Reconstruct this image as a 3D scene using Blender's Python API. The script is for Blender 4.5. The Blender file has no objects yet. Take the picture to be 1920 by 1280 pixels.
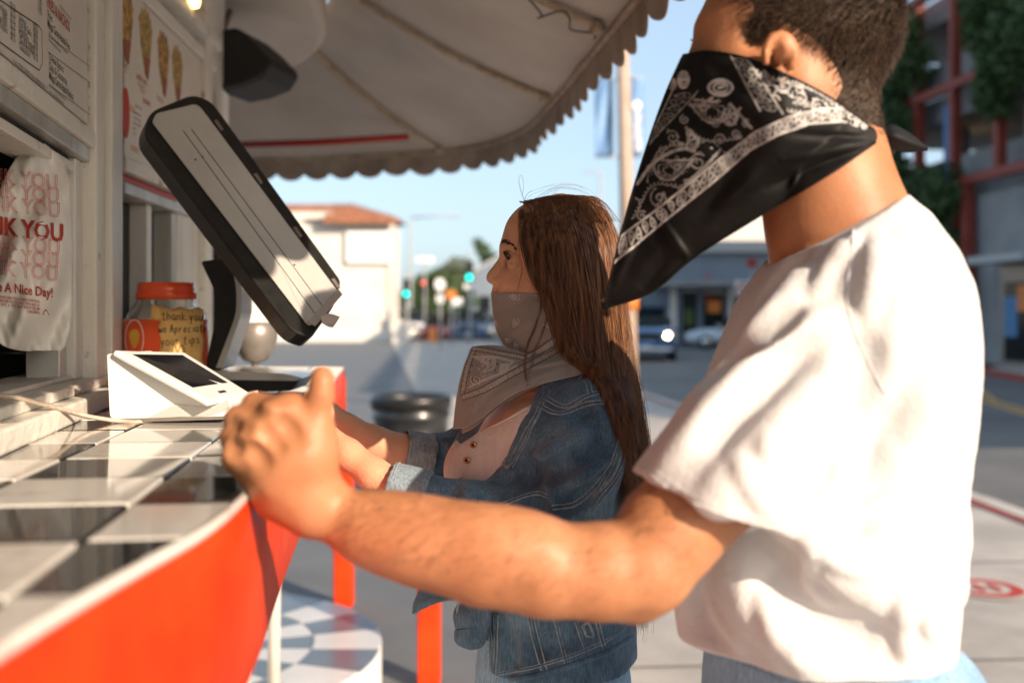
import bpy, math, random
import numpy as np
import openvdb
R = math.radians
rng = np.random.default_rng(7)
random.seed(7)
sc = bpy.context.scene
COL = sc.collection
FPX = 1867.0; HOR = 590.0; CAMZ = 1.40

# ------------------------------------------------------------------ camera
cam_d = bpy.data.cameras.new('camera'); cam = bpy.data.objects.new('camera', cam_d); COL.objects.link(cam)
cam.location = (0, 0, CAMZ); cam.rotation_euler = (R(90), 0, 0)
cam_d.sensor_width = 36; cam_d.lens = 36 * FPX / 1920; cam_d.shift_y = -50 / 1920
cam_d.clip_start = 0.05; cam_d.clip_end = 3000
cam_d.dof.use_dof = True; cam_d.dof.focus_distance = 1.42; cam_d.dof.aperture_fstop = 2.8
sc.camera = cam
# ------------------------------------------------------------------ world, sun, exposure
SUN_AZ = math.atan2(0.68, -0.73)      # measured from +Y towards +X
SUN_EL = R(23)
w = bpy.data.worlds.new('World'); sc.world = w; w.use_nodes = True
nt = w.node_tree; sky = nt.nodes.new('ShaderNodeTexSky'); sky.sky_type = 'NISHITA'; sky.sun_disc = False
sky.sun_elevation = SUN_EL; sky.sun_rotation = SUN_AZ; sky.air_density = 1.0; sky.dust_density = 2.2; sky.ozone_density = 1.3
bg = nt.nodes['Background']; mxs = nt.nodes.new('ShaderNodeMixRGB'); mxs.inputs[0].default_value = .72; mxs.inputs[2].default_value = (1.28, 1.66, 2.04, 1); nt.links.new(sky.outputs[0], mxs.inputs[1]); nt.links.new(mxs.outputs[0], bg.inputs[0]); bg.inputs[1].default_value = 0.15
sd = bpy.data.lights.new('sun', 'SUN'); sun = bpy.data.objects.new('sun', sd); COL.objects.link(sun)
sd.energy = 3.0; sd.angle = R(0.5); sd.color = (1.0, 0.80, 0.60)
from mathutils import Vector, Matrix
sdir = Vector((math.sin(SUN_AZ) * math.cos(SUN_EL), math.cos(SUN_AZ) * math.cos(SUN_EL), math.sin(SUN_EL)))
sun.rotation_euler = sdir.to_track_quat('Z', 'Y').to_euler(); sun.location = (6, -8, 8)
sc.view_settings.view_transform = 'Standard'; sc.view_settings.look = 'None'
sc.view_settings.exposure = 1.36; sc.view_settings.gamma = 1.0; sc.view_settings.use_curve_mapping = False
sc.render.engine = 'CYCLES'
sc.cycles.max_bounces = 8; sc.cycles.transparent_max_bounces = 8

# ------------------------------------------------------------------ helpers
def P(px, py, d):
    return np.array([(px - 960) / FPX * d, d, CAMZ - (py - HOR) / FPX * d])
def PL(l): return np.array([P(*q) for q in l])
def G(px, py):                        # point of the ground seen at a pixel
    d = CAMZ * FPX / (py - HOR); return np.array([(px - 960) / FPX * d, d, 0.0])

def tag(o, label=None, cat=None, group=None, kind=None):
    if label: o['label'] = label
    if cat: o['category'] = cat
    if group: o['group'] = group
    if kind: o['kind'] = kind
    return o
def empty(name, loc, label, cat, group=None):
    o = bpy.data.objects.new(name, None); COL.objects.link(o); o.location = [float(v) for v in loc]
    o.empty_display_size = 0.1
    return tag(o, label, cat, group)
def mk(name, V, F, mat, parent=None, smooth=True, base=True, mats=None, fmi=None):
    V = np.asarray(V, float); me = bpy.data.meshes.new(name)
    if parent is not None:
        p, off = parent, np.zeros(3)
        while p is not None: off = off + np.array(p.location); p = p.parent
        V2 = V - off; loc = (0, 0, 0)
    else:
        lo, hi = V.min(0), V.max(0); loc = np.array([(lo[0] + hi[0]) / 2, (lo[1] + hi[1]) / 2, lo[2]]); V2 = V - loc
    if isinstance(F, np.ndarray) and F.ndim == 2:
        n = F.shape[1]; me.vertices.add(len(V2)); me.vertices.foreach_set('co', V2.astype(np.float32).ravel())
        me.loops.add(F.size); me.loops.foreach_set('vertex_index', F.astype(np.int32).ravel())
        me.polygons.add(len(F)); me.polygons.foreach_set('loop_start', (np.arange(len(F)) * n).astype(np.int32))
        me.update(calc_edges=True)
    else:
        me.from_pydata([tuple(v) for v in V2], [], [tuple(int(i) for i in f) for f in F]); me.update()
    if smooth: me.polygons.foreach_set('use_smooth', [True] * len(me.polygons))
    for m in (mats or [mat]):
        if m is not None: me.materials.append(m)
    if fmi is not None: me.polygons.foreach_set('material_index', fmi)
    o = bpy.data.objects.new(name, me); COL.objects.link(o); o.location = [float(v) for v in loc]
    if parent is not None: o.parent = parent
    return o
def bevel(o, wd=0.002, seg=2):
    m = o.modifiers.new('bevel', 'BEVEL'); m.width = wd; m.segments = seg; m.limit_method = 'ANGLE'; m.angle_limit = R(40)
    o.data.polygons.foreach_set('use_smooth', [False] * len(o.data.polygons))
    return o
class MB:                              # collects shapes for ONE mesh
    def __init__(s): s.V = []; s.F = []; s.n = 0
    def add(s, V, F):
        V = np.asarray(V, float)
        s.V.append(V); s.F += [tuple(int(i) + s.n for i in f) for f in F]; s.n += len(V); return s
    def hexa(s, c):                    # 8 corners: bottom 4 ccw, top 4 ccw
        return s.add(c, [(3, 2, 1, 0), (4, 5, 6, 7), (0, 1, 5, 4), (1, 2, 6, 5), (2, 3, 7, 6), (3, 0, 4, 7)])
    def box(s, lo, hi, M=None):
        x0, y0, z0 = lo; x1, y1, z1 = hi
        c = np.array([(x0, y0, z0), (x1, y0, z0), (x1, y1, z0), (x0, y1, z0), (x0, y0, z1), (x1, y0, z1), (x1, y1, z1), (x0, y1, z1)])
        if M is not None: c = np.array([M(q) for q in c])
        return s.hexa(c)
    def tube(s, pts, r, n=8, cap=True):
        V, F = tube_geo(pts, r, n, cap); return s.add(V, F)
    def build(s, name, mat, parent=None, smooth=False): return mk(name, np.concatenate(s.V), s.F, mat, parent, smooth)
def tube_geo(pts, r, n=8, cap=True):
    pts = np.asarray(pts, float); K = len(pts); r = np.broadcast_to(np.asarray(r, float), (K,))
    T = np.gradient(pts, axis=0); T /= np.linalg.norm(T, axis=1)[:, None] + 1e-12
    ref = np.array([0, 0, 1.0]) if abs(T[0][2]) < 0.9 else np.array([1.0, 0, 0])
    a = np.cross(T[0], ref); a /= np.linalg.norm(a); V = []
    for k in range(K):
        a = a - T[k] * np.dot(a, T[k]); a /= np.linalg.norm(a) + 1e-12; b = np.cross(T[k], a)
        for j in range(n):
            t = 2 * math.pi * j / n; V.append(pts[k] + r[k] * (math.cos(t) * a + math.sin(t) * b))
    F = [(k * n + j, k * n + (j + 1) % n, (k + 1) * n + (j + 1) % n, (k + 1) * n + j) for k in range(K - 1) for j in range(n)]
    if cap: F += [tuple(range(n - 1, -1, -1)), tuple((K - 1) * n + j for j in range(n))]
    return np.array(V), F
def lathe_geo(prof, c, n=32):
    V = []; F = []; K = len(prof)
    for r, z in prof:
        for j in range(n): V.append((c[0] + r * math.cos(2 * math.pi * j / n), c[1] + r * math.sin(2 * math.pi * j / n), c[2] + z))
    for k in range(K - 1):
        for j in range(n): F.append((k * n + j, k * n + (j + 1) % n, (k + 1) * n + (j + 1) % n, (k + 1) * n + j))
    F.append(tuple(range(n - 1, -1, -1))); F.append(tuple((K - 1) * n + j for j in range(n)))
    return np.array(V), F
def prism_geo(poly, ext):              # poly: (n,3) planar, ext: vector
    poly = np.asarray(poly, float); n = len(poly); V = np.concatenate([poly, poly + np.asarray(ext, float)])
    return V, [tuple(range(n)), tuple(range(2 * n - 1, n - 1, -1))] + [(j, j + n, (j + 1) % n + n, (j + 1) % n) for j in range(n)]
def cr(ctrl, n):                       # Catmull-Rom resample along axis 0
    c = np.asarray(ctrl, float); m = len(c); c = np.concatenate([[2 * c[0] - c[1]], c, [2 * c[-1] - c[-2]]])
    t = np.linspace(0, m - 1, n); i = np.minimum(t.astype(int), m - 2); f = (t - i).reshape((-1,) + (1,) * (c.ndim - 1))
    p0, p1, p2, p3 = c[i], c[i + 1], c[i + 2], c[i + 3]
    return 0.5 * (2 * p1 + (p2 - p0) * f + (2 * p0 - 5 * p1 + 4 * p2 - p3) * f ** 2 + (3 * p1 - p0 - 3 * p2 + p3) * f ** 3)
def patch(ctrl, nv, nu):               # ctrl (rows, cols, k)
    a = cr(np.asarray(ctrl, float), nv); return cr(a.transpose(1, 0, 2), nu).transpose(1, 0, 2)
def gridF(nv, nu):
    i = np.arange(nv - 1)[:, None] * nu + np.arange(nu - 1)[None, :]
    return np.stack([i, i + 1, i + nu + 1, i + nu], -1).reshape(-1, 4)
def gnorm(Vg):
    du = np.gradient(Vg, axis=1); dv = np.gradient(Vg, axis=0); n = np.cross(du, dv); return n / (np.linalg.norm(n, axis=2)[..., None] + 1e-12)
def sheet(name, Vg, mat, parent, thick=0.0012, col=None, flip=False):
    nv, nu = Vg.shape[:2]; N = gnorm(Vg) * (-1 if flip else 1); V = np.concatenate([Vg.reshape(-1, 3), (Vg - N * thick).reshape(-1, 3)])
    F = gridF(nv, nu); n = nv * nu; F2 = F[:, ::-1] + n
    bd = np.concatenate([np.arange(nu), np.arange(2 * nu - 1, n, nu), np.arange(n - 2, n - nu - 1, -1), np.arange(n - 2 * nu, 0, -nu)])
    b2 = np.roll(bd, -1); F3 = np.stack([b2, bd, bd + n, b2 + n], -1)
    o = mk(name, V, np.concatenate([F, F2, F3]), mat, parent)
    if col is not None:
        ca = o.data.color_attributes.new('Col', 'FLOAT_COLOR', 'POINT')
        c = np.ones((2 * n, 4), np.float32); c[:n, :3] = col.reshape(-1, 3); c[n:, :3] = col.reshape(-1, 3) * 0.7
        ca.data.foreach_set('color', c.ravel())
    return o
_noise_tab = rng.random((64, 64, 64)).astype(np.float32)
def noise3(p, s):                      # value noise, -1..1
    q = np.asarray(p) * s; i = np.floor(q).astype(int); f = q - i; f = f * f * (3 - 2 * f); o = 0
    for a in (0, 1):
        for b in (0, 1):
            for c in (0, 1):
                wgt = (f[..., 0] if a else 1 - f[..., 0]) * (f[..., 1] if b else 1 - f[..., 1]) * (f[..., 2] if c else 1 - f[..., 2])
                o = o + wgt * _noise_tab[(i[..., 0] + a) & 63, (i[..., 1] + b) & 63, (i[..., 2] + c) & 63]
    return o * 2 - 1

# ------------------------------------------------------------------ materials
def mat(name, c1, c2=None, scale=8.0, rough=0.6, metal=0.0, bump=0.0, bscale=None, spec=0.5, stretch=(1, 1, 1), detail=5, sss=0.0, emit=None, alpha=1.0, trans=0.0, coat=0.0, vcol=False, ramp=(0.35, 0.65), sssc=(1, .35, .2), sheen=0, ior=1.45, rvar=0.0):
    m = bpy.data.materials.new(name); m.use_nodes = True; n = m.node_tree; b = n.nodes['Principled BSDF']; L = n.links.new
    b.inputs['Base Color'].default_value = (*c1, 1); b.inputs['Roughness'].default_value = rough; b.inputs['Metallic'].default_value = metal
    b.inputs['Specular IOR Level'].default_value = spec; b.inputs['IOR'].default_value = ior
    tc = n.nodes.new('ShaderNodeTexCoord'); mp = n.nodes.new('ShaderNodeMapping'); mp.inputs['Scale'].default_value = stretch
    L(tc.outputs['Object'], mp.inputs['Vector'])
    if c2 is not None:
        nz = n.nodes.new('ShaderNodeTexNoise'); nz.inputs['Scale'].default_value = scale; nz.inputs['Detail'].default_value = detail
        nz.inputs['Roughness'].default_value = 0.62
        rp = n.nodes.new('ShaderNodeValToRGB'); rp.color_ramp.elements[0].position = ramp[0]; rp.color_ramp.elements[1].position = ramp[1]
        rp.color_ramp.elements[0].color = (*c1, 1); rp.color_ramp.elements[1].color = (*c2, 1)
        L(mp.outputs[0], nz.inputs['Vector']); L(nz.outputs['Fac'], rp.inputs[0]); L(rp.outputs[0], b.inputs['Base Color'])
        if rvar:
            mr = n.nodes.new('ShaderNodeMapRange'); mr.inputs['To Min'].default_value = rough - rvar; mr.inputs['To Max'].default_value = rough + rvar
            L(nz.outputs['Fac'], mr.inputs['Value']); L(mr.outputs[0], b.inputs['Roughness'])
    if vcol:
        at = n.nodes.new('ShaderNodeVertexColor'); at.layer_name = 'Col'; L(at.outputs['Color'], b.inputs['Base Color'])
    if bump:
        n2 = n.nodes.new('ShaderNodeTexNoise'); n2.inputs['Scale'].default_value = bscale or scale * 4; n2.inputs['Detail'].default_value = 6
        L(mp.outputs[0], n2.inputs['Vector']); bp = n.nodes.new('ShaderNodeBump'); bp.inputs['Strength'].default_value = bump; bp.inputs['Distance'].default_value = 0.01
        L(n2.outputs['Fac'], bp.inputs['Height']); L(bp.outputs[0], b.inputs['Normal'])
    if sss: b.inputs['Subsurface Weight'].default_value = sss; b.inputs['Subsurface Radius'].default_value = sssc; b.inputs['Subsurface Scale'].default_value = 0.008
    if emit: b.inputs['Emission Color'].default_value = (*emit[0], 1); b.inputs['Emission Strength'].default_value = emit[1]
    if trans: b.inputs['Transmission Weight'].default_value = trans
    if coat: b.inputs['Coat Weight'].default_value = coat; b.inputs['Coat Roughness'].default_value = 0.06
    if sheen: b.inputs['Sheen Weight'].default_value = sheen
    b.inputs['Alpha'].default_value = alpha
    return m
M = {}
M['white_paint'] = mat('white_paint', (.68, .66, .62), (.48, .43, .37), 14, .45, bump=.15, bscale=60, stretch=(1, 1, .25), ramp=(.5, .85))
M['white_worn'] = mat('white_worn', (.70, .67, .61), (.32, .22, .15), 22, .5, bump=.4, bscale=50, ramp=(.62, .72))
M['alu'] = mat('alu', (.62, .62, .60), (.42, .40, .37), 10, .38, .35, bump=.1, stretch=(1, 1, .1))
M['board'] = mat('board', (.70, .66, .60), (.62, .57, .51), 5, .45)
M['board_tan'] = mat('board_tan', (.66, .59, .50), (.60, .52, .44), 5, .45)
M['ink'] = mat('ink', (.035, .03, .028), rough=.5)
M['ink_red'] = mat('ink_red', (.42, .045, .03), rough=.5)
M['ink_orange'] = mat('ink_orange', (.65, .2, .04), rough=.5)
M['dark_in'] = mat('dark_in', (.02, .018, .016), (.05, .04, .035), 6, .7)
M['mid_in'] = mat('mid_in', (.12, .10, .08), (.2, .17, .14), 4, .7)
M['tile_white'] = mat('tile_white', (.66, .64, .61), (.42, .36, .30), 22, .09, coat=.35, bump=.03, bscale=12, ramp=(.56, .78), rvar=.05)
M['tile_black'] = mat('tile_black', (.018, .018, .018), (.03, .03, .03), 9, .08, coat=.5, bump=.02, bscale=12)
M['grout'] = mat('grout', (.16, .115, .085), (.12, .09, .07), 40, .8)
M['orange'] = mat('orange', (.72, .056, .007), (.55, .032, .006), 7, .5, spec=.2, rvar=.1)
M['red_plastic'] = mat('red_plastic', (.85, .10, .025), rough=.28, coat=.3, sss=.05)
M['canvas'] = mat('canvas', (.60, .54, .48), (.47, .41, .36), 3.2, .8, bump=.25, bscale=26, ramp=(.3, .75))
M['valance'] = mat('valance', (.44, .36, .29), (.30, .23, .18), 9, .85, bump=.2, bscale=60)
M['rib'] = mat('rib', (.50, .40, .30), (.22, .14, .09), 26, .7, bump=.3, bscale=80, ramp=(.45, .8))
M['blk_pl'] = mat('blk_pl', (.012, .012, .012), (.02, .02, .02), 30, .34, bump=.03, bscale=300)
M['blk_matte'] = mat('blk_matte', (.014, .013, .013), rough=.6)
M['screen'] = mat('screen', (.01, .01, .012), rough=.06, coat=.5)
M['shell'] = mat('shell', (.62, .61, .59), (.52, .51, .49), 5, .18, .2, bump=.03, bscale=120, rvar=.06)
M['grey_metal'] = mat('grey_metal', (.30, .275, .25), (.22, .20, .18), 12, .38, .4)
M['wh_pl'] = mat('wh_pl', (.80, .80, .79), (.76, .75, .73), 6, .22, coat=.2)
M['wh_wire'] = mat('wh_wire', (.62, .55, .46), (.45, .35, .27), 60, .5)
M['paper'] = mat('paper', (.80, .50, .17), (.72, .42, .13), 30, .7, bump=.3, bscale=60)
M['jar'] = mat('jar', (.92, .90, .86), rough=.06, trans=.92, ior=1.2)
M['jar_in'] = mat('jar_in', (.40, .20, .12), (.18, .3, .2), 26, .7)
M['bag'] = mat('bag', (.76, .74, .71), (.70, .67, .63), 10, .34, bump=.2, bscale=22, sss=.1, sssc=(.5, .5, .5))
M['asphalt_lot'] = mat('asphalt_lot', (.115, .125, .135), (.165, .17, .175), 1.6, .8, bump=.4, bscale=90, ramp=(.3, .7))
M['asphalt'] = mat('asphalt', (.10, .10, .10), (.16, .155, .15), .5, .75, bump=.4, bscale=60)
M['concrete'] = mat('concrete', (.47, .43, .385), (.31, .28, .25), 1.3, .85, bump=.3, bscale=60)
M['kerb'] = mat('kerb', (.50, .46, .41), (.40, .36, .32), 3, .8, bump=.3)
M['red_curb'] = mat('red_curb', (.36, .05, .04), (.26, .07, .055), 4, .7)
M['yellow_line'] = mat('yellow_line', (.60, .33, .08), (.45, .27, .09), 5, .7)
M['earth'] = mat('earth', (.26, .24, .21), (.20, .18, .15), .05, .9)
M['skin_m'] = mat('skin_m', (.47, .215, .108), (.35, .14, .064), 16, .48, bump=.08, bscale=260, sss=.18, spec=.4, ramp=(.35, .75))
M['skin_w'] = mat('skin_w', (.70, .38, .24), (.60, .29, .17), 16, .5, bump=.16, bscale=260, sss=.15, spec=.35, ramp=(.35, .75))
M['tee'] = mat('tee', (.64, .64, .65), (.60, .595, .60), 5, .9, bump=.18, bscale=240, sheen=.2)
M['rib_top'] = mat('rib_top', (.74, .64, .57), (.69, .58, .51), 120, .85, bump=.35, bscale=260, stretch=(1, 1, .12))
def denim(name, dark, light, s=1.0):
    m = mat(name, dark, light, 9 * s, .85, bump=.0, ramp=(.32, .74), detail=8, sheen=.15)
    n = m.node_tree; L = n.links.new; b = n.nodes['Principled BSDF']; tc = [q for q in n.nodes if q.type == 'TEX_COORD'][0]
    w1 = n.nodes.new('ShaderNodeTexNoise'); w1.inputs['Scale'].default_value = 420; w1.inputs['Detail'].default_value = 2
    mp = n.nodes.new('ShaderNodeMapping'); mp.inputs['Scale'].default_value = (1, 1, .18); mp.inputs['Rotation'].default_value = (0, R(20), 0)
    L(tc.outputs['Object'], mp.inputs['Vector']); L(mp.outputs[0], w1.inputs['Vector'])
    mx = n.nodes.new('ShaderNodeMixRGB'); mx.blend_type = 'OVERLAY'; mx.inputs[0].default_value = .75
    old = b.inputs['Base Color'].links[0].from_socket; L(old, mx.inputs[1]); L(w1.outputs['Fac'], mx.inputs[2]); L(mx.outputs[0], b.inputs['Base Color'])
    bp = n.nodes.new('ShaderNodeBump'); bp.inputs['Strength'].default_value = .35; bp.inputs['Distance'].default_value = .002
    L(w1.outputs['Fac'], bp.inputs['Height']); L(bp.outputs[0], b.inputs['Normal'])
    return m
M['denim'] = denim('denim', (.020, .058, .11), (.17, .29, .39))
M['denim_lt'] = denim('denim_lt', (.16, .22, .27), (.26, .33, .38))
M['denim_seam'] = denim('denim_seam', (.14, .20, .26), (.40, .43, .44), 3)
M['denim_dk'] = denim('denim_dk', (.012, .024, .04), (.03, .05, .075))
M['jeans'] = denim('jeans', (.14, .27, .44), (.30, .46, .62))
M['jeans_far'] = denim('jeans_far', (.16, .24, .33), (.30, .40, .48))
M['copper'] = mat('copper', (.55, .30, .17), rough=.35, metal=.8)
M['shoe'] = mat('shoe', (.06, .06, .06), rough=.6)
M['hair_m'] = mat('hair_m', (.030, .018, .012), (.075, .044, .027), 60, .45, spec=.4)
M['hair_m_base'] = mat('hair_m_base', (.028, .017, .011), (.06, .035, .02), 130, .7, bump=.4, bscale=260)
M['hair_w'] = mat('hair_w', (.055, .024, .012), (.34, .155, .07), 150, .34, spec=.6, stretch=(1, 1, .05), detail=3, ramp=(.34, .70))
M['hair_w_base'] = mat('hair_w_base', (.03, .013, .007), (.06, .026, .013), 120, .5, bump=.5, bscale=200, stretch=(1, 1, .08))
M['brow'] = mat('brow', (.02, .012, .008), rough=.7)
M['eye_white'] = mat('eye_white', (.80, .77, .75), rough=.15, coat=.5)
M['iris'] = mat('iris', (.045, .03, .015), rough=.1, coat=.6)
M['cloth_print'] = mat('cloth_print', (1, 1, 1), rough=.62, vcol=True, bump=.05, bscale=500, sheen=0, spec=.3)
M['cloth_black'] = mat('cloth_black', (.006, .0055, .0055), rough=.65, spec=.3)
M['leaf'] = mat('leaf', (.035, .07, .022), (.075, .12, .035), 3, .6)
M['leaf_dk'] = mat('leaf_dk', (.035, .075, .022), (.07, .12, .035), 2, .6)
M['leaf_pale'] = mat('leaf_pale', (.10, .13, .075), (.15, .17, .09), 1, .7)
M['bark'] = mat('bark', (.13, .09, .06), (.2, .14, .09), 8, .9)
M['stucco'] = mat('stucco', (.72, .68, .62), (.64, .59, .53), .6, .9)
M['stucco_shaded'] = mat('stucco_shaded', (.19, .235, .29), (.16, .20, .25), .5, .9)  # base colour darkened to blue grey to stand for the shade on these fronts
M['roof_tile'] = mat('roof_tile', (.38, .16, .08), (.26, .11, .06), 2, .8)
M['sign_white'] = mat('sign_white', (.85, .84, .82), rough=.5)
M['steel_red'] = mat('steel_red', (.26, .045, .028), (.20, .035, .022), 3, .6)
M['steel_blue'] = mat('steel_blue', (.06, .19, .38), rough=.5)
M['conc_bld'] = mat('conc_bld', (.30, .305, .31), (.21, .215, .22), .7, .9)
M['glass_dk'] = mat('glass_dk', (.012, .016, .016), rough=.12, spec=.25)
M['wood_pole'] = mat('wood_pole', (.46, .36, .29), (.36, .27, .21), 3, .8)
M['grey_pole'] = mat('grey_pole', (.36, .38, .39), rough=.5)
M['banner_blue'] = mat('banner_blue', (.13, .27, .50), (.20, .34, .56), 1, .7)
M['banner_navy'] = mat('banner_navy', (.04, .09, .16), rough=.7)
M['sig_green'] = mat('sig_green', (.0, .4, .3), emit=((0, .75, .62), 1.6))
M['sig_red'] = mat('sig_red', (.5, .05, .03), emit=((1, .12, .06), 1.0))
M['lamp_warm'] = mat('lamp_warm', (1, .8, .5), emit=((1, .70, .36), 9))
M['lamp_yellow'] = mat('lamp_yellow', (1, .8, .4), emit=((1, .62, .2), 2.2))
M['tail'] = mat('tail', (.4, .02, .02), rough=.3)
M['tyre'] = mat('tyre', (.02, .02, .02), rough=.8)
M['chrome'] = mat('chrome', (.7, .7, .7), rough=.2, metal=.8)
def paint(n, c): M[n] = mat(n, c, rough=.25, coat=.7, metal=.2)
paint('car_blue', (.05, .15, .32)); paint('car_navy', (.06, .12, .22)); paint('car_silver', (.45, .50, .54)); paint('car_white', (.75, .75, .74)); paint('car_red', (.25, .03, .02)); paint('car_black', (.02, .02, .025))
M['bin_black'] = mat('bin_black', (.014, .015, .017), (.03, .03, .032), 6, .3, coat=.3)
M['gold'] = mat('gold', (.7, .42, .06), rough=.5)
M['food'] = mat('food', (.58, .33, .10), (.16, .10, .04), 70, .6, ramp=(.4, .6))
M['food2'] = mat('food2', (.55, .34, .12), (.20, .17, .06), 80, .6, ramp=(.4, .6))
M['cone_red'] = mat('cone_red', (.30, .10, .06), rough=.6)
M['red_trim'] = mat('red_trim', (.42, .025, .015), rough=.4)

# ------------------------------------------------------------------ text
_tc = {}
def text_geo(s, bold=0.0):
    k = (s, bold)
    if k not in _tc:
        c = bpy.data.curves.new('t', 'FONT'); c.body = s; c.size = 1; c.resolution_u = 2; c.offset = bold
        o = bpy.data.objects.new('t', c); me = bpy.data.meshes.new_from_object(o)
        V = np.array([v.co[:] for v in me.vertices]) if len(me.vertices) else np.zeros((0, 3)); F = [tuple(p.vertices) for p in me.polygons]
        bpy.data.objects.remove(o); bpy.data.curves.remove(c); bpy.data.meshes.remove(me); _tc[k] = (V, F)
    return _tc[k]
class Letter:                          # flat print mapped on a surface by fn(x, y) -> 3D
    def __init__(s, fn): s.fn = fn; s.mb = MB()
    def text(s, t, x, y, size, sx=1.0, bold=0.0, align='L', rot=0.0):
        V, F = text_geo(t, bold)
        if not len(V): return s
        X = V[:, 0] * size * sx; Y = V[:, 1] * size; wd = X.max()
        if align == 'R': X = X - wd
        if align == 'C': X = X - wd / 2
        c, q = math.cos(rot), math.sin(rot)
        s.mb.add(np.array([s.fn(x + c * a - q * b, y + q * a + c * b) for a, b in zip(X, Y)]), F); return s
    def rect(s, x0, y0, x1, y1):
        s.mb.add(np.array([s.fn(x0, y0), s.fn(x1, y0), s.fn(x1, y1), s.fn(x0, y1)]), [(0, 1, 2, 3)]); return s
    def line(s, pts, wd):
        pts = np.asarray(pts, float); T = np.gradient(pts, axis=0); T /= np.linalg.norm(T, axis=1)[:, None] + 1e-9; n = np.stack([-T[:, 1], T[:, 0]], 1) * wd / 2
        V = np.concatenate([pts + n, pts - n]); k = len(pts)
        s.mb.add(np.array([s.fn(a, b) for a, b in V]), [(i, i + 1, i + 1 + k, i + k) for i in range(k - 1)]); return s
    def poly(s, pts): s.mb.add(np.array([s.fn(a, b) for a, b in pts]), [tuple(range(len(pts)))]); return s
    def build(s, name, m, parent): return s.mb.build(name, m, parent)

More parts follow.
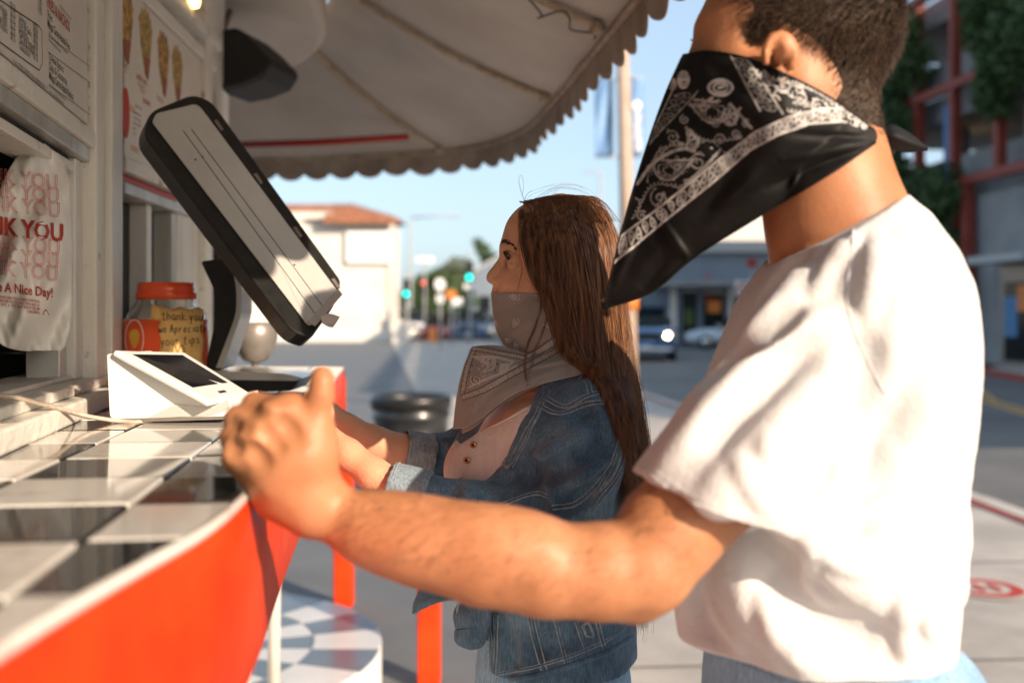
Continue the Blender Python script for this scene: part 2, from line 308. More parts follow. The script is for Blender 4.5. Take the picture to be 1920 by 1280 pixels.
# ------------------------------------------------------------------ SDF toolkit
def axis(segs):
    out = [np.array([segs[0][0]])]
    for a, b, st in segs: n = max(1, int(round((b - a) / st))); out.append(np.linspace(a, b, n + 1)[1:])
    return np.concatenate(out).astype(np.float32)
def smin(a, b, k):
    if k <= 0: return np.minimum(a, b)
    h = np.maximum(k - np.abs(a - b), 0) / k; return np.minimum(a, b) - h * h * k * .25
class SDF:
    BIG = 0.06
    def __init__(s, xs, ys, zs):
        s.ax = (axis(xs), axis(ys), axis(zs)); s.D = np.full([len(a) for a in s.ax], s.BIG, np.float32)
    def _sub(s, lo, hi):
        sl = []
        for a, l, h in zip(s.ax, lo, hi):
            i0 = max(0, int(np.searchsorted(a, l)) - 1); i1 = min(len(a), int(np.searchsorted(a, h)) + 1); sl.append(slice(i0, max(i1, i0 + 1)))
        x, y, z = s.ax[0][sl[0]][:, None, None], s.ax[1][sl[1]][None, :, None], s.ax[2][sl[2]][None, None, :]
        return tuple(sl), x, y, z
    def _op(s, sl, d, k, mode):
        D = s.D[sl]
        if mode == 'u': s.D[sl] = smin(D, d, k)
        elif mode == 's': s.D[sl] = -smin(-D, d, k)          # subtract
        elif mode == 'i': s.D[sl] = -smin(-D, -d, k)
    def cone(s, a, b, ra, rb=None, k=.01, mode='u'):
        a = np.asarray(a, np.float32); b = np.asarray(b, np.float32); rb = ra if rb is None else rb
        m = max(ra, rb) + k + .02; sl, x, y, z = s._sub(np.minimum(a, b) - m, np.maximum(a, b) + m)
        ba = b - a; L2 = max(float(ba @ ba), 1e-9)
        h = np.clip(((x - a[0]) * ba[0] + (y - a[1]) * ba[1] + (z - a[2]) * ba[2]) / L2, 0, 1)
        d = np.sqrt((x - a[0] - h * ba[0]) ** 2 + (y - a[1] - h * ba[1]) ** 2 + (z - a[2] - h * ba[2]) ** 2) - (ra + (rb - ra) * h)
        s._op(sl, d, k, mode); return s
    def chain(s, pts, rs, k=.01, mode='u'):
        for i in range(len(pts) - 1): s.cone(pts[i], pts[i + 1], rs[i], rs[i + 1], k, mode)
        return s
    def ell(s, c, r, k=.01, mode='u', rot=None):
        c = np.asarray(c, np.float32); m = max(r) + k + .02; sl, x, y, z = s._sub(c - m, c + m); x = x - c[0]; y = y - c[1]; z = z - c[2]
        if rot is not None:
            Rm = np.array(rot).T; X = Rm[0, 0] * x + Rm[0, 1] * y + Rm[0, 2] * z; Y = Rm[1, 0] * x + Rm[1, 1] * y + Rm[1, 2] * z; Z = Rm[2, 0] * x + Rm[2, 1] * y + Rm[2, 2] * z
            x, y, z = X, Y, Z
        k0 = np.sqrt((x / r[0]) ** 2 + (y / r[1]) ** 2 + (z / r[2]) ** 2); k1 = np.sqrt((x / r[0] ** 2) ** 2 + (y / r[1] ** 2) ** 2 + (z / r[2] ** 2) ** 2) + 1e-9
        s._op(sl, k0 * (k0 - 1) / k1, k, mode); return s
    def loft(s, rows, k=.01, mode='u', p=2.2, grow=0.0):   # rows: (z, cx, cy, ax, ay) any order
        rows = np.array(sorted(rows)); zs = rows[:, 0]; z = s.ax[2]
        i0 = np.searchsorted(z, zs[0] - .001); i1 = np.searchsorted(z, zs[-1] + .001); zz = np.clip(z[i0:i1], zs[0], zs[-1])
        f = lambda j: _pchip(zs, rows[:, j], zz)[None, None, :]
        cx, cy, ax, ay = f(1), f(2), f(3) + grow, f(4) + grow
        x = s.ax[0][:, None, None] - cx; y = s.ax[1][None, :, None] - cy
        r = (np.abs(x / ax) ** p + np.abs(y / ay) ** p) ** (1 / p)
        d = np.minimum((r - 1) * np.minimum(ax, ay) , s.BIG)
        d = np.maximum(d, np.maximum(zs[0] - grow - z[i0:i1], z[i0:i1] - zs[-1] - grow)[None, None, :])
        sl = (slice(None), slice(None), slice(i0, i1)); s._op(sl, d.astype(np.float32), k, mode); return s
    def plane(s, c, n, k=.0, box=None):     # keep the side opposite to n
        c = np.asarray(c, float); n = np.asarray(n, float); n = n / np.linalg.norm(n)
        lo, hi = box if box is not None else ([a[0] for a in s.ax], [a[-1] for a in s.ax])
        sl, x, y, z = s._sub(lo, hi); d = (x - c[0]) * n[0] + (y - c[1]) * n[1] + (z - c[2]) * n[2]
        s._op(sl, d.astype(np.float32), k, 'i'); return s
    def carve_px(s, poly, dmin, dmax, k=.003):   # open a shape seen through a polygon, between two depths
        poly = np.asarray(poly, float); pts = np.array([P(a, b, dd) for a, b in poly for dd in (dmin, dmax)])
        sl, x, y, z = s._sub(pts.min(0) - .02, pts.max(0) + .02)
        u = 960 + x / y * FPX; v = HOR + (CAMZ - z) / y * FPX; u, v, yy = np.broadcast_arrays(u, v, y)
        d = poly_sd(poly, u, v) * yy / FPX; d = np.maximum(d, np.maximum(dmin - yy, yy - dmax)); s._op(sl, d.astype(np.float32), k, 's'); return s
    def displace(s, amp, scale, lo=None, hi=None, stretch=(1, 1, 1), band=.03):
        lo = [a[0] for a in s.ax] if lo is None else lo; hi = [a[-1] for a in s.ax] if hi is None else hi
        sl, x, y, z = s._sub(lo, hi); D = s.D[sl]; idx = np.nonzero(np.abs(D) < band)
        p = np.stack([x[idx[0], 0, 0] * stretch[0], y[0, idx[1], 0] * stretch[1], z[0, 0, idx[2]] * stretch[2]], -1)
        D[idx] += (amp * (noise3(p, scale) * .7 + noise3(p + 9, scale * 2.1) * .3)).astype(np.float32); return s
    def sample(s, p):
        p = np.atleast_2d(p); f = []
        for j in range(3):
            a = s.ax[j]; i = np.clip(np.searchsorted(a, p[:, j]) - 1, 0, len(a) - 2); f.append((i, np.clip((p[:, j] - a[i]) / (a[i + 1] - a[i]), 0, 1)))
        o = 0
        for a in (0, 1):
            for b in (0, 1):
                for c in (0, 1):
                    wgt = (f[0][1] if a else 1 - f[0][1]) * (f[1][1] if b else 1 - f[1][1]) * (f[2][1] if c else 1 - f[2][1])
                    o = o + wgt * s.D[f[0][0] + a, f[1][0] + b, f[2][0] + c]
        return o
    def hit(s, px, py, off=0.0, d0=None, default=None):
        d0 = s.ax[1][0] if d0 is None else d0; ds = np.arange(d0, s.ax[1][-1], .001); o = np.array([0, 0, CAMZ]); dr = np.array([(px - 960) / FPX, 1, -(py - HOR) / FPX])
        pts = o + ds[:, None] * dr; v = s.sample(pts); inb = (pts[:, 2] > s.ax[2][0]) & (pts[:, 2] < s.ax[2][-1]) & (pts[:, 0] > s.ax[0][0]) & (pts[:, 0] < s.ax[0][-1])
        j = np.nonzero((v < 0) & inb)[0]
        if len(j) == 0: return P(px, py, default) if default else None
        return pts[j[0]] + off * -dr / np.linalg.norm(dr)
    def hits(s, pl, off=0.0, n=0, default=None, d0=None):
        if n: pl = cr(np.array(pl, float), n)
        r = [s.hit(a, b, off, d0, default) for a, b in pl]; return np.array([q for q in r if q is not None])
    def normal(s, p, e=.003):
        p = np.atleast_2d(p); g = np.stack([s.sample(p + e * v) - s.sample(p - e * v) for v in np.eye(3)], -1); return g / (np.linalg.norm(g, axis=1)[:, None] + 1e-9)
    def crease(s, pl, r, depth, k=.012, d0=None, n=14):   # >0 ridge, <0 valley along a pixel polyline
        pts = s.hits(pl, n=n, d0=d0)
        if len(pts) < 2: return s
        nr = s.normal(pts); m = len(pts); tp = np.sin(np.linspace(0, math.pi, m)) ** .6
        if depth > 0: pts = pts + nr * (depth * tp - r)[:, None]; mode = 'u'
        else: pts = pts + nr * (r + depth * tp)[:, None]; mode = 's'
        for i in range(m - 1): s.cone(pts[i], pts[i + 1], r, r, k, mode)
        return s
    def mesh(s, name, m, parent, smooth=True):
        g = openvdb.FloatGrid(s.BIG); D = np.clip(s.D, -s.BIG, s.BIG)
        D[0] = D[-1] = s.BIG; D[:, 0] = D[:, -1] = s.BIG; D[:, :, 0] = D[:, :, -1] = s.BIG
        g.copyFromArray(D, tolerance=1e-7); pts, quads = g.convertToQuads(isovalue=0.0)
        V = np.stack([np.interp(pts[:, j], np.arange(len(s.ax[j])), s.ax[j]) for j in range(3)], 1)
        return mk(name, V, quads[:, ::-1], m, parent, smooth)
def _pchip(x, y, xi):
    h = np.diff(x); dl = np.diff(y) / h; m = np.zeros_like(y)
    m[1:-1] = np.where(dl[:-1] * dl[1:] > 0, 2 * dl[:-1] * dl[1:] / (dl[:-1] + dl[1:] + 1e-12), 0); m[0] = dl[0]; m[-1] = dl[-1]
    i = np.clip(np.searchsorted(x, xi) - 1, 0, len(x) - 2); t = (xi - x[i]) / h[i]
    return (2 * t ** 3 - 3 * t ** 2 + 1) * y[i] + (t ** 3 - 2 * t ** 2 + t) * h[i] * m[i] + (-2 * t ** 3 + 3 * t ** 2) * y[i + 1] + (t ** 3 - t ** 2) * h[i] * m[i + 1]
def poly_sd(poly, u, v):
    n = len(poly); d = np.full(u.shape, 1e18); ins = np.zeros(u.shape, bool); j = n - 1
    for i in range(n):
        ex, ey = poly[j][0] - poly[i][0], poly[j][1] - poly[i][1]; wx, wy = u - poly[i][0], v - poly[i][1]
        t = np.clip((wx * ex + wy * ey) / (ex * ex + ey * ey), 0, 1); d = np.minimum(d, (wx - ex * t) ** 2 + (wy - ey * t) ** 2)
        c = (poly[i][1] > v) != (poly[j][1] > v); ins ^= c & (u < ex * (v - poly[i][1]) / (ey + 1e-12) + poly[i][0]); j = i
    return np.where(ins, -1, 1) * np.sqrt(d)
def rows_px(rows, dc):                 # (py, xl, xr, halfdepth[, dc]) -> loft rows
    o = []
    for r in rows:
        d = r[4] if len(r) > 4 else dc; a = P(r[1], r[0], d); b = P(r[2], r[0], d); o.append((a[2], (a[0] + b[0]) / 2, d, (b[0] - a[0]) / 2, r[3]))
    return o
def strands(name, paths, r0, r1, m, parent):   # paths (N,K,3): three-sided hairs
    p = np.asarray(paths); N, K = p.shape[:2]; T = np.gradient(p, axis=1); T /= np.linalg.norm(T, axis=2)[..., None] + 1e-12
    ref = np.array([.31, .83, .17]); a = np.cross(T, ref); a /= np.linalg.norm(a, axis=2)[..., None] + 1e-12; b = np.cross(T, a)
    rr = np.linspace(r0, r1, K)[None, :, None] * np.ones((N, 1, 1)); V = []
    for j in range(3): t = 2 * math.pi * j / 3; V.append(p + rr * (math.cos(t) * a + math.sin(t) * b))
    V = np.stack(V, 2).reshape(-1, 3); bidx = (np.arange(N) * K * 3)[:, None, None] + (np.arange(K - 1) * 3)[None, :, None]; j = np.arange(3)[None, None, :]; j2 = (j + 1) % 3
    F = np.stack([bidx + j, bidx + j2, bidx + j2 + 3, bidx + j + 3], -1).reshape(-1, 4)
    return mk(name, V, F, m, parent)
class Canvas:
    def __init__(s, x0, y0, x1, y1, k=1.6): s.x0, s.y0, s.k = x0, y0, k; s.a = np.zeros((int((y1 - y0) * k), int((x1 - x0) * k)), np.float32)
    def line(s, pts, wd=2, v=1.0, clip=None):
        pts = np.asarray(pts, float); seg = np.linalg.norm(np.diff(pts, axis=0), axis=1); L = np.concatenate([[0], np.cumsum(seg)]); n = max(2, int(L[-1] * s.k * 1.5))
        t = np.linspace(0, L[-1], n); q = np.stack([np.interp(t, L, pts[:, 0]), np.interp(t, L, pts[:, 1])], 1)
        if clip is not None: q = q[poly_sd(clip, q[:, 0], q[:, 1]) < 0]
        if not len(q): return
        c = (q - [s.x0, s.y0]) * s.k; r = wd * s.k / 2; R_ = int(r) + 1; oy, ox = np.mgrid[-R_:R_ + 1, -R_:R_ + 1]; ok = ox ** 2 + oy ** 2 <= r * r + .3; ox, oy = ox[ok], oy[ok]
        X = (c[:, :1] + ox).round().astype(int); Y = (c[:, 1:] + oy).round().astype(int); g = (X >= 0) & (Y >= 0) & (X < s.a.shape[1]) & (Y < s.a.shape[0]); s.a[Y[g], X[g]] = v
    def get(s, px, py):
        X = np.clip((px - s.x0) * s.k, 0, s.a.shape[1] - 1.01); Y = np.clip((py - s.y0) * s.k, 0, s.a.shape[0] - 1.01); i, j = Y.astype(int), X.astype(int); fy, fx = Y - i, X - j
        return (s.a[i, j] * (1 - fx) + s.a[i, j + 1] * fx) * (1 - fy) + (s.a[i + 1, j] * (1 - fx) + s.a[i + 1, j + 1] * fx) * fy
    def band(s, l1, l2, step=17, wd=3.0, v=1.0, dv=.75, clip=None, dw=2.4):
        s.line(l1, wd, v, clip); s.line(l2, wd, v, clip); a, b = cr(np.array(l1, float), 80), cr(np.array(l2, float), 80); c = (a + b) / 2
        L = np.concatenate([[0], np.cumsum(np.linalg.norm(np.diff(c, axis=0), axis=1))]); k = 0
        for t in np.arange(step * .6, L[-1] - step * .3, step):
            i = int(np.searchsorted(L, t)); i = min(i, 79); d = (b[i] - a[i]); h = np.linalg.norm(d); d = d / (h + 1e-6) * (1 if k % 2 else -1); e = np.array([-d[1], d[0]]); k += 1
            th = np.linspace(0, 2 * math.pi, 22); tx = np.cos(th) * h * .34; ty = np.sin(th) * np.abs(np.sin(th / 2)) ** 1.2 * step * .42
            s.line(c[i] + np.outer(tx, d) + np.outer(ty, e), dw, dv, clip); s.line([c[i] - d * h * .12, c[i] - d * h * .04], dw * 1.2, dv, clip)
    def paisley(s, c, size, ang, flip=1, v=.85, clip=None):
        c = np.array(c, float)
        def sh(th, k, bend=1.25):
            x = -np.cos(th) * k; y = np.sin(th) * np.abs(np.sin(th / 2)) ** 1.4 * k * .62; x0 = x + .3 * k; ph = bend * (x0 / (size)) * .8 * np.maximum(x0 / size, 0)
            X = x * np.cos(ph) - y * np.sin(ph); Y = x * np.sin(ph) + y * np.cos(ph); Y *= flip; ca, sa = math.cos(ang), math.sin(ang)
            return np.stack([c[0] + ca * X - sa * Y, c[1] + sa * X + ca * Y], 1)
        th = np.linspace(0, 2 * math.pi, 60)
        s.line(sh(th, size), 2.6, v, clip); s.line(sh(th, size * .84), 1.6, v * .6, clip); s.line(sh(th, size * .60), 2.0, v * .8, clip)
        for q in sh(np.linspace(.3, 6.0, int(size / 2.4)), size * 1.14): s.line([q, q + .4], 3.6, v * .8, clip)
        for q in sh(np.linspace(.5, 5.8, int(size / 4)), size * .40): s.line([q, q + .4], 3.2, v, clip)
        q = sh(np.array([0.0]), size * .2)[0]
        for t in range(6): s.line([q + 5 * np.array([math.cos(t), math.sin(t)]), q + 5.4 * np.array([math.cos(t), math.sin(t)])], 4.4, v, clip)
    def spiral(s, c, r, turns=1.7, a0=0, flip=1, v=.7, wd=2.4, clip=None):
        t = np.linspace(.12, 1, 60); th = a0 + flip * turns * 2 * math.pi * t; s.line(np.stack([c[0] + r * t * np.cos(th), c[1] + r * t * np.sin(th)], 1), wd, v, clip)
    def scallop(s, pts, step=8, r=4.5, v=.7, clip=None):
        pts = cr(np.array(pts, float), 60); L = np.concatenate([[0], np.cumsum(np.linalg.norm(np.diff(pts, axis=0), axis=1))])
        for t in np.arange(0, L[-1], step):
            i = min(int(np.searchsorted(L, t)), 58); T = pts[i + 1] - pts[i]; T /= np.linalg.norm(T) + 1e-9; n = np.array([-T[1], T[0]])
            th = np.linspace(0, math.pi, 10); s.line(pts[i] + np.outer(np.cos(th) * r, T) + np.outer(np.sin(th) * r * 1.3, n), 2.0, v, clip)

# ================================================================== SETTING: ground, lot, pavement, road
def flat(name, poly, z, m, kind='structure'):
    return tag(mk(name, [(x, y, z) for x, y in poly], [tuple(range(len(poly)))], M[m] if isinstance(m, str) else m, smooth=False), kind=kind)
flat('ground', [(-900, -300), (900, -300), (900, 1800), (-900, 1800)], -0.150, 'earth')
flat('parking_lot', [(-60, -8), (.55, -8), (.3, 3), (-.35, 8), (-1.58, 16.9), (-6.3, 52), (-60, 52)], 0.0, 'asphalt_lot')
kerb = [(3.7, -8), (3.55, 6), (3.5, 7.6), (2.9, 12), (2.46, 15.8), (2.3, 17.6), (.9, 31), (-1.1, 52), (-4.2, 80)]
side = [(.55, -8), (.3, 3), (-.35, 8), (-1.58, 16.9), (-6.3, 52), (-9.5, 80)]
flat('pavement', side[::-1][::-1][:1] + kerb + side[::-1][:-1], -0.004, 'concrete')
far_kerb = [(14.2, -8), (12.6, 12), (11.6, 22.5), (12.2, 26), (16, 31), (60, 36)]
flat('road', [(3.9, -8)] + far_kerb[:1] + far_kerb[1:] + [(60, 44), (14, 44), (7, 60), (4, 90), (0, 300), (-30, 300), (-6, 90), (-3.2, 70), (-.9, 52), (1.1, 31), (2.5, 17.6)][:] + [(3.1, 12), (3.6, 7)], -0.134, 'asphalt')
def strip(name, pl, wd, z, hgt, m, off=0.0):
    pl = np.array(pl, float); T = np.gradient(pl, axis=0); T /= np.linalg.norm(T, axis=1)[:, None]; n = np.stack([T[:, 1], -T[:, 0]], 1)
    a, b = pl + n * off, pl + n * (off + wd); k = len(pl); V = [(x, y, z) for x, y in a] + [(x, y, z) for x, y in b]
    if hgt: V += [(x, y, z - hgt) for x, y in b]
    F = [(i + k, i + 1 + k, i + 1, i) for i in range(k - 1)]
    if hgt: F += [(i + 2 * k, i + 1 + 2 * k, i + 1 + k, i + k) for i in range(k - 1)]
    return tag(mk(name, V, F, M[m], smooth=False), kind='structure')
strip('kerb', kerb, .16, 0.004, .14, 'kerb'); strip('kerb_paint', kerb[:6], .07, 0.008, 0, 'red_curb', -.10)
strip('far_kerb', far_kerb[::-1], .2, 0.01, .15, 'red_curb', -.2)
flat('far_pavement', far_kerb[:] + [(60, 38.5), (14.5, 38.5), (14.0, 27), (16, -8)], 0.004, 'concrete')
strip('lane_line', [(8.9, -8), (8.2, 10), (7.8, 15.2), (8.3, 17.7), (9.5, 21)], .12, -.128, 0, 'yellow_line'); strip('lane_line', [(9.12, -8), (8.42, 10), (8.02, 15.2), (8.52, 17.7), (9.72, 21)], .12, -.128, 0, 'yellow_line')
# joints scored in the pavement
for i in range(14):
    y = 2.4 + i * 1.55; a = np.interp(y, [3, 8, 16.9, 52], [.3, -.35, -1.58, -6.3]) + .02; b = np.interp(y, [6, 7.6, 15.8, 52], [3.55, 3.5, 2.46, -1.1])
    strip('pavement_joint', [(a, y), (b, y + .2)], .014, .0006, 0, 'asphalt')
strip('pavement_joint', [(1.75, -6), (1.72, 6), (.9, 16), (.1, 26)], .014, .001, 0, 'asphalt')
# red round floor marking
c = G(1850, 1103); dm = empty('floor_marking', c, 'red round distancing sticker lying on the concrete pavement behind the man', 'floor sticker')
def disc(name, c, r0, r1, z, m, parent, n=36):
    V = []; 
    for r in (r0, r1): V += [(c[0] + r * math.cos(2 * math.pi * j / n), c[1] + r * math.sin(2 * math.pi * j / n), z) for j in range(n)]
    return mk(name, V, [(j, n + j, n + (j + 1) % n, (j + 1) % n) for j in range(n)], M[m], parent, False)
disc('sticker_backing', c, .002, .215, .004, 'kerb', dm); disc('sticker_ring', c, .115, .175, .006, 'ink_red', dm)
for sx in (-.04, .04): mk('footprint', [(c[0] + sx + .025 * math.cos(t), c[1] + .07 * math.sin(t), .008) for t in np.linspace(0, 6.28, 17)[:-1]], [tuple(range(16))], M['ink_red'], dm, False)

# ================================================================== FOOD STAND
def frame(o, dr):
    d = np.array([dr[0], dr[1], 0.0]); d /= np.linalg.norm(d); n = np.array([d[1], -d[0], 0.0]); o = np.array([o[0], o[1], 0.0])
    return lambda u, z, k=0.0: o + d * u + n * k + np.array([0, 0, z])
W1 = frame((-.646, 1.257), (-.1937, .981)); W2 = frame((-.797, 2.02), (-.05, .9988))
def u1(px, k=0.0): return ((.398 - 1.019 * k) / (-(px - 960) / FPX - .1975) - 1.257) / .981
def u2(px, k=0.0): return ((.696 - k) / (-(px - 960) / FPX - .05) - 2.02) / .9988
def z1(px, py, k=0.0): return CAMZ - (py - HOR) / FPX * (1.257 + .981 * u1(px, k))
def z2(px, py, k=0.0): return CAMZ - (py - HOR) / FPX * (2.02 + .9988 * u2(px, k))
stand = empty('food_stand', (-1.3, 1.6, 0), 'white weathered food stand with serving hatch, tiled counter and orange apron', 'food stand')
def wbox(name, W, u0, z0, u1_, z1_, k0, k1, m, bw=.002, parent=stand):
    b = MB(); b.box((u0, z0, k0), (u1_, z1_, k1), lambda q: W(q[0], q[1], q[2])); o = b.build(name, M[m], parent)
    return bevel(o, bw) if bw else o
ZC = 1.245                              # counter top
UJ, UP, UE = u1(134), u1(160), u1(200)
wbox('wall_panel', W1, -2.0, 1.725, UP, 2.46, -.05, -.012, 'white_paint')
wbox('board_rail', W1, -2.0, 1.688, UP + .02, 1.716, -.03, .016, 'white_worn', .003)
wbox('board_rail', W1, -2.0, 1.716, UP + .02, 1.726, -.03, .004, 'alu', .001)
wbox('window_track', W1, -2.0, 1.664, UP, 1.6875, -.06, .008, 'alu', .002)
wbox('window_track', W1, -2.0, 1.652, UJ + .03, 1.6635, -.06, -.012, 'dark_in', .001)
wbox('window_track', W1, -2.0, 1.636, UJ + .03, 1.6515, -.06, -.002, 'white_worn', .002)
wbox('window_jamb', W1, UJ, 1.292, UJ + .045, 1.6355, -.07, -.018, 'alu', .002)
wbox('window_jamb', W1, UJ + .047, 1.292, UP + .0, 1.6635, -.07, -.004, 'white_paint', .003)
wbox('post', W1, UP + .002, 1.25, UP + .075, 2.46, -.07, .018, 'white_worn', .004)
wbox('post', W1, UP + .077, 1.25, UE - .004, 2.46, -.07, .030, 'white_paint', .004)
wbox('post', W1, UE - .002, 1.25, UE + .07, 2.46, -.09, .012, 'alu', .003)
wbox('sill', W1, -2.0, 1.275, UP + .1, 1.291, -.10, .028, 'white_worn', .003); wbox('sill', W1, -2.0, ZC, UP + .13, 1.2745, -.10, .055, 'white_worn', .004)
wbox('sill', W1, -2.0, 1.2915, UP, 1.299, -.10, -.01, 'white_paint', .002)
wbox('lower_wall', W1, -2.0, 0.0, UE + .05, ZC - .03, -.06, 0, 'white_paint')
# inside of the kitchen
def inner(name, lo, hi, m): b = MB(); b.box(lo, hi); return b.build(name, M[m], stand)
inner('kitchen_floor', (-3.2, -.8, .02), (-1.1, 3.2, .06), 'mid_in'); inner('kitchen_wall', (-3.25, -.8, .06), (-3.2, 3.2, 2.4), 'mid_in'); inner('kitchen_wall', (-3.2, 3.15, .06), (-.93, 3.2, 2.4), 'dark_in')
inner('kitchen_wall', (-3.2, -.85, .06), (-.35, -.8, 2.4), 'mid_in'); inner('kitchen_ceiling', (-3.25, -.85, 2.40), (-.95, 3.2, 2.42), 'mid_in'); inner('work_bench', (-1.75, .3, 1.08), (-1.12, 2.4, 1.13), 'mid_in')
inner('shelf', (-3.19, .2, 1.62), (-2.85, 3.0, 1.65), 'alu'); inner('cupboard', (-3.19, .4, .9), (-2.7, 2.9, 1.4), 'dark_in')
# second facet
wbox('wall_panel', W2, .01, 1.70, .95, 2.46, -.06, -.012, 'white_paint')
wbox('board_rail', W2, .005, 1.693, .75, 1.722, -.04, .012, 'white_worn', .003)
wbox('upper_rail', W2, .005, 2.075, .75, 2.105, -.04, .014, 'white_worn', .004); wbox('upper_rail', W2, .005, 2.13, .75, 2.16, -.04, .03, 'white_paint', .004)
wbox('awning_strip', W2, .005, 1.672, .62, 1.691, -.04, -.006, 'red_trim', .002)
wbox('window_track', W2, .005, 1.648, .64, 1.671, -.06, .010, 'alu', .003)
ua, ub, uc = u2(284), u2(293), u2(334)
wbox('window_pane', W2, .01, 1.26, uc, 1.647, -.055, -.05, 'glass_dk', 0)
wbox('mullion', W2, ua, 1.26, ub, 1.6475, -.05, -.01, 'white_paint', .002); wbox('mullion', W2, uc - .035, 1.26, uc, 1.6475, -.05, -.004, 'alu', .002)
wbox('wall_panel', W2, uc + .002, ZC - .02, u2(373), 1.692, -.06, -.002, 'white_paint', .003)
wbox('post', W2, u2(374), ZC - .02, u2(374) + .06, 2.46, -.06, .020, 'white_worn', .004); wbox('post', W2, u2(374) + .062, ZC - .02, u2(374) + .12, 2.46, -.06, .006, 'white_paint', .004)
wbox('lower_wall', W2, .06, 0.15, 1.25, ZC - .03, -.06, 0, 'white_paint')
wbox('sill', W2, .03, ZC, .62, 1.262, -.05, .03, 'white_worn', .003)
def sign_small():
    s = empty('small_sign', W2(.80, 1.72, .01), 'small red and white notice fixed at the far corner of the stand', 'notice')
    wbox('notice_panel', W2, .775, 1.60, .84, 2.03, .021, .026, 'sign_white', .001, s); wbox('notice_print', W2, .78, 1.70, .835, 1.93, .0265, .028, 'ink_red', 0, s)
sign_small()
# roof drum above the counter and its rounded soffit
drum = [(-1.0, -1.2), (-.30, -1.2), (-.42, .6), (-.545, 2.2), (-.60, 3.1), (-.64, 3.45), (-.74, 3.72), (-.90, 3.93), (-1.12, 4.05), (-1.4, 4.12), (-3.4, 4.2), (-3.4, -1.2)]
def smooth_poly(p, n): p = np.array(p); return cr(p, n)
dpts = smooth_poly([(-.25, -1.2), (-.42, .6), (-.545, 2.2), (-.60, 3.1), (-.65, 3.48), (-.76, 3.76), (-.93, 3.97), (-1.2, 4.1), (-1.7, 4.16), (-3.4, 4.2)], 70)
V, F = prism_geo([(x, y, 2.36) for x, y in list(dpts) + [(-3.4, -1.2)]], (0, 0, .34)); o = mk('roof_drum', V, F, M['canvas'], stand, False); bevel(o, .03, 3)
inner('soffit_panel', (-1.25, -1.1, 2.352), (-.66, 2.6, 2.359), 'white_paint')

# ---- awning
aw = empty('awning', (-.4, 2.6, 2.0), 'cream rounded canvas awning with scalloped valance over the counter', 'awning')
inn = smooth_poly([(-.15, -2.4), (-.33, -.3), (-.42, .8), (-.51, 1.7), (-.575, 2.6), (-.61, 3.2), (-.655, 3.55), (-.78, 3.84), (-.96, 4.03), (-1.25, 4.14), (-1.9, 4.2), (-3.0, 4.24)], 150)
out = smooth_poly([(.95, -2.4), (.66, -.5), (.50, .8), (.38, 1.75), (.285, 2.45), (.22, 2.95), (.155, 3.42), (.07, 3.95), (-.10, 4.36), (-.36, 4.56), (-.75, 4.70), (-1.4, 4.86), (-2.2, 5.0), (-3.2, 5.1)], 150)
ZI, ZO = 2.52, 2.15
def canvas_pt(i, v):                    # i float index along, v 0..1 outwards
    a = np.array([np.interp(i, range(150), inn[:, 0]), np.interp(i, range(150), inn[:, 1])]); b = np.array([np.interp(i, range(150), out[:, 0]), np.interp(i, range(150), out[:, 1])])
    return np.array([*(a + (b - a) * v), ZI + (ZO - ZI) * v - .035 * math.sin(v * math.pi)])
ribs_i = []
def nearest_i(p): return int(np.argmin(np.linalg.norm(out - np.array(p), axis=1)))
for p in [(.66, -.5), (.52, .65), (.40, 1.6), (.262, 2.62), (.152, 3.43), (-.30, 4.53), (-1.3, 4.85), (-2.2, 5.0)]: ribs_i.append(nearest_i(p))
Vg = np.array([[canvas_pt(i, v) for i in range(150)] for v in np.linspace(0, 1, 24)])
sag = np.zeros(150)
for a, b in zip(ribs_i[:-1], ribs_i[1:]):
    for i in range(a, b + 1): sag[i] = math.sin(math.pi * (i - a) / max(1, b - a)) ** 2
vv = np.sin(np.linspace(0, 1, 24) * math.pi)[:, None]
Vg[..., 2] += .028 * sag[None, :] * vv + .004 * noise3(Vg, 5)
sheet('canopy', Vg, M['canvas'], aw, .003)
for i in ribs_i:
    o = mk('rib', *tube_geo([canvas_pt(i, v) + np.array([0, 0, -.016]) for v in np.linspace(0.0, .97, 12)], .011, 8), M['rib'], aw)
    for v in (.02, .93): mk('rib_clamp', *tube_geo([canvas_pt(i, v) + np.array([0, 0, -.02]), canvas_pt(i, v + .025) + np.array([0, 0, -.02])], .019, 8), M['rib'], o)
mk('edge_tube', *tube_geo(np.c_[out, np.full(150, ZO - .005)][::2], .011, 8), M['rib'], aw)
# valance with scallops
L_ = np.concatenate([[0], np.cumsum(np.linalg.norm(np.diff(out, axis=0), axis=1))]); nx = 900; S = np.linspace(0, L_[-1], nx)
ox = np.interp(S, L_, out[:, 0]); oy = np.interp(S, L_, out[:, 1]); Tn = np.stack([np.gradient(oy), -np.gradient(ox)], 1); Tn /= np.linalg.norm(Tn, axis=1)[:, None]
pitch = .138; ph = (S % pitch) / pitch; dep = .075 + .036 * np.sin(ph * math.pi) ** .55
jit = rng.random(200)[(S / pitch).astype(int)]; dep = dep + .008 * (jit - .5)
Vv = np.zeros((8, nx, 3))
for k in range(8):
    t = k / 7; wob = (.008 * np.sin(S * 9) + .010 * (jit - .5) + .012 * np.sin(ph * math.pi)) * t
    Vv[k, :, 0] = ox + Tn[:, 0] * (.004 + wob); Vv[k, :, 1] = oy + Tn[:, 1] * (.004 + wob); Vv[k, :, 2] = ZO + .006 - dep * t
sheet('valance', Vv, M['valance'], aw, .0025)
a, b = P(766, 257, 4.32), P(430, 272, 4.45)
mk('red_tube', *tube_geo([a, a * .5 + b * .5 + (0, 0, -.006), b], .015, 8), M['red_trim'], aw)
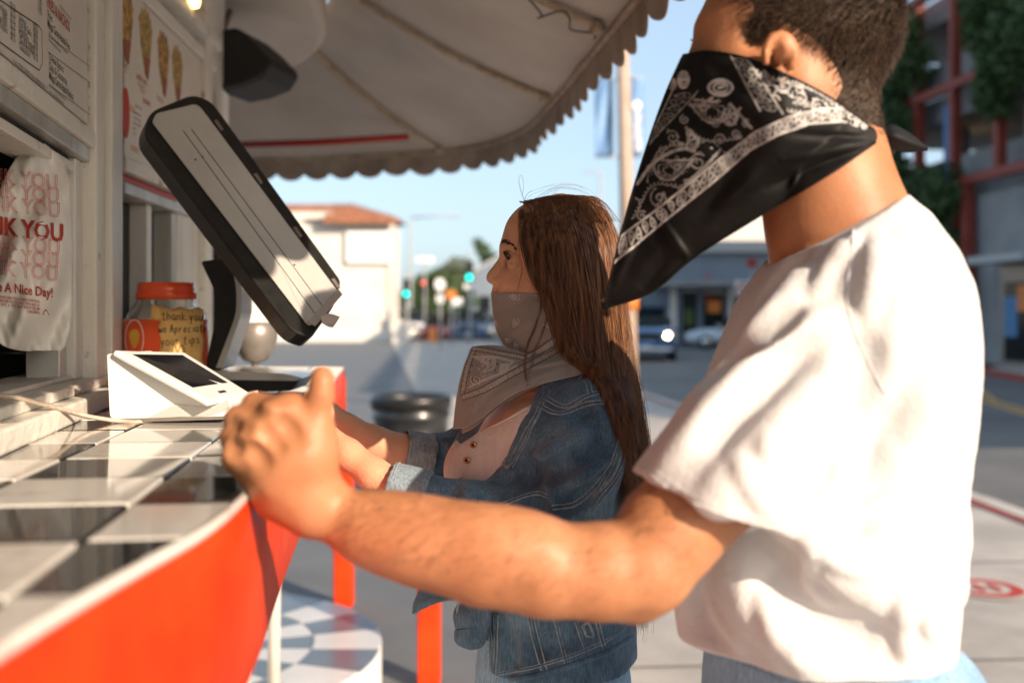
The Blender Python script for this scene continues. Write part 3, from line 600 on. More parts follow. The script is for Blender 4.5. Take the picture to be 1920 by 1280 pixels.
ca = cr(np.array([canvas_pt(ribs_i[3], v) + np.array([.02 * math.sin(v * 70), .05 * math.sin(v * 43), -.028 - .02 * abs(math.sin(v * 31))]) for v in np.linspace(.45, .95, 16)]), 60)
mk('loose_cord', *tube_geo(ca, .0026, 6), M['ink'], aw)
# ---- speaker
sp = empty('loudspeaker', P(440, 150, 2.95), 'black wedge loudspeaker hanging under the awning by the stand corner', 'loudspeaker')
poly = PL([(389, 62, 2.95), (441, 50, 2.95), (474, 78, 2.95), (507, 112, 2.95), (506, 124, 2.95), (490, 148, 2.95), (450, 164, 2.95), (404, 173, 2.95), (398, 150, 2.95), (390, 120, 2.95)])
V, F = prism_geo(poly, (.03, .26, .02)); o = mk('speaker_case', V, F, M['blk_matte'], sp, False); bevel(o, .012, 3)
poly2 = PL([(404, 160, 2.94), (446, 152, 2.94), (488, 136, 2.94), (488, 143, 2.94), (448, 160, 2.94), (406, 168, 2.94)]); V, F = prism_geo(poly2, (0, .01, 0)); mk('speaker_grille', V, F, M['blk_pl'], sp, False)
mk('bracket', *tube_geo(PL([(380, 66, 3.0), (400, 60, 3.0), (420, 52, 3.02), (432, 20, 3.05)]), .010, 8), M['grey_metal'], sp)
# ---- bulb
lb = empty('light_bulb', P(364, 6, 2.45), 'small lit warm bulb under the roof edge', 'light bulb')
mk('bulb', *lathe_geo([(.0005, -.02), (.012, -.015), (.016, 0), (.011, .014), (.0005, .02)], P(364, 2, 2.45), 14), M['lamp_yellow'], lb); mk('socket', *lathe_geo([(.009, .014), (.010, .045), (.006, .05)], P(364, 2, 2.45), 12), M['blk_matte'], lb)
mk('bulb_wire', *tube_geo([P(364, 2, 2.45) + (0, 0, .048), P(364, 2, 2.45) + (0, 0, .2), np.array([-.77, 2.45, 2.36])], .003, 6), M['blk_matte'], lb)

# ---- menu boards
def on(W, uf, zf, k): return lambda px, py: W(uf(px), zf(px, py), k)
b1 = empty('menu_board', W1(0, 1.73, 0), 'white menu board listing fries and nachos with prices', 'menu board')
wbox('board_panel', W1, -1.5, 1.7265, UP - .012, 2.33, .000, .006, 'board', .001, b1)
def txt(lst, W, uf, zf, k, name, m, parent):
    L = None
    L = Letter(lambda x, y: W(x, y, k))
    for t in lst:
        s, px, py, size = t[:4]; L.text(s, uf(px, k), zf(px, py, k), size, sx=(t[4] if len(t) > 4 else .8), align=(t[5] if len(t) > 5 else 'L'), bold=(t[6] if len(t) > 6 else 0))
    return L.build(name, m, parent)
txt([('Fries', 89, 33, .017), ('Mega Carne Asada Fries', 89, 50, .017, .8, 'L', .01), ('Cheese Nachos', 91, 111, .017), ('Chips & Guacamole', 91, 129, .017), ('Mega Carne Asada Nachos', 92, 148, .017, .8, 'L', .01),
     ('Cheese', 35, 36, .0135), ('Pico de Gallo', 35, 47, .0135), ('Jalapeños', 35, 58, .0135), ('Serrano Peppers', 36, 69, .0135), ('Sliced Avocado', 36, 80, .0135), ('Guacamole', 36, 91, .0135),
     ('$0.75', 70, 62, .0135, .7, 'R'), ('$0.50', 70, 73, .0135, .7, 'R'), ('$0.50', 70, 84, .0135, .7, 'R'), ('$1.00', 70, 95, .0135, .7, 'R'), ('$1.50', 70, 106, .0135, .7, 'R'), ('$1.50', 70, 117, .0135, .7, 'R'),
     ('$1.25', 28, 24, .0135, .7, 'R'), ('$1.25', 28, 35, .0135, .7, 'R'), ('$2.25', 28, 47, .0135, .7, 'R'), ('$2.25', 28, 58, .0135, .7, 'R'), ('$2.25', 28, 70, .0135, .7, 'R'), ('$0.75', 28, 81, .0135, .7, 'R'),
     ('Carne Asada', 13, 31, .0135, .7, 'R'), ('Pollo', 13, 42, .0135, .7, 'R'), ('Burger Patty', 13, 53, .0135, .7, 'R'), ('Chicken', 13, 64, .0135, .7, 'R'),
     ('1.85', 78, 12, .017, .7, 'R'), ('1.95', 78, 30, .017, .7, 'R'), ('** ALL ITEMS COOKED ON A COMMON GRILL **', 24, 118, .0095, .8)], W1, u1, z1, .0072, 'lettering', M['ink'], b1)
txt([('carne asada, cheese, salsa, sour cream, guacamole', 91, 66, .009, .62), ('beans, pico de gallo and onions', 91, 77, .009, .62), ('corn tortilla chips, carne asada, cheese, sour', 92, 163, .009, .62), ('cream, pico de gallo, salsa, guacamole', 92, 174, .009, .62),
     ('lettuce, tomato, onions, cheese', 112, 14, .009, .62), ('5.45', 169, 96, .013, .8, 'R'), ('9.75', 171, 122, .013, .8, 'R'), ('6.25', 169, 166, .013, .8, 'R'), ('6.75', 170, 188, .013, .8, 'R'), ('9.95', 170, 212, .013, .8, 'R'), ('9.25', 167, 28, .013, .8, 'R')],
    W1, u1, z1, .0072, 'small_print', mat('ink_grey', (.14, .12, .11), rough=.6), b1)
txt([('FRIES & NACHOS', 88, 12, .024, .74, 'L', .015)], W1, u1, z1, .0072, 'heading', M['ink_red'], b1)
L = Letter(lambda x, y: W1(x, y, .0072)); pf = lambda px, py: (u1(px, .0072), z1(px, py, .0072))
L.line([pf(-30, -20), pf(32, 22), pf(72, 48), pf(78, 58), pf(79, 118), pf(73, 132), pf(34, 104), pf(-30, 58)], .0016)
for a in (60, 90, 150, 178): L.line([pf(90, a + 8), pf(170, a + 66)], .0009)
L.build('rule_lines', M['ink'], b1)
b2 = empty('menu_board', W2(.3, 1.75, 0), 'white picture menu board with four photos of loaded cones beyond the corner post', 'menu board')
wbox('board_panel', W2, .015, 1.7235, .70, 2.072, .000, .006, 'board', .001, b2)
for i, (px, py, hgt) in enumerate([(237, 40, .155), (274, 78, .145), (307, 118, .140), (333, 140, .13)]):
    u, z = u2(px, .0075), z2(px, py, .0075); n = 22; th = np.linspace(0, 1, n); hgt *= .92
    pts = [(u + .043 * math.cos(math.pi * t) * (1 + .12 * math.sin(t * 29)), z + .22 * hgt + .036 * math.sin(math.pi * t) * (1 + .3 * math.sin(t * 37 + i))) for t in th] + [(u - .034, z - .10 * hgt), (u - .002, z - .55 * hgt), (u + .014, z - .6 * hgt), (u + .036, z - .05 * hgt)]
    V, F = prism_geo([W2(a, c_, .0062) for a, c_ in pts], W2(0, 0, .001) - W2(0, 0, 0)); mk('food_photo', V, F, M['food' if i % 2 == 0 else 'food2'], b2, False)
    V, F = prism_geo([W2(u - .018, z - .28 * hgt, .0075), W2(u + .028, z - .24 * hgt, .0075), W2(u + .014, z - .6 * hgt, .0075), W2(u - .002, z - .56 * hgt, .0075)], W2(0, 0, .0005) - W2(0, 0, 0)); mk('cone_photo', V, F, M['cone_red'], b2, False)
txt([('CLASSIC', 223, 106, .020, .8), ('AMERICANO', 256, 148, .018, .7), ('PASTOR', 294, 188, .018, .75), ('SUPREME', 268, 192, .016, .8)], W2, u2, z2, .0075, 'heading', M['ink_red'], b2)
txt([('with carne asada', 224, 114, .009, .8), ('and cheese', 230, 124, .009, .8), ('bacon and eggs', 258, 158, .009, .8), ('grilled onion', 254, 200, .010, .8), ('cilantro & lime', 250, 212, .010, .8), ('cilantro & lime', 250, 222, .010, .8), ('cilantro & lime', 250, 232, .010, .8), ('salsa', 250, 242, .010, .8), ('roja', 250, 252, .010, .8)], W2, u2, z2, .0075, 'small_print', M['ink'], b2)
txt([('2.95 each', 227, 130, .012, .8), ('3.25 each', 262, 170, .012, .8), ('SIDES', 243, 207, .017, .8), ('COMBO', 245, 282, .018, .8)], W2, u2, z2, .0075, 'prices', M['ink_orange'], b2)
V, F = prism_geo([W2(u2(229) + .022 * math.cos(t), z2(229, 212) + .052 * math.sin(t), .0075) for t in np.linspace(0, 2 * math.pi, 25)[:-1]], W2(0, 0, .0006) - W2(0, 0, 0)); mk('round_badge', V, F, M['ink_red'], b2, False)

# ---- counter
ctr = mk('counter', *prism_geo([(x, y, ZC - .055) for x, y in [(-.30, -.9), (-.262, .44), (-.25, .62), (-.243, .72), (-.252, .85), (-.28, 1.05), (-.32, 1.35), (-.515, 2.92), (-1.4, 3.02), (-.9, 2.2), (-.77, 1.95), (-.15, -1.3)]][:0] or [(-.262, -.9, ZC - .055), (-.262, .44, ZC - .055), (-.25, .62, ZC - .055), (-.243, .72, ZC - .055), (-.252, .85, ZC - .055), (-.28, 1.05, ZC - .055), (-.32, 1.35, ZC - .055), (-.515, 2.92, ZC - .055), (-1.35, 3.02, ZC - .055), (-.84, 2.0, ZC - .055), (-.62, .8, ZC - .055), (-.6, -.9, ZC - .055)], (0, 0, .050)), M['grout'], stand, False)
edge = np.array([(-.252, -.9), (-.252, -.5), (-.251, -.1), (-.249, .2), (-.245, .4), (-.241, .52), (-.234, .62), (-.226, .72), (-.229, .82), (-.242, .94), (-.26, 1.06), (-.3, 1.36), (-.40, 2.15), (-.5, 2.95)])
edge_s = cr(edge, 100)
poly = [tuple(p) for p in edge_s] + [(-1.35, 3.05), (-.84, 2.0), (-.60, .8), (-.45, -.9)]
e1 = np.array([-.13, .9915]); e2 = np.array([-.9915, -.13]); o0 = np.array([-.235, .80])
def clip_poly(pl, a, n):                # keep side (p-a).n >= 0
    out_ = []; m_ = len(pl)
    for i in range(m_):
        p, q = np.array(pl[i]), np.array(pl[(i + 1) % m_]); dp, dq = (p - a) @ n, (q - a) @ n
        if dp >= 0: out_.append(p)
        if dp * dq < 0: out_.append(p + (q - p) * dp / (dp - dq))
    return out_
TP = .136
for i in range(-13, 17):
    for j in range(-1, 8):
        a = o0 + e1 * (i * TP + .0025 + .03) + e2 * (j * TP + .0025 + .075); b = a + (e1 + e2) * (TP - .005)
        pl = clip_poly(clip_poly(clip_poly(clip_poly(poly, a, e1), b, -e1), a, e2), b, -e2)
        if len(pl) < 3: continue
        pl = np.array(pl); ar = .5 * abs(np.sum(pl[:, 0] * np.roll(pl[:, 1], -1) - np.roll(pl[:, 0], -1) * pl[:, 1]))
        if ar < 2e-4 or pl[:, 1].max() < -.35: continue
        dz = rng.normal(0, .00035); tx, ty = rng.normal(0, .003, 2); cx_, cy_ = pl.mean(0)
        top = [(x, y, ZC + dz + (x - cx_) * tx + (y - cy_) * ty - .006) for x, y in pl]
        V, F = prism_geo(top, (0, 0, .006)); o = mk('tile', V, F, M['tile_black' if (i + j) % 2 else 'tile_white'], ctr, False)
        m_ = o.modifiers.new('b', 'BEVEL'); m_.width = .0012; m_.segments = 1
# white nosing and orange apron
def ribbon(name, pl, prof, m, parent, closed=True):   # prof: (offset outward, z)
    pl = np.array(pl, float); T = np.gradient(pl, axis=0); T /= np.linalg.norm(T, axis=1)[:, None]; n = np.stack([T[:, 1], -T[:, 0]], 1); K = len(prof)
    V = np.array([[(*(p + nn * o_), z_) for o_, z_ in prof] for p, nn in zip(pl, n)]).reshape(-1, 3); F = []
    for i in range(len(pl) - 1):
        for j in range(K if closed else K - 1): F.append((i * K + j, i * K + (j + 1) % K, (i + 1) * K + (j + 1) % K, (i + 1) * K + j))
    F += [tuple(range(K - 1, -1, -1)), tuple((len(pl) - 1) * K + j for j in range(K))]
    return mk(name, V, F, M[m], parent)
ribbon('edge_trim', edge_s, [(-.003, ZC - .008), (.0030, ZC - .008), (.004, ZC - .004), (.003, ZC - .001), (.001, ZC + .0004), (-.002, ZC + .0002), (-.003, ZC - .004)], 'tile_white', ctr)
ap = ribbon('apron', edge_s, [(-.010, ZC - .0083), (.0040, ZC - .0083), (.0055, ZC - .16), (.003, 1.082), (-.010, 1.082)], 'orange', ctr)
ribbon('apron_return', edge_s, [(-.16, 1.084), (-.012, 1.084), (-.012, 1.10), (-.16, 1.10)], 'mid_in', ctr)
mk('apron', *prism_geo([(-.5, 2.952, 1.082), (-1.35, 3.05, 1.082), (-1.35, 3.065, 1.082), (-.495, 2.967, 1.082)], (0, 0, .132)), M['orange'], ctr, False)
for y_ in (1.5, 2.5): mk('bracket', *prism_geo([(-.85, y_, .82), (-.85, y_, 1.18), (-.36 - .13 * (y_ - 1.35), y_, 1.18), (-.36 - .13 * (y_ - 1.35), y_, 1.12)], (0, .02, 0)), M['white_paint'], ctr, False)
pp = P(534, 1100, 3.3); mk('support_pole', *tube_geo([(-.70, 2.93, .17), (-.70, 2.93, 1.19)], .019, 12), M['white_paint'], stand)
# ---- round tiled plinth
pl0 = tag(mk('plinth', *lathe_geo([(.775, 0), (.775, .145)], (-1.27, 3.73, 0), 80), M['sign_white'], smooth=False), 'round low plinth with ring tiles in white and slate grey', 'plinth')
M['tile_slate'] = mat('tile_slate', (.09, .12, .15), (.12, .15, .18), 8, .3, coat=.2); M['tile_pale'] = mat('tile_pale', (.66, .66, .65), (.58, .58, .57), 6, .3)
for k, (r0, r1, ns) in enumerate([(.52, .772, 20), (.27, .515, 20), (.03, .265, 10)]):
    for s_ in range(ns):
        t0, t1 = [2 * math.pi * (s_ + q) / ns for q in (.012, .988)]; tt = np.linspace(t0, t1, 5)
        pts = [(-1.27 + r0 * math.cos(t), 3.73 + r0 * math.sin(t), .1455) for t in tt] + [(-1.27 + r1 * math.cos(t), 3.73 + r1 * math.sin(t), .1455) for t in tt[::-1]]
        if max(p[0] for p in pts) < -1.5: continue
        V, F = prism_geo(pts, (0, 0, .006)); mk('tile', V, F, M['tile_slate' if (s_ + k) % 2 else 'tile_pale'], pl0, False)
# ---- bollards
def bollard(x, y, lab, w_=.045):
    b = empty('bollard', (x, y, 0), lab, 'bollard', 'orange posts beside the stand'); bevel(mk('post', *prism_geo([(x - w_, y - w_, 0.01), (x + w_, y - w_, 0.01), (x + w_, y + w_, 0.01), (x - w_, y + w_, 0.01)], (0, 0, .83)), M['orange'], b, False), .012, 3)
q = P(645, 1000, 4.75); bollard(q[0], q[1], 'orange square post behind the round tiled plinth')
q = P(805, 1000, 3.75); bollard(q[0], q[1], 'orange square post in front of the woman, right of the plinth', .043)
# ---- bin
bn = empty('rubbish_bin', (-.76, 7.5, 0), 'black round ribbed bin standing on the lot beyond the counter', 'bin')
mk('bin_body', *lathe_geo([(.24, .0), (.255, .02), (.262, .2), (.272, .21), (.272, .23), (.264, .24), (.272, .46), (.282, .47), (.282, .49), (.274, .50), (.280, .62), (.292, .63), (.292, .66), (.284, .67), (.288, .74), (.30, .75), (.302, .78), (.290, .79), (.272, .775), (.262, .3), (.01, .29)], (-.76, 7.5, 0), 40), M['bin_black'], bn)
mk('liner', *lathe_geo([(.303, .70), (.306, .76), (.303, .792), (.288, .796), (.27, .77), (.25, .5), (.01, .45)], (-.76, 7.5, 0), 40), M['blk_pl'], bn)

# ================================================================== BACKGROUND
def bxm(name, lo, hi, m, parent, M_=None, bw=0):
    b = MB(); b.box(lo, hi, M_); o = b.build(name, M[m], parent)
    return bevel(o, bw) if bw else o
def leaves(name, centers, radii, n, size, m, parent, sq=.8):
    c = np.asarray(centers, float); r = np.asarray(radii, float); k = rng.integers(0, len(c), n); d = rng.normal(size=(n, 3)); d /= np.linalg.norm(d, axis=1)[:, None]
    p = c[k] + d * (r[k] * (rng.random(n) ** .45))[:, None] * np.array([1, 1, sq]); a = rng.normal(size=(n, 3)); a /= np.linalg.norm(a, axis=1)[:, None]; b = np.cross(a, rng.normal(size=(n, 3))); b /= np.linalg.norm(b, axis=1)[:, None]
    s = size * (.6 + .8 * rng.random(n))[:, None]; V = np.stack([p - a * s, p + b * s * .6, p + a * s, p - b * s * .6], 1).reshape(-1, 3)
    return mk(name, V, np.arange(n * 4).reshape(-1, 4), M[m], parent, False)
def tree(x, y, h, rad, lab, m='leaf', n=5000, nm='street_tree', z0=.22):
    t = empty(nm, (x, y, -.14), lab, 'tree', 'trees along the street'); tr = mk('trunk', *tube_geo([(x, y, -.14), (x + .1, y, h * .3), (x - .1, y + .1, h * .6), (x + .1, y, h * .85)], [rad * .09, rad * .07, rad * .05, rad * .02], 8), M['bark'], t)
    cs = []; rs = []
    for i in range(15):
        a = rng.random() * 6.28; q = rng.random() ** .6 * rad * .8; zc = h * (.42 + .5 * rng.random()); f = 1 - .5 * abs(zc / h - .6); cs.append((x + math.cos(a) * q * f, y + math.sin(a) * q * f, zc)); rs.append(rad * (.28 + .25 * rng.random()))
        if i < 6: mk('limb', *tube_geo([(x, y, h * .4), ((x + cs[-1][0]) / 2, (y + cs[-1][1]) / 2, (h * .4 + zc) / 2 + .2), cs[-1]], [rad * .04, rad * .03, rad * .01], 6), M['bark'], tr)
    leaves('crown', cs, rs, n, rad * .055, m, t); return t
# pale shop building with tiled roof
wb = empty('shop_building', (-12, 52, 0), 'cream stucco building with orange tiled roof and a blank white sign on its wall', 'building')
bxm('wall', (-19, 52, 0), (-6.25, 55.2, 6.35), 'stucco', wb); bxm('parapet', (-19, 51.9, 6.35), (-9.35, 53.4, 6.75), 'stucco', wb)
rf = mk('roof', np.array([(-9.6, 51.2, 6.38), (-5.85, 51.2, 6.38), (-5.85, 55.8, 6.38), (-19, 55.8, 6.38), (-19, 52.6, 6.75), (-9.6, 52.6, 6.9), (-8.6, 53.6, 7.35), (-19, 53.6, 7.35), (-19, 51.9, 6.76), (-9.6, 51.9, 6.76)]), [(0, 1, 6, 5), (1, 2, 6), (2, 3, 7, 6), (8, 9, 6, 7), (0, 5, 9), (0, 3, 2, 1)], M['roof_tile'], wb, False)
for i in range(12):
    x_ = -9.5 + i * .3; t_ = 1.0 if x_ < -8.6 else max(.12, (-5.85 - x_) / 2.75)
    mk('tile_course', *tube_geo([(x_, 51.22, 6.42), (x_, 51.2 + 2.4 * t_, 6.42 + .97 * t_)], .05, 6), M['roof_tile'], rf)
bxm('fascia', (-9.7, 51.15, 6.12), (-5.8, 51.25, 6.37), 'roof_tile', wb); bxm('downpipe', (-6.45, 51.88, 0), (-6.35, 51.98, 6.3), 'white_worn', wb)
bxm('base_band', (-19, 51.9, 0), (-6.2, 51.99, .55), 'white_worn', wb)
bs = tag(bxm('blank_sign', (-8.62, 51.7, 4.08), (-6.28, 51.88, 5.72), 'sign_white', None, bw=.03), 'blank white sign panel on the cream building wall', 'sign')
wl = tag(bxm('low_wall', (-6.0, 50, 0), (-5.2, 51, 1.1), 'stucco', None), 'low cream pier at the corner of the cream building', 'wall')
def poletop(name, x, y, z0, h, r, m, lab, cat, arm=None, grp=None):
    e = empty(name, (x, y, z0), lab, cat, grp); mk('pole', *tube_geo([(x, y, z0), (x, y, z0 + h * .5), (x, y, z0 + h)], [r, r * .85, r * .7], 10), M[m], e)
    if arm: mk('arm', *tube_geo([(x, y, z0 + h * .985), (x + arm * .6, y, z0 + h), (x + arm, y, z0 + h)], r * .5, 8), M[m], e); bxm('lamp_head', (x + arm * .8, y - .12, z0 + h - .1), (x + arm * 1.1, y + .12, z0 + h + .02), m, e)
    return e
q = P(770, 405, 60); poletop('street_lamp', q[0], 60, -.13, q[2] + .13, .11, 'grey_pole', 'tall grey street lamp with long arm beside the cream building', 'street lamp', 2.7)
q = P(1126, 322, 62); poletop('street_lamp', q[0], 62, -.13, q[2] + .13, .11, 'grey_pole', 'faint far street lamp just above the woman\'s head', 'street lamp', -1.0)
def traffic_light(px, py, d, on_, lab, hp=None):
    q = P(px, py, d); e = empty('traffic_light', (q[0], d, -.13), lab, 'traffic light', 'traffic lights at the crossing')
    mk('pole', *tube_geo([(q[0] + .02, d + .18, -.13), (q[0] + .02, d + .18, q[2] + 1.2)], .07, 8), M['grey_pole'], e)
    zc = q[2] - {'g': -.30, 'r': .30}[on_]; h_ = bxm('signal_housing', (q[0] - .18, d - .02, zc - .5), (q[0] + .18, d + .16, zc + .5), 'blk_matte', e)
    for k, zz in (('r', .30), ('y', 0), ('g', -.30)):
        th = np.linspace(0, 6.28, 17)[:-1]; mm = M['sig_green'] if (k == 'g' and on_ == 'g') else M['sig_red'] if (k == 'r' and on_ == 'r') else M['blk_pl']
        V, F = prism_geo([(q[0] + .135 * math.cos(t), d - .025, zc + zz + .135 * math.sin(t)) for t in th], (0, -.02, 0)); mk('lens', V, F, mm, h_, False)
traffic_light(762, 551, 52, 'g', 'green traffic light beside the corner of the cream building'); traffic_light(880, 520, 47, 'g', 'green traffic light nearest the woman\'s nose, above the dark blue car'); traffic_light(795, 530, 64, 'r', 'small red traffic light between the two green ones'); traffic_light(735, 528, 66, 'r', 'faint red traffic light at the edge of the cream building')
def board_sign(px, py, d, w_, h_, m, lab, text=None, rnd=False, tm='ink', cat='sign', ts=.2):
    q = P(px, py, d); e = empty('street_sign', (q[0], d, -.13), lab, cat); mk('pole', *tube_geo([(q[0], d + .05, -.13), (q[0], d + .05, q[2] + h_ / 2)], .035, 8), M['grey_pole'], e)
    if rnd: V, F = prism_geo([(q[0] + w_ / 2 * math.cos(t), d, q[2] + h_ / 2 * math.sin(t)) for t in np.linspace(0, 6.28, 25)[:-1]], (0, .03, 0)); mk('sign_panel', V, F, M[m], e, False)
    else: bxm('sign_panel', (q[0] - w_ / 2, d - .02, q[2] - h_ / 2), (q[0] + w_ / 2, d + .01, q[2] + h_ / 2), m, e, bw=.01)
    if text:
        L = Letter(lambda x, y: np.array([q[0] + x, d - .03, q[2] + y])); L.text(text, 0, -ts * .35, ts, align='C'); L.build('lettering', M[tm], e)
    return e
board_sign(797, 487, 56, .95, .28, 'sign_white', 'white street name plate left of the tall tree', 'MAIN ST', tm='ink_red', ts=.2)
board_sign(825, 533, 40, .42, .5, 'sign_white', 'tall white sign below the pale tree', rnd=True); board_sign(825, 560, 42, .3, .34, 'sign_white', 'smaller white sign under the tall white one'); board_sign(882, 537, 46, .6, .24, 'sign_white', 'white plate below the green light nearest the woman')
board_sign(846, 552, 44, .5, .42, 'ink_orange', 'orange roadwork sign beside the white signs', rnd=True); board_sign(858, 566, 50, .5, .4, 'sign_white', 'pale sign just above the dark blue car roof')
# palms / trees
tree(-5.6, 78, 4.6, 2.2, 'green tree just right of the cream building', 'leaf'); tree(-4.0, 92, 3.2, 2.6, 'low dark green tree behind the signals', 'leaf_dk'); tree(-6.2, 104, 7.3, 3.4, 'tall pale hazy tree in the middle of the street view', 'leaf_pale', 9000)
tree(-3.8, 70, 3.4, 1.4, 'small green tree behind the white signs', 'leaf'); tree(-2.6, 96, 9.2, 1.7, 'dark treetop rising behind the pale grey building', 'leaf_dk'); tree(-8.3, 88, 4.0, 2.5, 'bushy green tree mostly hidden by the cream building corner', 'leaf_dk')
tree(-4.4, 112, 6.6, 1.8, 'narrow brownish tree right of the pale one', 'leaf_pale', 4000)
gb = empty('grey_building', (0, 84, 0), 'pale blue grey building with sloping roofline behind the woman\'s face', 'building')
V, F = prism_geo([(-3.4, 80, -.1), (-3.4, 80, 4.6), (3.0, 80, 8.2), (3.0, 80, -.1)], (2, 18, 0)); mk('wall', V, F, M['stucco_shaded'], gb, False)
V, F = prism_geo([(-3.6, 79.8, 4.5), (-3.6, 79.8, 4.75), (3.0, 79.8, 8.5), (3.0, 79.8, 8.2)], (2, 18.5, 0)); mk('roof', V, F, M['grey_pole'], gb, False)
for i in range(3): f_ = bxm('window', (-2.6 + i * 1.6, 79.9, 1.4), (-1.7 + i * 1.6, 79.98, 2.9), 'glass_dk', gb)
# low storefront row
sf = empty('storefront_row', (11, 48, -.1), 'low blue grey storefront row with dark doorways behind the parked silver car', 'building')
bxm('wall', (4.2, 48, -.13), (19, 58, 4.75), 'stucco_shaded', sf); bxm('upper_storey', (10.3, 50, 4.75), (13.4, 57, 6.6), 'stucco', sf); bxm('parapet', (4.0, 47.7, 4.4), (19.2, 47.99, 4.95), 'grey_pole', sf)
bxm('canopy', (6.8, 46.6, 2.75), (19, 47.98, 3.0), 'conc_bld', sf)
for x0, x1, m in [(5.0, 5.5, 'white_paint'), (7.6, 7.9, 'white_paint'), (10.4, 10.6, 'white_paint'), (12.3, 12.5, 'white_paint')]: bxm('pilaster', (x0, 47.8, -.1), (x1, 47.97, 2.74), m, sf)
for x0, x1, z0, z1 in [(5.7, 6.2, 0, 2.3), (8.2, 8.9, 0, 2.6), (9.2, 10.2, 0, 2.5), (10.8, 12.1, .6, 2.5), (13, 15, .5, 2.5), (15.6, 16.5, 0, 2.5)]:
    w_ = bxm('window', (x0, 47.9, z0), (x1, 47.985, z1), 'glass_dk', sf); bxm('frame', (x0, 47.86, z1 - .08), (x1, 47.9, z1), 'white_paint', w_)
bxm('poster', (9.4, 47.8, 1.5), (10.0, 47.88, 2.1), 'ink_orange', sf); bxm('poster', (8.3, 47.8, .9), (8.7, 47.88, 1.7), 'leaf', sf)
L = Letter(lambda x, y: np.array([11.6 + x, 47.6, 2.0 + y])); L.text('DINER', .0, .9, .55); L.build('shop_lettering', M['ink'], sf)
L = Letter(lambda x, y: np.array([9.35 + x, 47.6, 3.1 + y])); [L.text(ch, 0, -.38 * i, .42, align='C') for i, ch in enumerate('OPEN')]; L.build('vertical_lettering', M['ink_red'], sf)
e = board_sign(1410, 493, 40, .42, .42, 'ink_red', 'round red sign on a pole in front of the storefronts', rnd=True)
e = board_sign(1393, 541, 34, .52, .52, 'sign_white', 'white no turning sign with red ring beside the man\'s shirt'); q = P(1393, 541, 34)
V, F = tube_geo([(q[0] + .19 * math.cos(t), 33.95, q[2] + .19 * math.sin(t)) for t in np.linspace(0, 6.28, 25)], .03, 6); mk('red_ring', V, F, M['ink_red'], e); mk('red_bar', *tube_geo([(q[0] - .13, 33.95, q[2] + .13), (q[0] + .13, 33.95, q[2] - .13)], .025, 6), M['ink_red'], e)
# banner pole
q = P(1176, 640, 12.0); bx, by = q[0], 12.0
bp = empty('banner_pole', (bx, by, 0), 'tall tan lamp post with a blue banner on each side at the pavement edge', 'lamp post')
mk('pole', *tube_geo([(bx + .04, by, 0), (bx, by, 2.5), (bx - .07, by, 5.2)], [.105, .09, .072], 14), M['wood_pole'], bp); mk('pole_base', *tube_geo([(bx + .04, by, 0), (bx + .04, by, .5)], [.16, .13], 14), M['grey_pole'], bp)
mk('tape', *tube_geo([(bx + .03, by, 1.46), (bx + .03, by, 1.62)], .107, 14), M['ink_orange'], bp)
for side_, (a, b) in enumerate([(1116, 1150), (1178, 1208)]):
    x0, x1 = P(a, 0, by)[0], P(b, 0, by)[0]; z0_, z1_ = P(0, 294, by)[2], P(0, 147, by)[2]; nvx = 14
    Vg = np.array([[(x0 + (x1 - x0) * i / 7, by + .02 * math.sin(i + k * .5), z1_ + (z0_ - z1_) * k / nvx) for i in range(8)] for k in range(nvx + 1)])
    bnr = sheet('banner', Vg, M['banner_blue'], bp, .004)
    if side_ == 0: Vg2 = Vg[:, 5:].copy(); Vg2[..., 1] -= .012; sheet('banner_stripe', Vg2, M['banner_navy'], bnr, .003)
    else:
        L = Letter(lambda x, y: np.array([x1 - .045 - y, by - .05, z0_ + .06 + x])); L.text('summer', 0, 0, .15, bold=.02); L.build('lettering', M['sign_white'], bnr)
        V, F = prism_geo([(x0 + .10 + .055 * math.cos(t), by - .05, z1_ - .34 + .06 * math.sin(t)) for t in np.linspace(0, 6.28, 17)[:-1]], (0, .004, 0)); mk('emblem', V, F, M['sign_white'], bnr, False)
    for zz in (z0_, z1_): mk('bracket', *tube_geo([(bx - .04, by, zz), (x0 if side_ == 0 else x1, by, zz)], .014, 6), M['grey_pole'], bp)
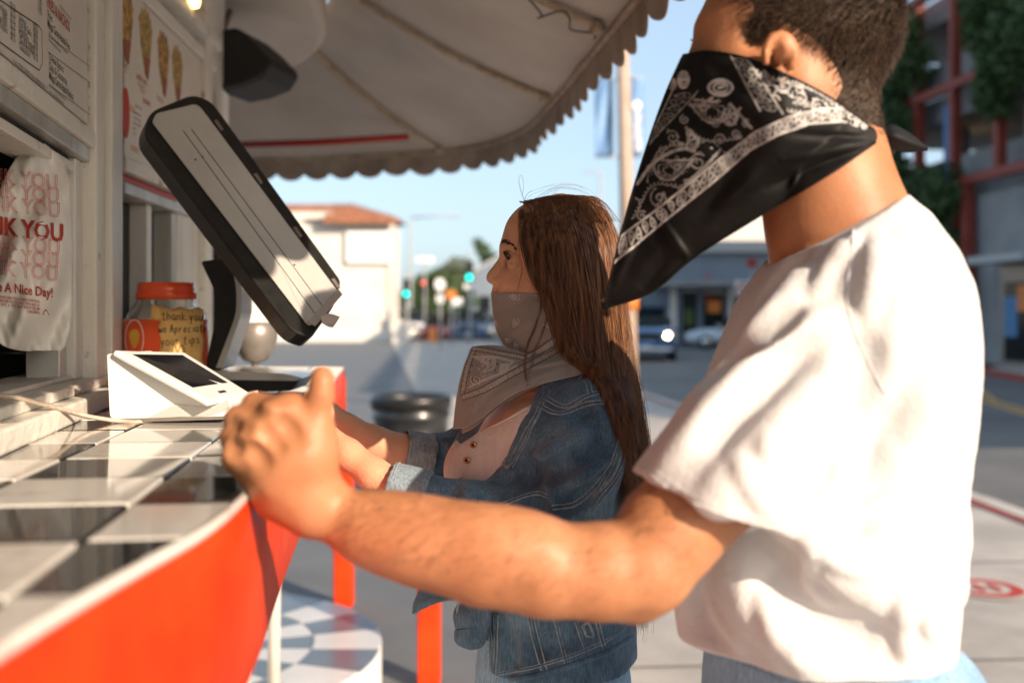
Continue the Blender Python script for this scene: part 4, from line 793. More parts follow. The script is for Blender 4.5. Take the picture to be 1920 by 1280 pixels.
# cars
def car(name, x, y, yaw, col, lab, L_=4.6, W_=1.85, H=1.5, hood=.95, lights=False, cab=(-1.9, 1.05), z0=-.134):
    e = empty(name, (x, y, z0), lab, 'car', 'cars in the street'); c, s = math.cos(yaw), math.sin(yaw)
    T = lambda q: np.array([x + c * q[0] - s * q[1], y + s * q[0] + c * q[1], z0 + q[2]]); h = L_ / 2; wv = W_ / 2
    def hull(name, st, m, parent):      # stations: (x, zb, zt, half bottom, half top)
        V = []; K = 10
        for a, zb, zt, wb_, wt in st:
            ring = [(-wb_ * .94, zb), (wb_ * .94, zb), (wb_, zb + .12), (wb_, zb + (zt - zb) * .6), (wt, zt - .05), (wt * .9, zt), (-wt * .9, zt), (-wt, zt - .05), (-wb_, zb + (zt - zb) * .6), (-wb_, zb + .12)]
            V += [T((a, p_, r_)) for p_, r_ in ring]
        F = [(i * K + j, i * K + (j + 1) % K, (i + 1) * K + (j + 1) % K, (i + 1) * K + j) for i in range(len(st) - 1) for j in range(K)] + [tuple(range(K - 1, -1, -1)), tuple((len(st) - 1) * K + j for j in range(K))]
        return mk(name, V, F, M[m], parent)
    b = hull('body', [(-h, .40, .80, wv * .86, wv * .8), (-h + .12, .26, .92, wv * .95, wv * .88), (-h + .7, .24, .98, wv, wv * .92), (-.9, .24, .96, wv, wv * .93), (.8, .24, .95, wv, wv * .93), (h - .9, .24, hood, wv, wv * .9), (h - .2, .26, hood - .12, wv * .96, wv * .84), (h, .36, hood - .3, wv * .86, wv * .72)], col, e)
    a0, a1 = cab; hull('glasshouse', [(a0, .92, .95, wv * .9, wv * .86), (a0 + .45, .9, H - .07, wv * .9, wv * .72), (a1 - .75, .9, H - .05, wv * .9, wv * .72), (a1, .9, .94, wv * .9, wv * .84)], 'glass_dk', e)
    hull('roof_panel', [(a0 + .42, H - .08, H - .03, wv * .72, wv * .66), (a0 + .8, H - .08, H, wv * .73, wv * .68), (a1 - 1.0, H - .08, H, wv * .73, wv * .68), (a1 - .62, H - .09, H - .05, wv * .71, wv * .66)], col, e)
    for sx in (-1, 1):
        for sy in (-1, 1):
            cx_ = sx * (h - .85); ww = mk('wheel', *tube_geo([T((cx_, sy * (wv - .22), .32)), T((cx_, sy * (wv + .01), .32))], .32, 20), M['tyre'], e); mk('rim', *tube_geo([T((cx_, sy * (wv), .32)), T((cx_, sy * (wv + .02), .32))], .19, 14), M['chrome'], ww)
        mk('headlight', *tube_geo([T((h - .16, sx * wv * .72, hood - .28)), T((h + .015, sx * wv * .70, hood - .30))], .095, 12), M['lamp_warm' if lights else 'chrome'], e)
        mk('tail_light', *tube_geo([T((-h - .01, sx * wv * .72, .72)), T((-h + .16, sx * wv * .72, .72))], .09, 10), M['tail'], e)
        bxm('mirror', (a1 - .25, sx * (wv + .02) - .08, .95), (a1 - .08, sx * (wv + .02) + .08, 1.09), col, e, T)
    bxm('grille', (h - .1, -wv * .5, hood - .46), (h + .01, wv * .5, hood - .20), 'blk_pl', e, T, .01); bxm('bumper', (h - .15, -wv * .86, .33), (h + .05, wv * .86, .46), 'chrome' if lights else col, e, T, .03); bxm('number_plate', (h + .052, -.16, .40), (h + .06, .16, .50), 'sign_white', e, T)
    return e
q = P(1224, 0, 33.5); car('pickup_truck', q[0], 35.5, R(-97), 'car_blue', 'blue pickup with lit warm headlights driving towards the camera', 5.0, 2.05, 1.80, 1.14, True)
q = P(1350, 0, 48); car('parked_car', q[0] + .2, 45, R(172), 'car_silver', 'silver saloon seen from the side in front of the storefronts', 4.7, 1.8, 1.42, .92)
q = P(882, 0, 55); car('moving_car', q[0], 57, R(-93), 'car_navy', 'dark blue car facing the camera in the middle of the street', 4.8, 2.15, 1.72, 1.1); q = P(826, 0, 56); car('moving_car', q[0], 56, R(-95), 'car_red', 'dark red car behind the dark blue car', 4.4, 1.8, 1.5)
q = P(738, 0, 62); car('parked_van', -6.0, 57, R(-80), 'car_white', 'white van at the corner of the cream building', 4.8, 1.9, 1.9, 1.15); car('moving_car', -5.6, 78, R(-92), 'car_black', 'far dark car near the red signal', 4.5, 1.8, 1.5); car('moving_car', -2.0, 88, R(-92), 'car_silver', 'far silver car to the left of the woman\'s mask', 4.5, 1.8, 1.5)
car('parked_car', -8.8, 84, R(-92), 'car_white', 'far white car beyond the roadwork cones', 4.5, 1.8, 1.5); car('moving_car', -1.2, 66, R(-92), 'car_white', 'white car right behind the dark blue car with bright lights', 4.5, 1.8, 1.5, lights=True)
for i, (px, d) in enumerate([(808, 52), (815, 50), (800, 55)]):
    q = P(px, 0, d); e = tag(mk('traffic_cone', *lathe_geo([(.25, 0), (.25, .04), (.16, .05), (.1, .55), (.04, .95), (.02, .96)], (q[0], d, -.13), 14), M['ink_orange']), ['orange traffic cone nearest the dark red car', 'orange traffic cone in the middle of the three', 'orange traffic cone farthest from the dark red car'][i], 'traffic cone', 'cones in the street')
# parking structure
pk = empty('parking_structure', (15, 26, 0), 'grey concrete parking structure with red steel frame, blue column and doorway', 'building')
PF = frame((15.2, 8), (-.086, 1.0))     # along the facade, k>0 towards the street is +n -> use negative k
def pz(px):                             # u on the facade under a pixel column
    r = (px - 960) / FPX; y = (15.2 + .086 * 8) / (r + .086); return y - 8
def pb(name, u0, u1_, z0, z1_, k0, k1, m, bw=0): b = MB(); b.box((u0, z0, k0), (u1_, z1_, k1), lambda q: PF(q[0] * 1.0, q[1], q[2])); o = b.build(name, M[m], pk); return bevel(o, bw) if bw else o
U0, U1, U2 = -10, pz(1812), pz(1600)
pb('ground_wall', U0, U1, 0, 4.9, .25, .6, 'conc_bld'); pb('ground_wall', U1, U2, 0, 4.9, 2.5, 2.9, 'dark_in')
for z in (5.0, 8.0, 11.2): pb('floor_slab', U0, U2, z - .45, z + .35, .6, 12, 'conc_bld')
for z in (5.35, 8.3, 11.5): pb('steel_beam', U0 if z > 5 else U0, U2 if z > 6 else U1 + .3, z - .13, z + .13, -.15, .15, 'steel_red')
for z in (6.2, 9.3): pb('spandrel', U0, U2 - 2, z - .75, z + .1, .55, .75, 'conc_bld')
for px in (1645, 1721, 1788, 1872, 1960): u = pz(px); pb('steel_column', u - .12, u + .12, 5.2 if px > 1800 else 4.0, 11.6, -.14, .14, 'steel_red')
u = pz(1812); pb('steel_column', u - .14, u + .14, 0, 5.3, -.14, .14, 'steel_red')
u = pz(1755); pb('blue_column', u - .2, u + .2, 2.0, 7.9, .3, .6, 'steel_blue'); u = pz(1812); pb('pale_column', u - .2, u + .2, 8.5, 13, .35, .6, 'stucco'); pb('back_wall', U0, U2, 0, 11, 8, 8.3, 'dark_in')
for px in (1700, 1835, 1905): u = pz(px); pb('concrete_column', u - .25, u + .25, 5.2, 11, 1.5, 2.0, 'conc_bld')
u0_, u1_ = pz(1925), pz(1868); pb('door_frame', u0_ - 1, u1_, 0, 2.75, .05, .2, 'grey_metal', .01); pb('door_glass', u0_ - .9, u1_ - .25, .15, 2.3, .03, .045, 'glass_dk'); pb('door_canopy', u0_ - 1, u1_ + .2, 2.8, 3.0, -.8, .2, 'grey_pole'); pb('poster', u1_ - .9, u1_ - .3, .8, 1.9, .0, .02, 'steel_blue'); pb('poster', u0_ - .2, u0_ + .5, 1.5, 2.2, .0, .02, 'ink_orange')
pb('glass_reflection', pz(1775), pz(1735), 9.0, 9.9, 1.1, 1.2, 'stucco'); pb('glass_reflection', pz(1806), pz(1793), 9.2, 9.8, 1.1, 1.2, 'sign_white')  # pale unlit panels standing for bright reflections in the garage glass
q = P(1822, 288, 33); mk('ceiling_lamp', *lathe_geo([(.02, -.12), (.14, -.1), (.16, 0), (.1, .08), (.02, .1)], (q[0] + .2, q[1], q[2]), 14), M['lamp_yellow'], pk)
def ivy(pts, rad, n, lab, m='leaf_dk'):
    e = empty('climbing_ivy', pts[0], lab, 'ivy', 'ivy on the parking structure'); leaves('foliage', pts, [rad * (.7 + .5 * rng.random()) for _ in pts], n, .09, m, e, 1.3); mk('stem', *tube_geo([pts[0], pts[len(pts) // 2], pts[-1]], .03, 6), M['bark'], e)
fac = lambda px, py, k=-.3: (lambda u: PF(u, CAMZ - (py - HOR) / FPX * (8 + u), k))(pz(px))
ivy([fac(x, y) for x, y in [(1690, 90), (1700, 140), (1685, 190), (1700, 240), (1670, 280), (1690, 330), (1665, 380), (1690, 430), (1660, 500), (1690, 560), (1650, 600), (1720, 120), (1715, 60)]], .75, 16000, 'tall dark ivy hanging right behind the man\'s neck')
ivy([fac(x, y) for x, y in [(1745, 360), (1775, 390), (1750, 430), (1785, 460), (1770, 520), (1740, 480), (1720, 420), (1790, 360), (1800, 540)]], .6, 9000, 'ivy clump under the blue column', 'leaf')
ivy([fac(x, y) for x, y in [(1870, 20), (1900, 60), (1880, 90), (1925, 30), (1860, 60), (1930, 100), (1890, 130), (1885, 170), (1945, 60), (1850, 10)]], .7, 12000, 'ivy mass hanging over the top beam at the right')

# ================================================================== THINGS ON THE COUNTER
def plane_fn(a, b, c):
    a, b, c = map(np.asarray, (a, b, c)); n = np.cross(b - a, c - a); n /= np.linalg.norm(n); o = np.array([0, 0, CAMZ])
    def f(px, py, off=0.0):
        d = np.array([(px - 960) / FPX, 1, -(py - HOR) / FPX]); t = ((a - o) @ n) / (d @ n); q = o + d * t; m = n if n[1] < 0 else -n
        return q + m * off
    return f
def round_poly(p, r, seg=5):
    p = [np.array(q, float) for q in p]; out_ = []
    for i in range(len(p)):
        a, b, c = p[i - 1], p[i], p[(i + 1) % len(p)]; r_ = r[i] if hasattr(r, '__len__') else r; u = (a - b) / np.linalg.norm(a - b); v = (c - b) / np.linalg.norm(c - b)
        for t in np.linspace(0, 1, seg): out_.append(b + u * r_ * (1 - t) ** 2 + v * r_ * t ** 2)
    return out_
# display
dp = empty('display_screen', P(480, 725, 2.0), 'large black framed till display tilted on a grey arm above the counter', 'till display')
DF = plane_fn(P(285, 215, 1.80), P(365, 195, 1.88), P(580, 612, 1.66))
outer = round_poly([(266, 250), (283, 208), (362, 176), (398, 190), (641, 527), (628, 572), (584, 634), (548, 622)], [22, 16, 16, 16, 10, 12, 8, 20])
outer3 = np.array([DF(a, b) for a, b in outer]); ext = P(449, 416, 1.80) - P(465, 395, 1.765)
V, F = prism_geo(outer3, ext); o = mk('display_frame', V, F, M['blk_pl'], dp, False); bevel(o, .004, 3)
inner_ = round_poly([(284, 232), (292, 216), (366, 198), (376, 206), (634, 552), (632, 560), (582, 613), (574, 610)], [5, 5, 8, 5, 4, 4, 5, 5])
V, F = prism_geo([DF(a, b, .004) for a, b in inner_], ext * .05); mk('back_panel', V, F, M['shell'], dp, False)
V, F = prism_geo([DF(a, b, .006) for a, b in [(632, 545), (640, 556), (588, 616), (575, 607)]], ext * .02); mk('bottom_lip', V, F, M['chrome'], dp, False)
for (a0, b0), (a1, b1) in [((342, 248), (588, 590)), ((358, 246), (604, 578))]:
    o = mk('groove', *tube_geo([DF(a0 + (a1 - a0) * t, b0 + (b1 - b0) * t, .0042) for t in (0, .5, 1)], .0007, 6), M['blk_pl'], dp)
for t in (.06, .36, .66, .95):
    a, b = 388 + (634 - 388) * t, 212 + (545 - 212) * t; V, F = prism_geo([DF(a - 3, b - 2, .005), DF(a + 3, b - 4, .005), DF(a + 15, b + 14, .005), DF(a + 10, b + 17, .005)], ext * .04); mk('clip', V, F, M['grey_metal'], dp, False)
for a, b in [(365, 303), (378, 298), (550, 500)]: mk('screw', *tube_geo([DF(a, b, .004), DF(a, b, .006)], .0016, 8), M['blk_pl'], dp)
arm = round_poly([(376, 490), (432, 482), (450, 530), (449, 585), (412, 693), (384, 693), (403, 600), (402, 545)], [6, 10, 20, 20, 2, 2, 20, 12])
V, F = prism_geo(np.array([P(a, b, 1.93) for a, b in arm]), (0, .055, 0)); o = mk('arm', V, F, M['blk_pl'], dp, False); bevel(o, .004, 3)
armg = round_poly([(428, 480), (436, 482), (454, 532), (453, 588), (418, 690), (404, 690), (443, 588), (443, 535)], [3, 4, 20, 20, 2, 2, 20, 20])
V, F = prism_geo(np.array([P(a, b, 1.925) for a, b in armg]), (.004, .065, 0)); o = mk('arm_trim', V, F, M['shell'], dp, False); bevel(o, .002, 2)
bt = round_poly([(382, 694), (540, 700), (568, 709), (556, 714), (400, 712)], [4, 20, 4, 4, 4])
V, F = prism_geo(np.array([P(a, b, 1.92) for a, b in bt]), (0, .16, 0)); o = mk('base_top', V, F, M['shell'], dp, False); bevel(o, .003, 2)
bt = round_poly([(400, 712.5), (562, 712.5), (545, 733), (425, 736)], 4)
V, F = prism_geo(np.array([P(a, b, 1.925) for a, b in bt]), (0, .15, 0)); o = mk('base', V, F, M['blk_pl'], dp, False); bevel(o, .003, 2)
tp = tag(sheet('tape_scrap', patch([[P(600, 592, 1.66), P(618, 588, 1.67), P(637, 594, 1.68)], [P(603, 602, 1.66), P(618, 606, 1.665), P(630, 606, 1.67)], [P(604, 606, 1.66), P(614, 612, 1.66), P(624, 614, 1.66)]], 6, 8), M['canvas'], None, .001), 'scrap of beige tape sticking out under the display', 'tape')
# payment terminal
tm = empty('card_reader', P(310, 790, 1.46), 'white card payment terminal with tilted touch screen on the tiles', 'card reader')
def bil(A, B, C, D): return lambda s, t: A * (1 - s) * (1 - t) + B * s * (1 - t) + C * s * t + D * (1 - s) * t
A, B, C, D = P(213, 655, 1.42), P(393, 752, 1.395), P(468, 735, 1.50), P(345, 659, 1.56); TS = bil(A, B, C, D); tn = np.cross(B - A, D - A); tn /= np.linalg.norm(tn); tn = tn if tn[2] > 0 else -tn
def slab(name, s0, t0, s1, t1, h0, h1, m, bw, parent=tm):
    c = [TS(s0, t0), TS(s1, t0), TS(s1, t1), TS(s0, t1)]; V = np.array([q + tn * h0 for q in c] + [q + tn * h1 for q in c]); b = MB(); b.hexa(V); o = b.build(name, M[m], parent)
    return bevel(o, bw, 3) if bw else o
slab('tablet', 0, 0, 1, 1, -.010, 0, 'wh_pl', .004); slab('touch_screen', .10, .13, .76, .87, .0002, .0008, 'screen', 0); slab('logo', .88, .42, .92, .58, .0002, .0006, 'ink', 0)
for kk, (s_a, s_b) in enumerate([(.3, .32), (.5, .505)]): pass
body = round_poly([(200, 664), (212, 662), (392, 762), (430, 742), (433, 768), (418, 782), (262, 789), (206, 784)], [4, 4, 6, 3, 6, 6, 10, 8])
V, F = prism_geo(np.array([P(a, b, 1.43) for a, b in body]), (.012, .115, 0)); o = mk('terminal_body', V, F, M['wh_pl'], tm, False); bevel(o, .005, 3)
ft = round_poly([(330, 757), (398, 765), (428, 748), (431, 766), (400, 778), (275, 784)], 4); V, F = prism_geo(np.array([P(a, b, 1.4285) for a, b in ft]), (0, .004, 0)); mk('side_panel', V, F, M['shell'], tm, False)
ft = round_poly([(210, 785), (425, 780), (420, 786), (262, 791)], 2); V, F = prism_geo(np.array([P(a, b, 1.428) for a, b in ft]), (0, .11, 0)); mk('foot', V, F, M['grey_metal'], tm, False)
cb = tag(mk('charging_cable', *tube_geo(cr(PL([(-120, 725, 1.15), (0, 741, 1.247), (40, 747, 1.262), (90, 760, 1.30), (150, 777, 1.385), (205, 787, 1.42), (250, 791, 1.425), (285, 788, 1.44)]), 60), .0032, 8), M['wh_wire']), 'dirty white cable running over the sill to the card reader', 'cable')
# tip jar
JX, JY = P(312, 700, 1.93)[0], 1.93
jr = empty('tip_jar', (JX, JY, ZC), 'big clear plastic tip jar with red lid, red label and handwritten note', 'tip jar')
jh = lambda py: CAMZ - (py - HOR) / FPX * JY - ZC
mk('jar_glass', *lathe_geo([(.06, .001), (.073, .006), (.077, .02), (.0775, jh(640)), (.0765, jh(605)), (.071, jh(588)), (.060, jh(574)), (.054, jh(567)), (.053, jh(560)), (.050, jh(548)), (.048, jh(550)), (.048, jh(563)), (.052, jh(575)), (.066, jh(592)), (.073, jh(610)), (.0735, .02), (.06, .008)], (JX, JY, ZC), 56), M['jar'], jr)
lid = mk('lid', *lathe_geo([(.050, jh(562)), (.0545, jh(561)), (.0550, jh(549)), (.0535, jh(546)), (.0535, jh(543)), (.0525, jh(532)), (.050, jh(530)), (.02, jh(530.5))], (JX, JY, ZC), 60), M['red_plastic'], jr)
for k in range(60):
    a = 2 * math.pi * k / 60
    if math.sin(a) < .35: mk('lid_ridge', *tube_geo([(JX + .0548 * math.cos(a), JY + .0548 * math.sin(a), ZC + jh(560)), (JX + .0548 * math.cos(a), JY + .0548 * math.sin(a), ZC + jh(550))], .0009, 4), M['red_plastic'], lid)
def jpt(px, py, off=.0):                # point of the jar wall under a pixel
    X = (px - 960) / FPX; r = .0782 + off; zrel = jh(py)
    if zrel > jh(600): r = np.interp(zrel, [jh(600), jh(588), jh(574)], [.0775, .0722, .062]) + off
    a_, b_, c_ = X * X + 1, -2 * (X * JX + JY), JX * JX + JY * JY - r * r; disc_ = max(b_ * b_ - 4 * a_ * c_, 0); y = (-b_ - math.sqrt(disc_)) / (2 * a_); return np.array([X * y, y, ZC + zrel])
th = np.linspace(-2.9, 2.9, 70)
Vg = np.array([[(JX + .0779 * math.cos(a - math.pi / 2), JY + .0779 * math.sin(a - math.pi / 2), ZC + z) for a in th] for z in np.linspace(.012, jh(598), 5)]); sheet('label', Vg, M['red_plastic'], jr, .0004, flip=True)
Vg = np.array([[jpt(a + 2.0 * math.sin(b * .13), b + 2.5 * math.sin(a * .2), .0012 + .0006 * math.sin(a * .3 + b * .2)) for a in np.linspace(300, 381, 16)] for b in np.linspace(578, 700, 20)]); note = sheet('note', Vg, M['paper'], jr, .0004)
Vg = np.array([[jpt(a, b + (a - 290) * .1, .0008 + .0006 * math.sin(a * .5)) for a in np.linspace(284, 304, 8)] for b in np.linspace(573, 600, 6)]); sheet('tape', Vg, M['paper'], jr, .0004)
GL = {'t': [[(.3, 1), (.3, .05), (.5, 0)], [(.05, .65), (.55, .68)]], 'h': [[(.1, 1), (.1, 0)], [(.1, .4), (.3, .6), (.5, .45), (.5, 0)]], 'a': [[(.55, .55), (.3, .65), (.08, .35), (.25, .02), (.5, .2), (.55, .55), (.55, .1), (.65, 0)]], 'n': [[(.1, .6), (.1, 0)], [(.1, .4), (.3, .6), (.5, .45), (.52, 0)]],
      'k': [[(.1, 1), (.1, 0)], [(.5, .6), (.12, .3), (.52, 0)]], 'y': [[(.1, .6), (.3, .1)], [(.55, .62), (.2, -.45)]], 'o': [[(.35, .6), (.1, .4), (.15, .05), (.4, 0), (.55, .3), (.35, .6)]], 'u': [[(.1, .6), (.12, .1), (.3, 0), (.5, .2), (.52, .6), (.55, 0)]], '!': [[(.3, 1), (.27, .3)], [(.26, .05), (.27, 0)]],
      'w': [[(.05, .6), (.2, 0), (.35, .45), (.5, 0), (.68, .62)]], 'e': [[(.1, .32), (.5, .36), (.4, .62), (.12, .45), (.12, .12), (.35, 0), (.55, .12)]], 'A': [[(.05, 0), (.3, 1), (.6, 0)], [(.15, .4), (.5, .4)]], 'p': [[(.1, .6), (.1, -.4)], [(.1, .45), (.35, .62), (.52, .35), (.35, .05), (.1, .12)]], 'r': [[(.1, .6), (.12, 0)], [(.12, .35), (.3, .58), (.48, .55)]],
      'c': [[(.5, .5), (.3, .62), (.1, .35), (.2, .03), (.5, .08)]], 'i': [[(.2, .6), (.22, 0)], [(.2, .8), (.21, .84)]], 's': [[(.5, .55), (.25, .62), (.15, .45), (.45, .22), (.35, .02), (.1, .06)]], ' ': [], '<': [[(.5, .25), (.25, .75), (.05, .55), (.1, .1), (.5, -.5), (.95, .15), (.95, .6), (.7, .75), (.5, .25)]]}
L = Letter(lambda x, y: jpt(x, y, .0026))
for line, x, y, s_, sl in [('thank you!', 303, 599, 15, .02), ('we Apreciate', 297, 622, 13.5, -.01), ('your tips', 301, 645, 15, -.04), ('<', 322, 668, 30, 0), ('ll', 362, 690, 12, 0)]:
    for ch in line:
        for st in GL.get(ch, [[(.2, .9), (.2, 0)]]):
            pts = cr(np.array(st, float), 4 * len(st)); L.line(np.stack([x + pts[:, 0] * s_ * .8 + rng.normal(0, .12), y - pts[:, 1] * s_ + (x - 300) * sl], 1), 1.5)
        x += s_ * (.36 if ch in ' i' else .62)
L.build('handwriting', M['ink'], note)
L = Letter(lambda x, y: jpt(x, y, .0016)); tt = np.linspace(0, 6.2832, 40); L.line(np.stack([252 + 17 * np.cos(tt), 633 + 34 * np.sin(tt)], 1), 1.6); L.build('label_ring', M['sign_white'], jr)
L = Letter(lambda x, y: jpt(x, y, .0018)); L.poly([(252 + 9 * math.cos(t) * (1 - .35 * math.sin(t)), 636 - 3 + 17 * math.sin(t)) for t in np.linspace(0, 6.2832, 24)[:-1]]); L.build('label_emblem', M['gold'], jr)
b_ = lathe_geo([(.01, .010), (.068, .012), (.069, .07), (.064, .10), (.03, .115), (.01, .11)], (JX, JY, ZC), 24); mk('banknotes', b_[0] + .004 * rng.normal(size=b_[0].shape), b_[1], M['jar_in'], jr)
# grey metal cup behind the arm
gx = P(478, 700, 2.25); gc = empty('metal_cup', (gx[0], 2.25, ZC), 'grey rounded metal cup on a short stem behind the display arm', 'metal cup')
mk('bowl', *lathe_geo([(.006, .045), (.026, .052), (.043, .075), (.050, .105), (.049, .135), (.046, .137), (.046, .105), (.03, .07), (.01, .062)], (gx[0], 2.25, ZC), 32), M['grey_metal'], gc); mk('stem', *lathe_geo([(.022, 0), (.02, .012), (.008, .02), (.007, .046)], (gx[0], 2.25, ZC), 20), M['grey_metal'], gc)
# pot in the kitchen
pt = P(62, 690, 1.78); kp = empty('cooking_pot', (pt[0] - .05, 1.85, 1.13), 'dark metal pot on the bench inside the hatch', 'pot')
mk('pot_body', *lathe_geo([(.10, 0), (.12, .01), (.125, .20), (.131, .205), (.119, .207), (.112, .02), (.01, .015)], (pt[0] - .05, 1.85, 1.13), 36), mat('pot', (.06, .06, .055), rough=.3, metal=.7), kp)
# plastic bag
def bag_d(px, py): return 1.50 + .0006 * (px - 60) - .055 * math.cos(min(1.5, abs(px - 62) / 62)) * math.sin(math.pi * min(1, max(0, (py - 270) / 400))) + .010 * math.sin(py * .045 + px * .06) + .004 * math.sin(px * .14 + py * .03) + .0008 * math.sin(px * .31 - py * .11)
bgp = lambda px, py, o=0.0: P(px, py, bag_d(px, py) - o)
rows_ = [(262, 60, 72), (285, 42, 100), (305, 26, 118), (340, 8, 128), (400, -14, 132), (480, -24, 135), (560, -24, 134), (610, -18, 131), (635, -6, 127), (650, 14, 120), (657, 46, 112)]
bag = empty('plastic_bag', bgp(62, 657), 'white thank-you plastic takeaway bag hanging in the serving hatch', 'plastic bag')
rp = cr(np.array(rows_, float), 90); Vg = np.array([[bgp(a + (b - a) * t, y) for t in np.linspace(0, 1, 60)] for y, a, b in rp]); sheet('bag_front', Vg, M['bag'], bag, .0012)
Vg = np.array([[P(a + (b - a) * t, y, bag_d(a + (b - a) * t, y) + .10 * max(0, math.sin(math.pi * t)) ** .5) for t in np.linspace(0, 1, 30)] for y, a, b in rp[::2]]); sheet('bag_back', Vg, M['bag'], bag, .0012, flip=True)
mk('handle', *tube_geo(cr(PL([(66, 266, 1.50), (60, 230, 1.50), (40, 200, 1.52), (20, 150, 1.56)]), 14), [.012] * 6 + [.009] * 8, 8), M['bag'], bag)
L = Letter(lambda x, y: bgp(x, -y + (x - 60) * .12, .0045)); L.text('THANK YOU', 119, -446, 46, .80, .035, 'R'); L.text('Have A Nice Day!', 99, -553, 25, .72, .02, 'R')
L.build('lettering', M['ink_red'], bag)
def outline_geo(s):
    c = bpy.data.curves.new('t', 'FONT'); c.body = s; c.size = 1; c.fill_mode = 'NONE'; c.bevel_depth = .014; c.bevel_resolution = 0; c.resolution_u = 2
    o = bpy.data.objects.new('t', c); me = bpy.data.meshes.new_from_object(o); V = np.array([v.co[:] for v in me.vertices]); F = [tuple(p.vertices) for p in me.polygons]; bpy.data.objects.remove(o); bpy.data.curves.remove(c); bpy.data.meshes.remove(me); return V, F
V, F = outline_geo('THANK YOU'); mb = MB(); wv_ = V[:, 0].max()
for i, y in enumerate([472, 497, 521, 402, 376, 350]):
    s_ = 40; mb.add([bgp(112 - 2 * (i % 3) + (a - wv_) * s_ * .84, y + ((114 + (a - wv_) * s_ * .84) - 60) * .12 - b * s_, .0050 + c * .01) for a, b, c in V], F)
mb.build('outline_lettering', mat('ink_pink', (.70, .22, .18), rough=.5), bag)
L = Letter(lambda x, y: bgp(x, -y + (x - 60) * .12, .0035))
for i, s_ in enumerate(['PLEASE RETURN TO A PARTICIPATING', 'STORE FOR RECYCLING. THIS BAG IS', 'NOT A TOY. KEEP AWAY FROM', 'CHILDREN']): L.text(s_, 74, -566 - i * 7, 7.2, .7, .01, 'R')
L.line([(86, -577), (92, -586), (80, -586), (86, -577)], 2); L.build('small_print', M['ink_red'], bag)

# ================================================================== MAN
def rod(s, pts, k=.008, mode='u'):      # pts: (px,py,d,rpx) radius in photo pixels at that depth
    return s.chain([P(*q[:3]) for q in pts], [q[3] * q[2] / FPX for q in pts], k, mode)
def depth_map(s, x0, x1, y0, y1, st, d0=None):
    xs, ys = np.arange(x0, x1 + st, st), np.arange(y0, y1 + st, st); ds = np.arange(s.ax[1][0] if d0 is None else d0, s.ax[1][-1], .0015); Z = np.full((len(ys), len(xs)), np.nan)
    for i, y in enumerate(ys):
        dr = np.stack([(xs - 960) / FPX, np.ones(len(xs)), np.full(len(xs), -(y - HOR) / FPX)], 1); pts = np.array([0, 0, CAMZ]) + ds[None, :, None] * dr[:, None, :]
        p = pts.reshape(-1, 3); v = s.sample(p); ok = np.ones(len(p), bool)
        for j in range(3): ok &= (p[:, j] > s.ax[j][0]) & (p[:, j] < s.ax[j][-1])
        v = np.where(ok, v, 1).reshape(len(xs), len(ds)); neg = v < 0; has = neg.any(1); Z[i, has] = ds[neg.argmax(1)[has]]
    def f(px, py):
        X = np.clip((np.asarray(px) - x0) / st, 0, len(xs) - 1.01); Y = np.clip((np.asarray(py) - y0) / st, 0, len(ys) - 1.01); i, j = Y.astype(int), X.astype(int); fy, fx = Y - i, X - j
        W = [(1 - fy) * (1 - fx), (1 - fy) * fx, fy * (1 - fx), fy * fx]; Q = [Z[i, j], Z[i, j + 1], Z[i + 1, j], Z[i + 1, j + 1]]; num = sum(np.where(np.isnan(q), 0, q * w_) for q, w_ in zip(Q, W)); den = sum(np.where(np.isnan(q), 0, w_) for q, w_ in zip(Q, W))
        return np.where(den > .01, num / np.maximum(den, .01), 9.0)
    return f
man = empty('person', (.38, 1.08, 0), 'man in white t-shirt and black paisley bandana mask resting his fist on the counter', 'person', 'customers at the counter')
mb_ = SDF([(-.285, -.05, .0026), (-.05, .2, .004), (.2, .56, .003)], [(.78, .98, .0026), (.98, 1.40, .005)], [(0.0, 1.0, .015), (1.0, 1.12, .005), (1.12, 1.80, .0028)])
D0 = 1.085
mb_.ell(P(1516, 34, D0), (.094, .075, .106), .01); mb_.ell(P(1412, 30, D0), (.052, .058, .055), .03); mb_.ell(P(1392, 50, D0), (.048, .055, .022), .02)
mb_.ell(P(1402, 165, D0), (.064, .058, .085), .03); mb_.ell(P(1440, 150, D0), (.07, .066, .06), .03); rod(mb_, [(1330, 84, D0, 20), (1290, 150, D0, 24)], .012)
rod(mb_, [(1350, 285, D0, 44), (1460, 250, D0 - .045, 40), (1500, 170, D0 - .05, 34)], .03); rod(mb_, [(1350, 285, D0, 44), (1460, 250, D0 + .045, 40), (1500, 170, D0 + .05, 34)], .03)
rod(mb_, [(1530, 215, D0, 108), (1545, 330, D0, 114), (1572, 430, D0, 126), (1600, 520, D0, 150)], .02)
mb_.ell(P(1425, 62, 1.022), (.010, .012, .012), .02, 's')
# ears
for sy, dd in ((1, 1.008), (-1, 1.162)):
    o_ = -sy; rod(mb_, [(1462, 128, dd, 12), (1470, 96, dd - .012 * sy, 18), (1466, 86, dd - .016 * sy, 17)], .006)
    for i in range(11):
        t0, t1 = [R(200 - 235 * q / 11) for q in (i, i + 1)]
        a, b = [P(1463 + 27 * math.cos(t), 103 - 37 * math.sin(t), dd - .018 * sy) for t in (t0, t1)]; mb_.cone(a, b, .0042, .0042, .003)
    mb_.ell(P(1462, 142, dd - .012 * sy), (.008, .005, .009), .005); mb_.ell(P(1458, 106, dd - .026 * sy), (.0085, .009, .015), .004, 's')
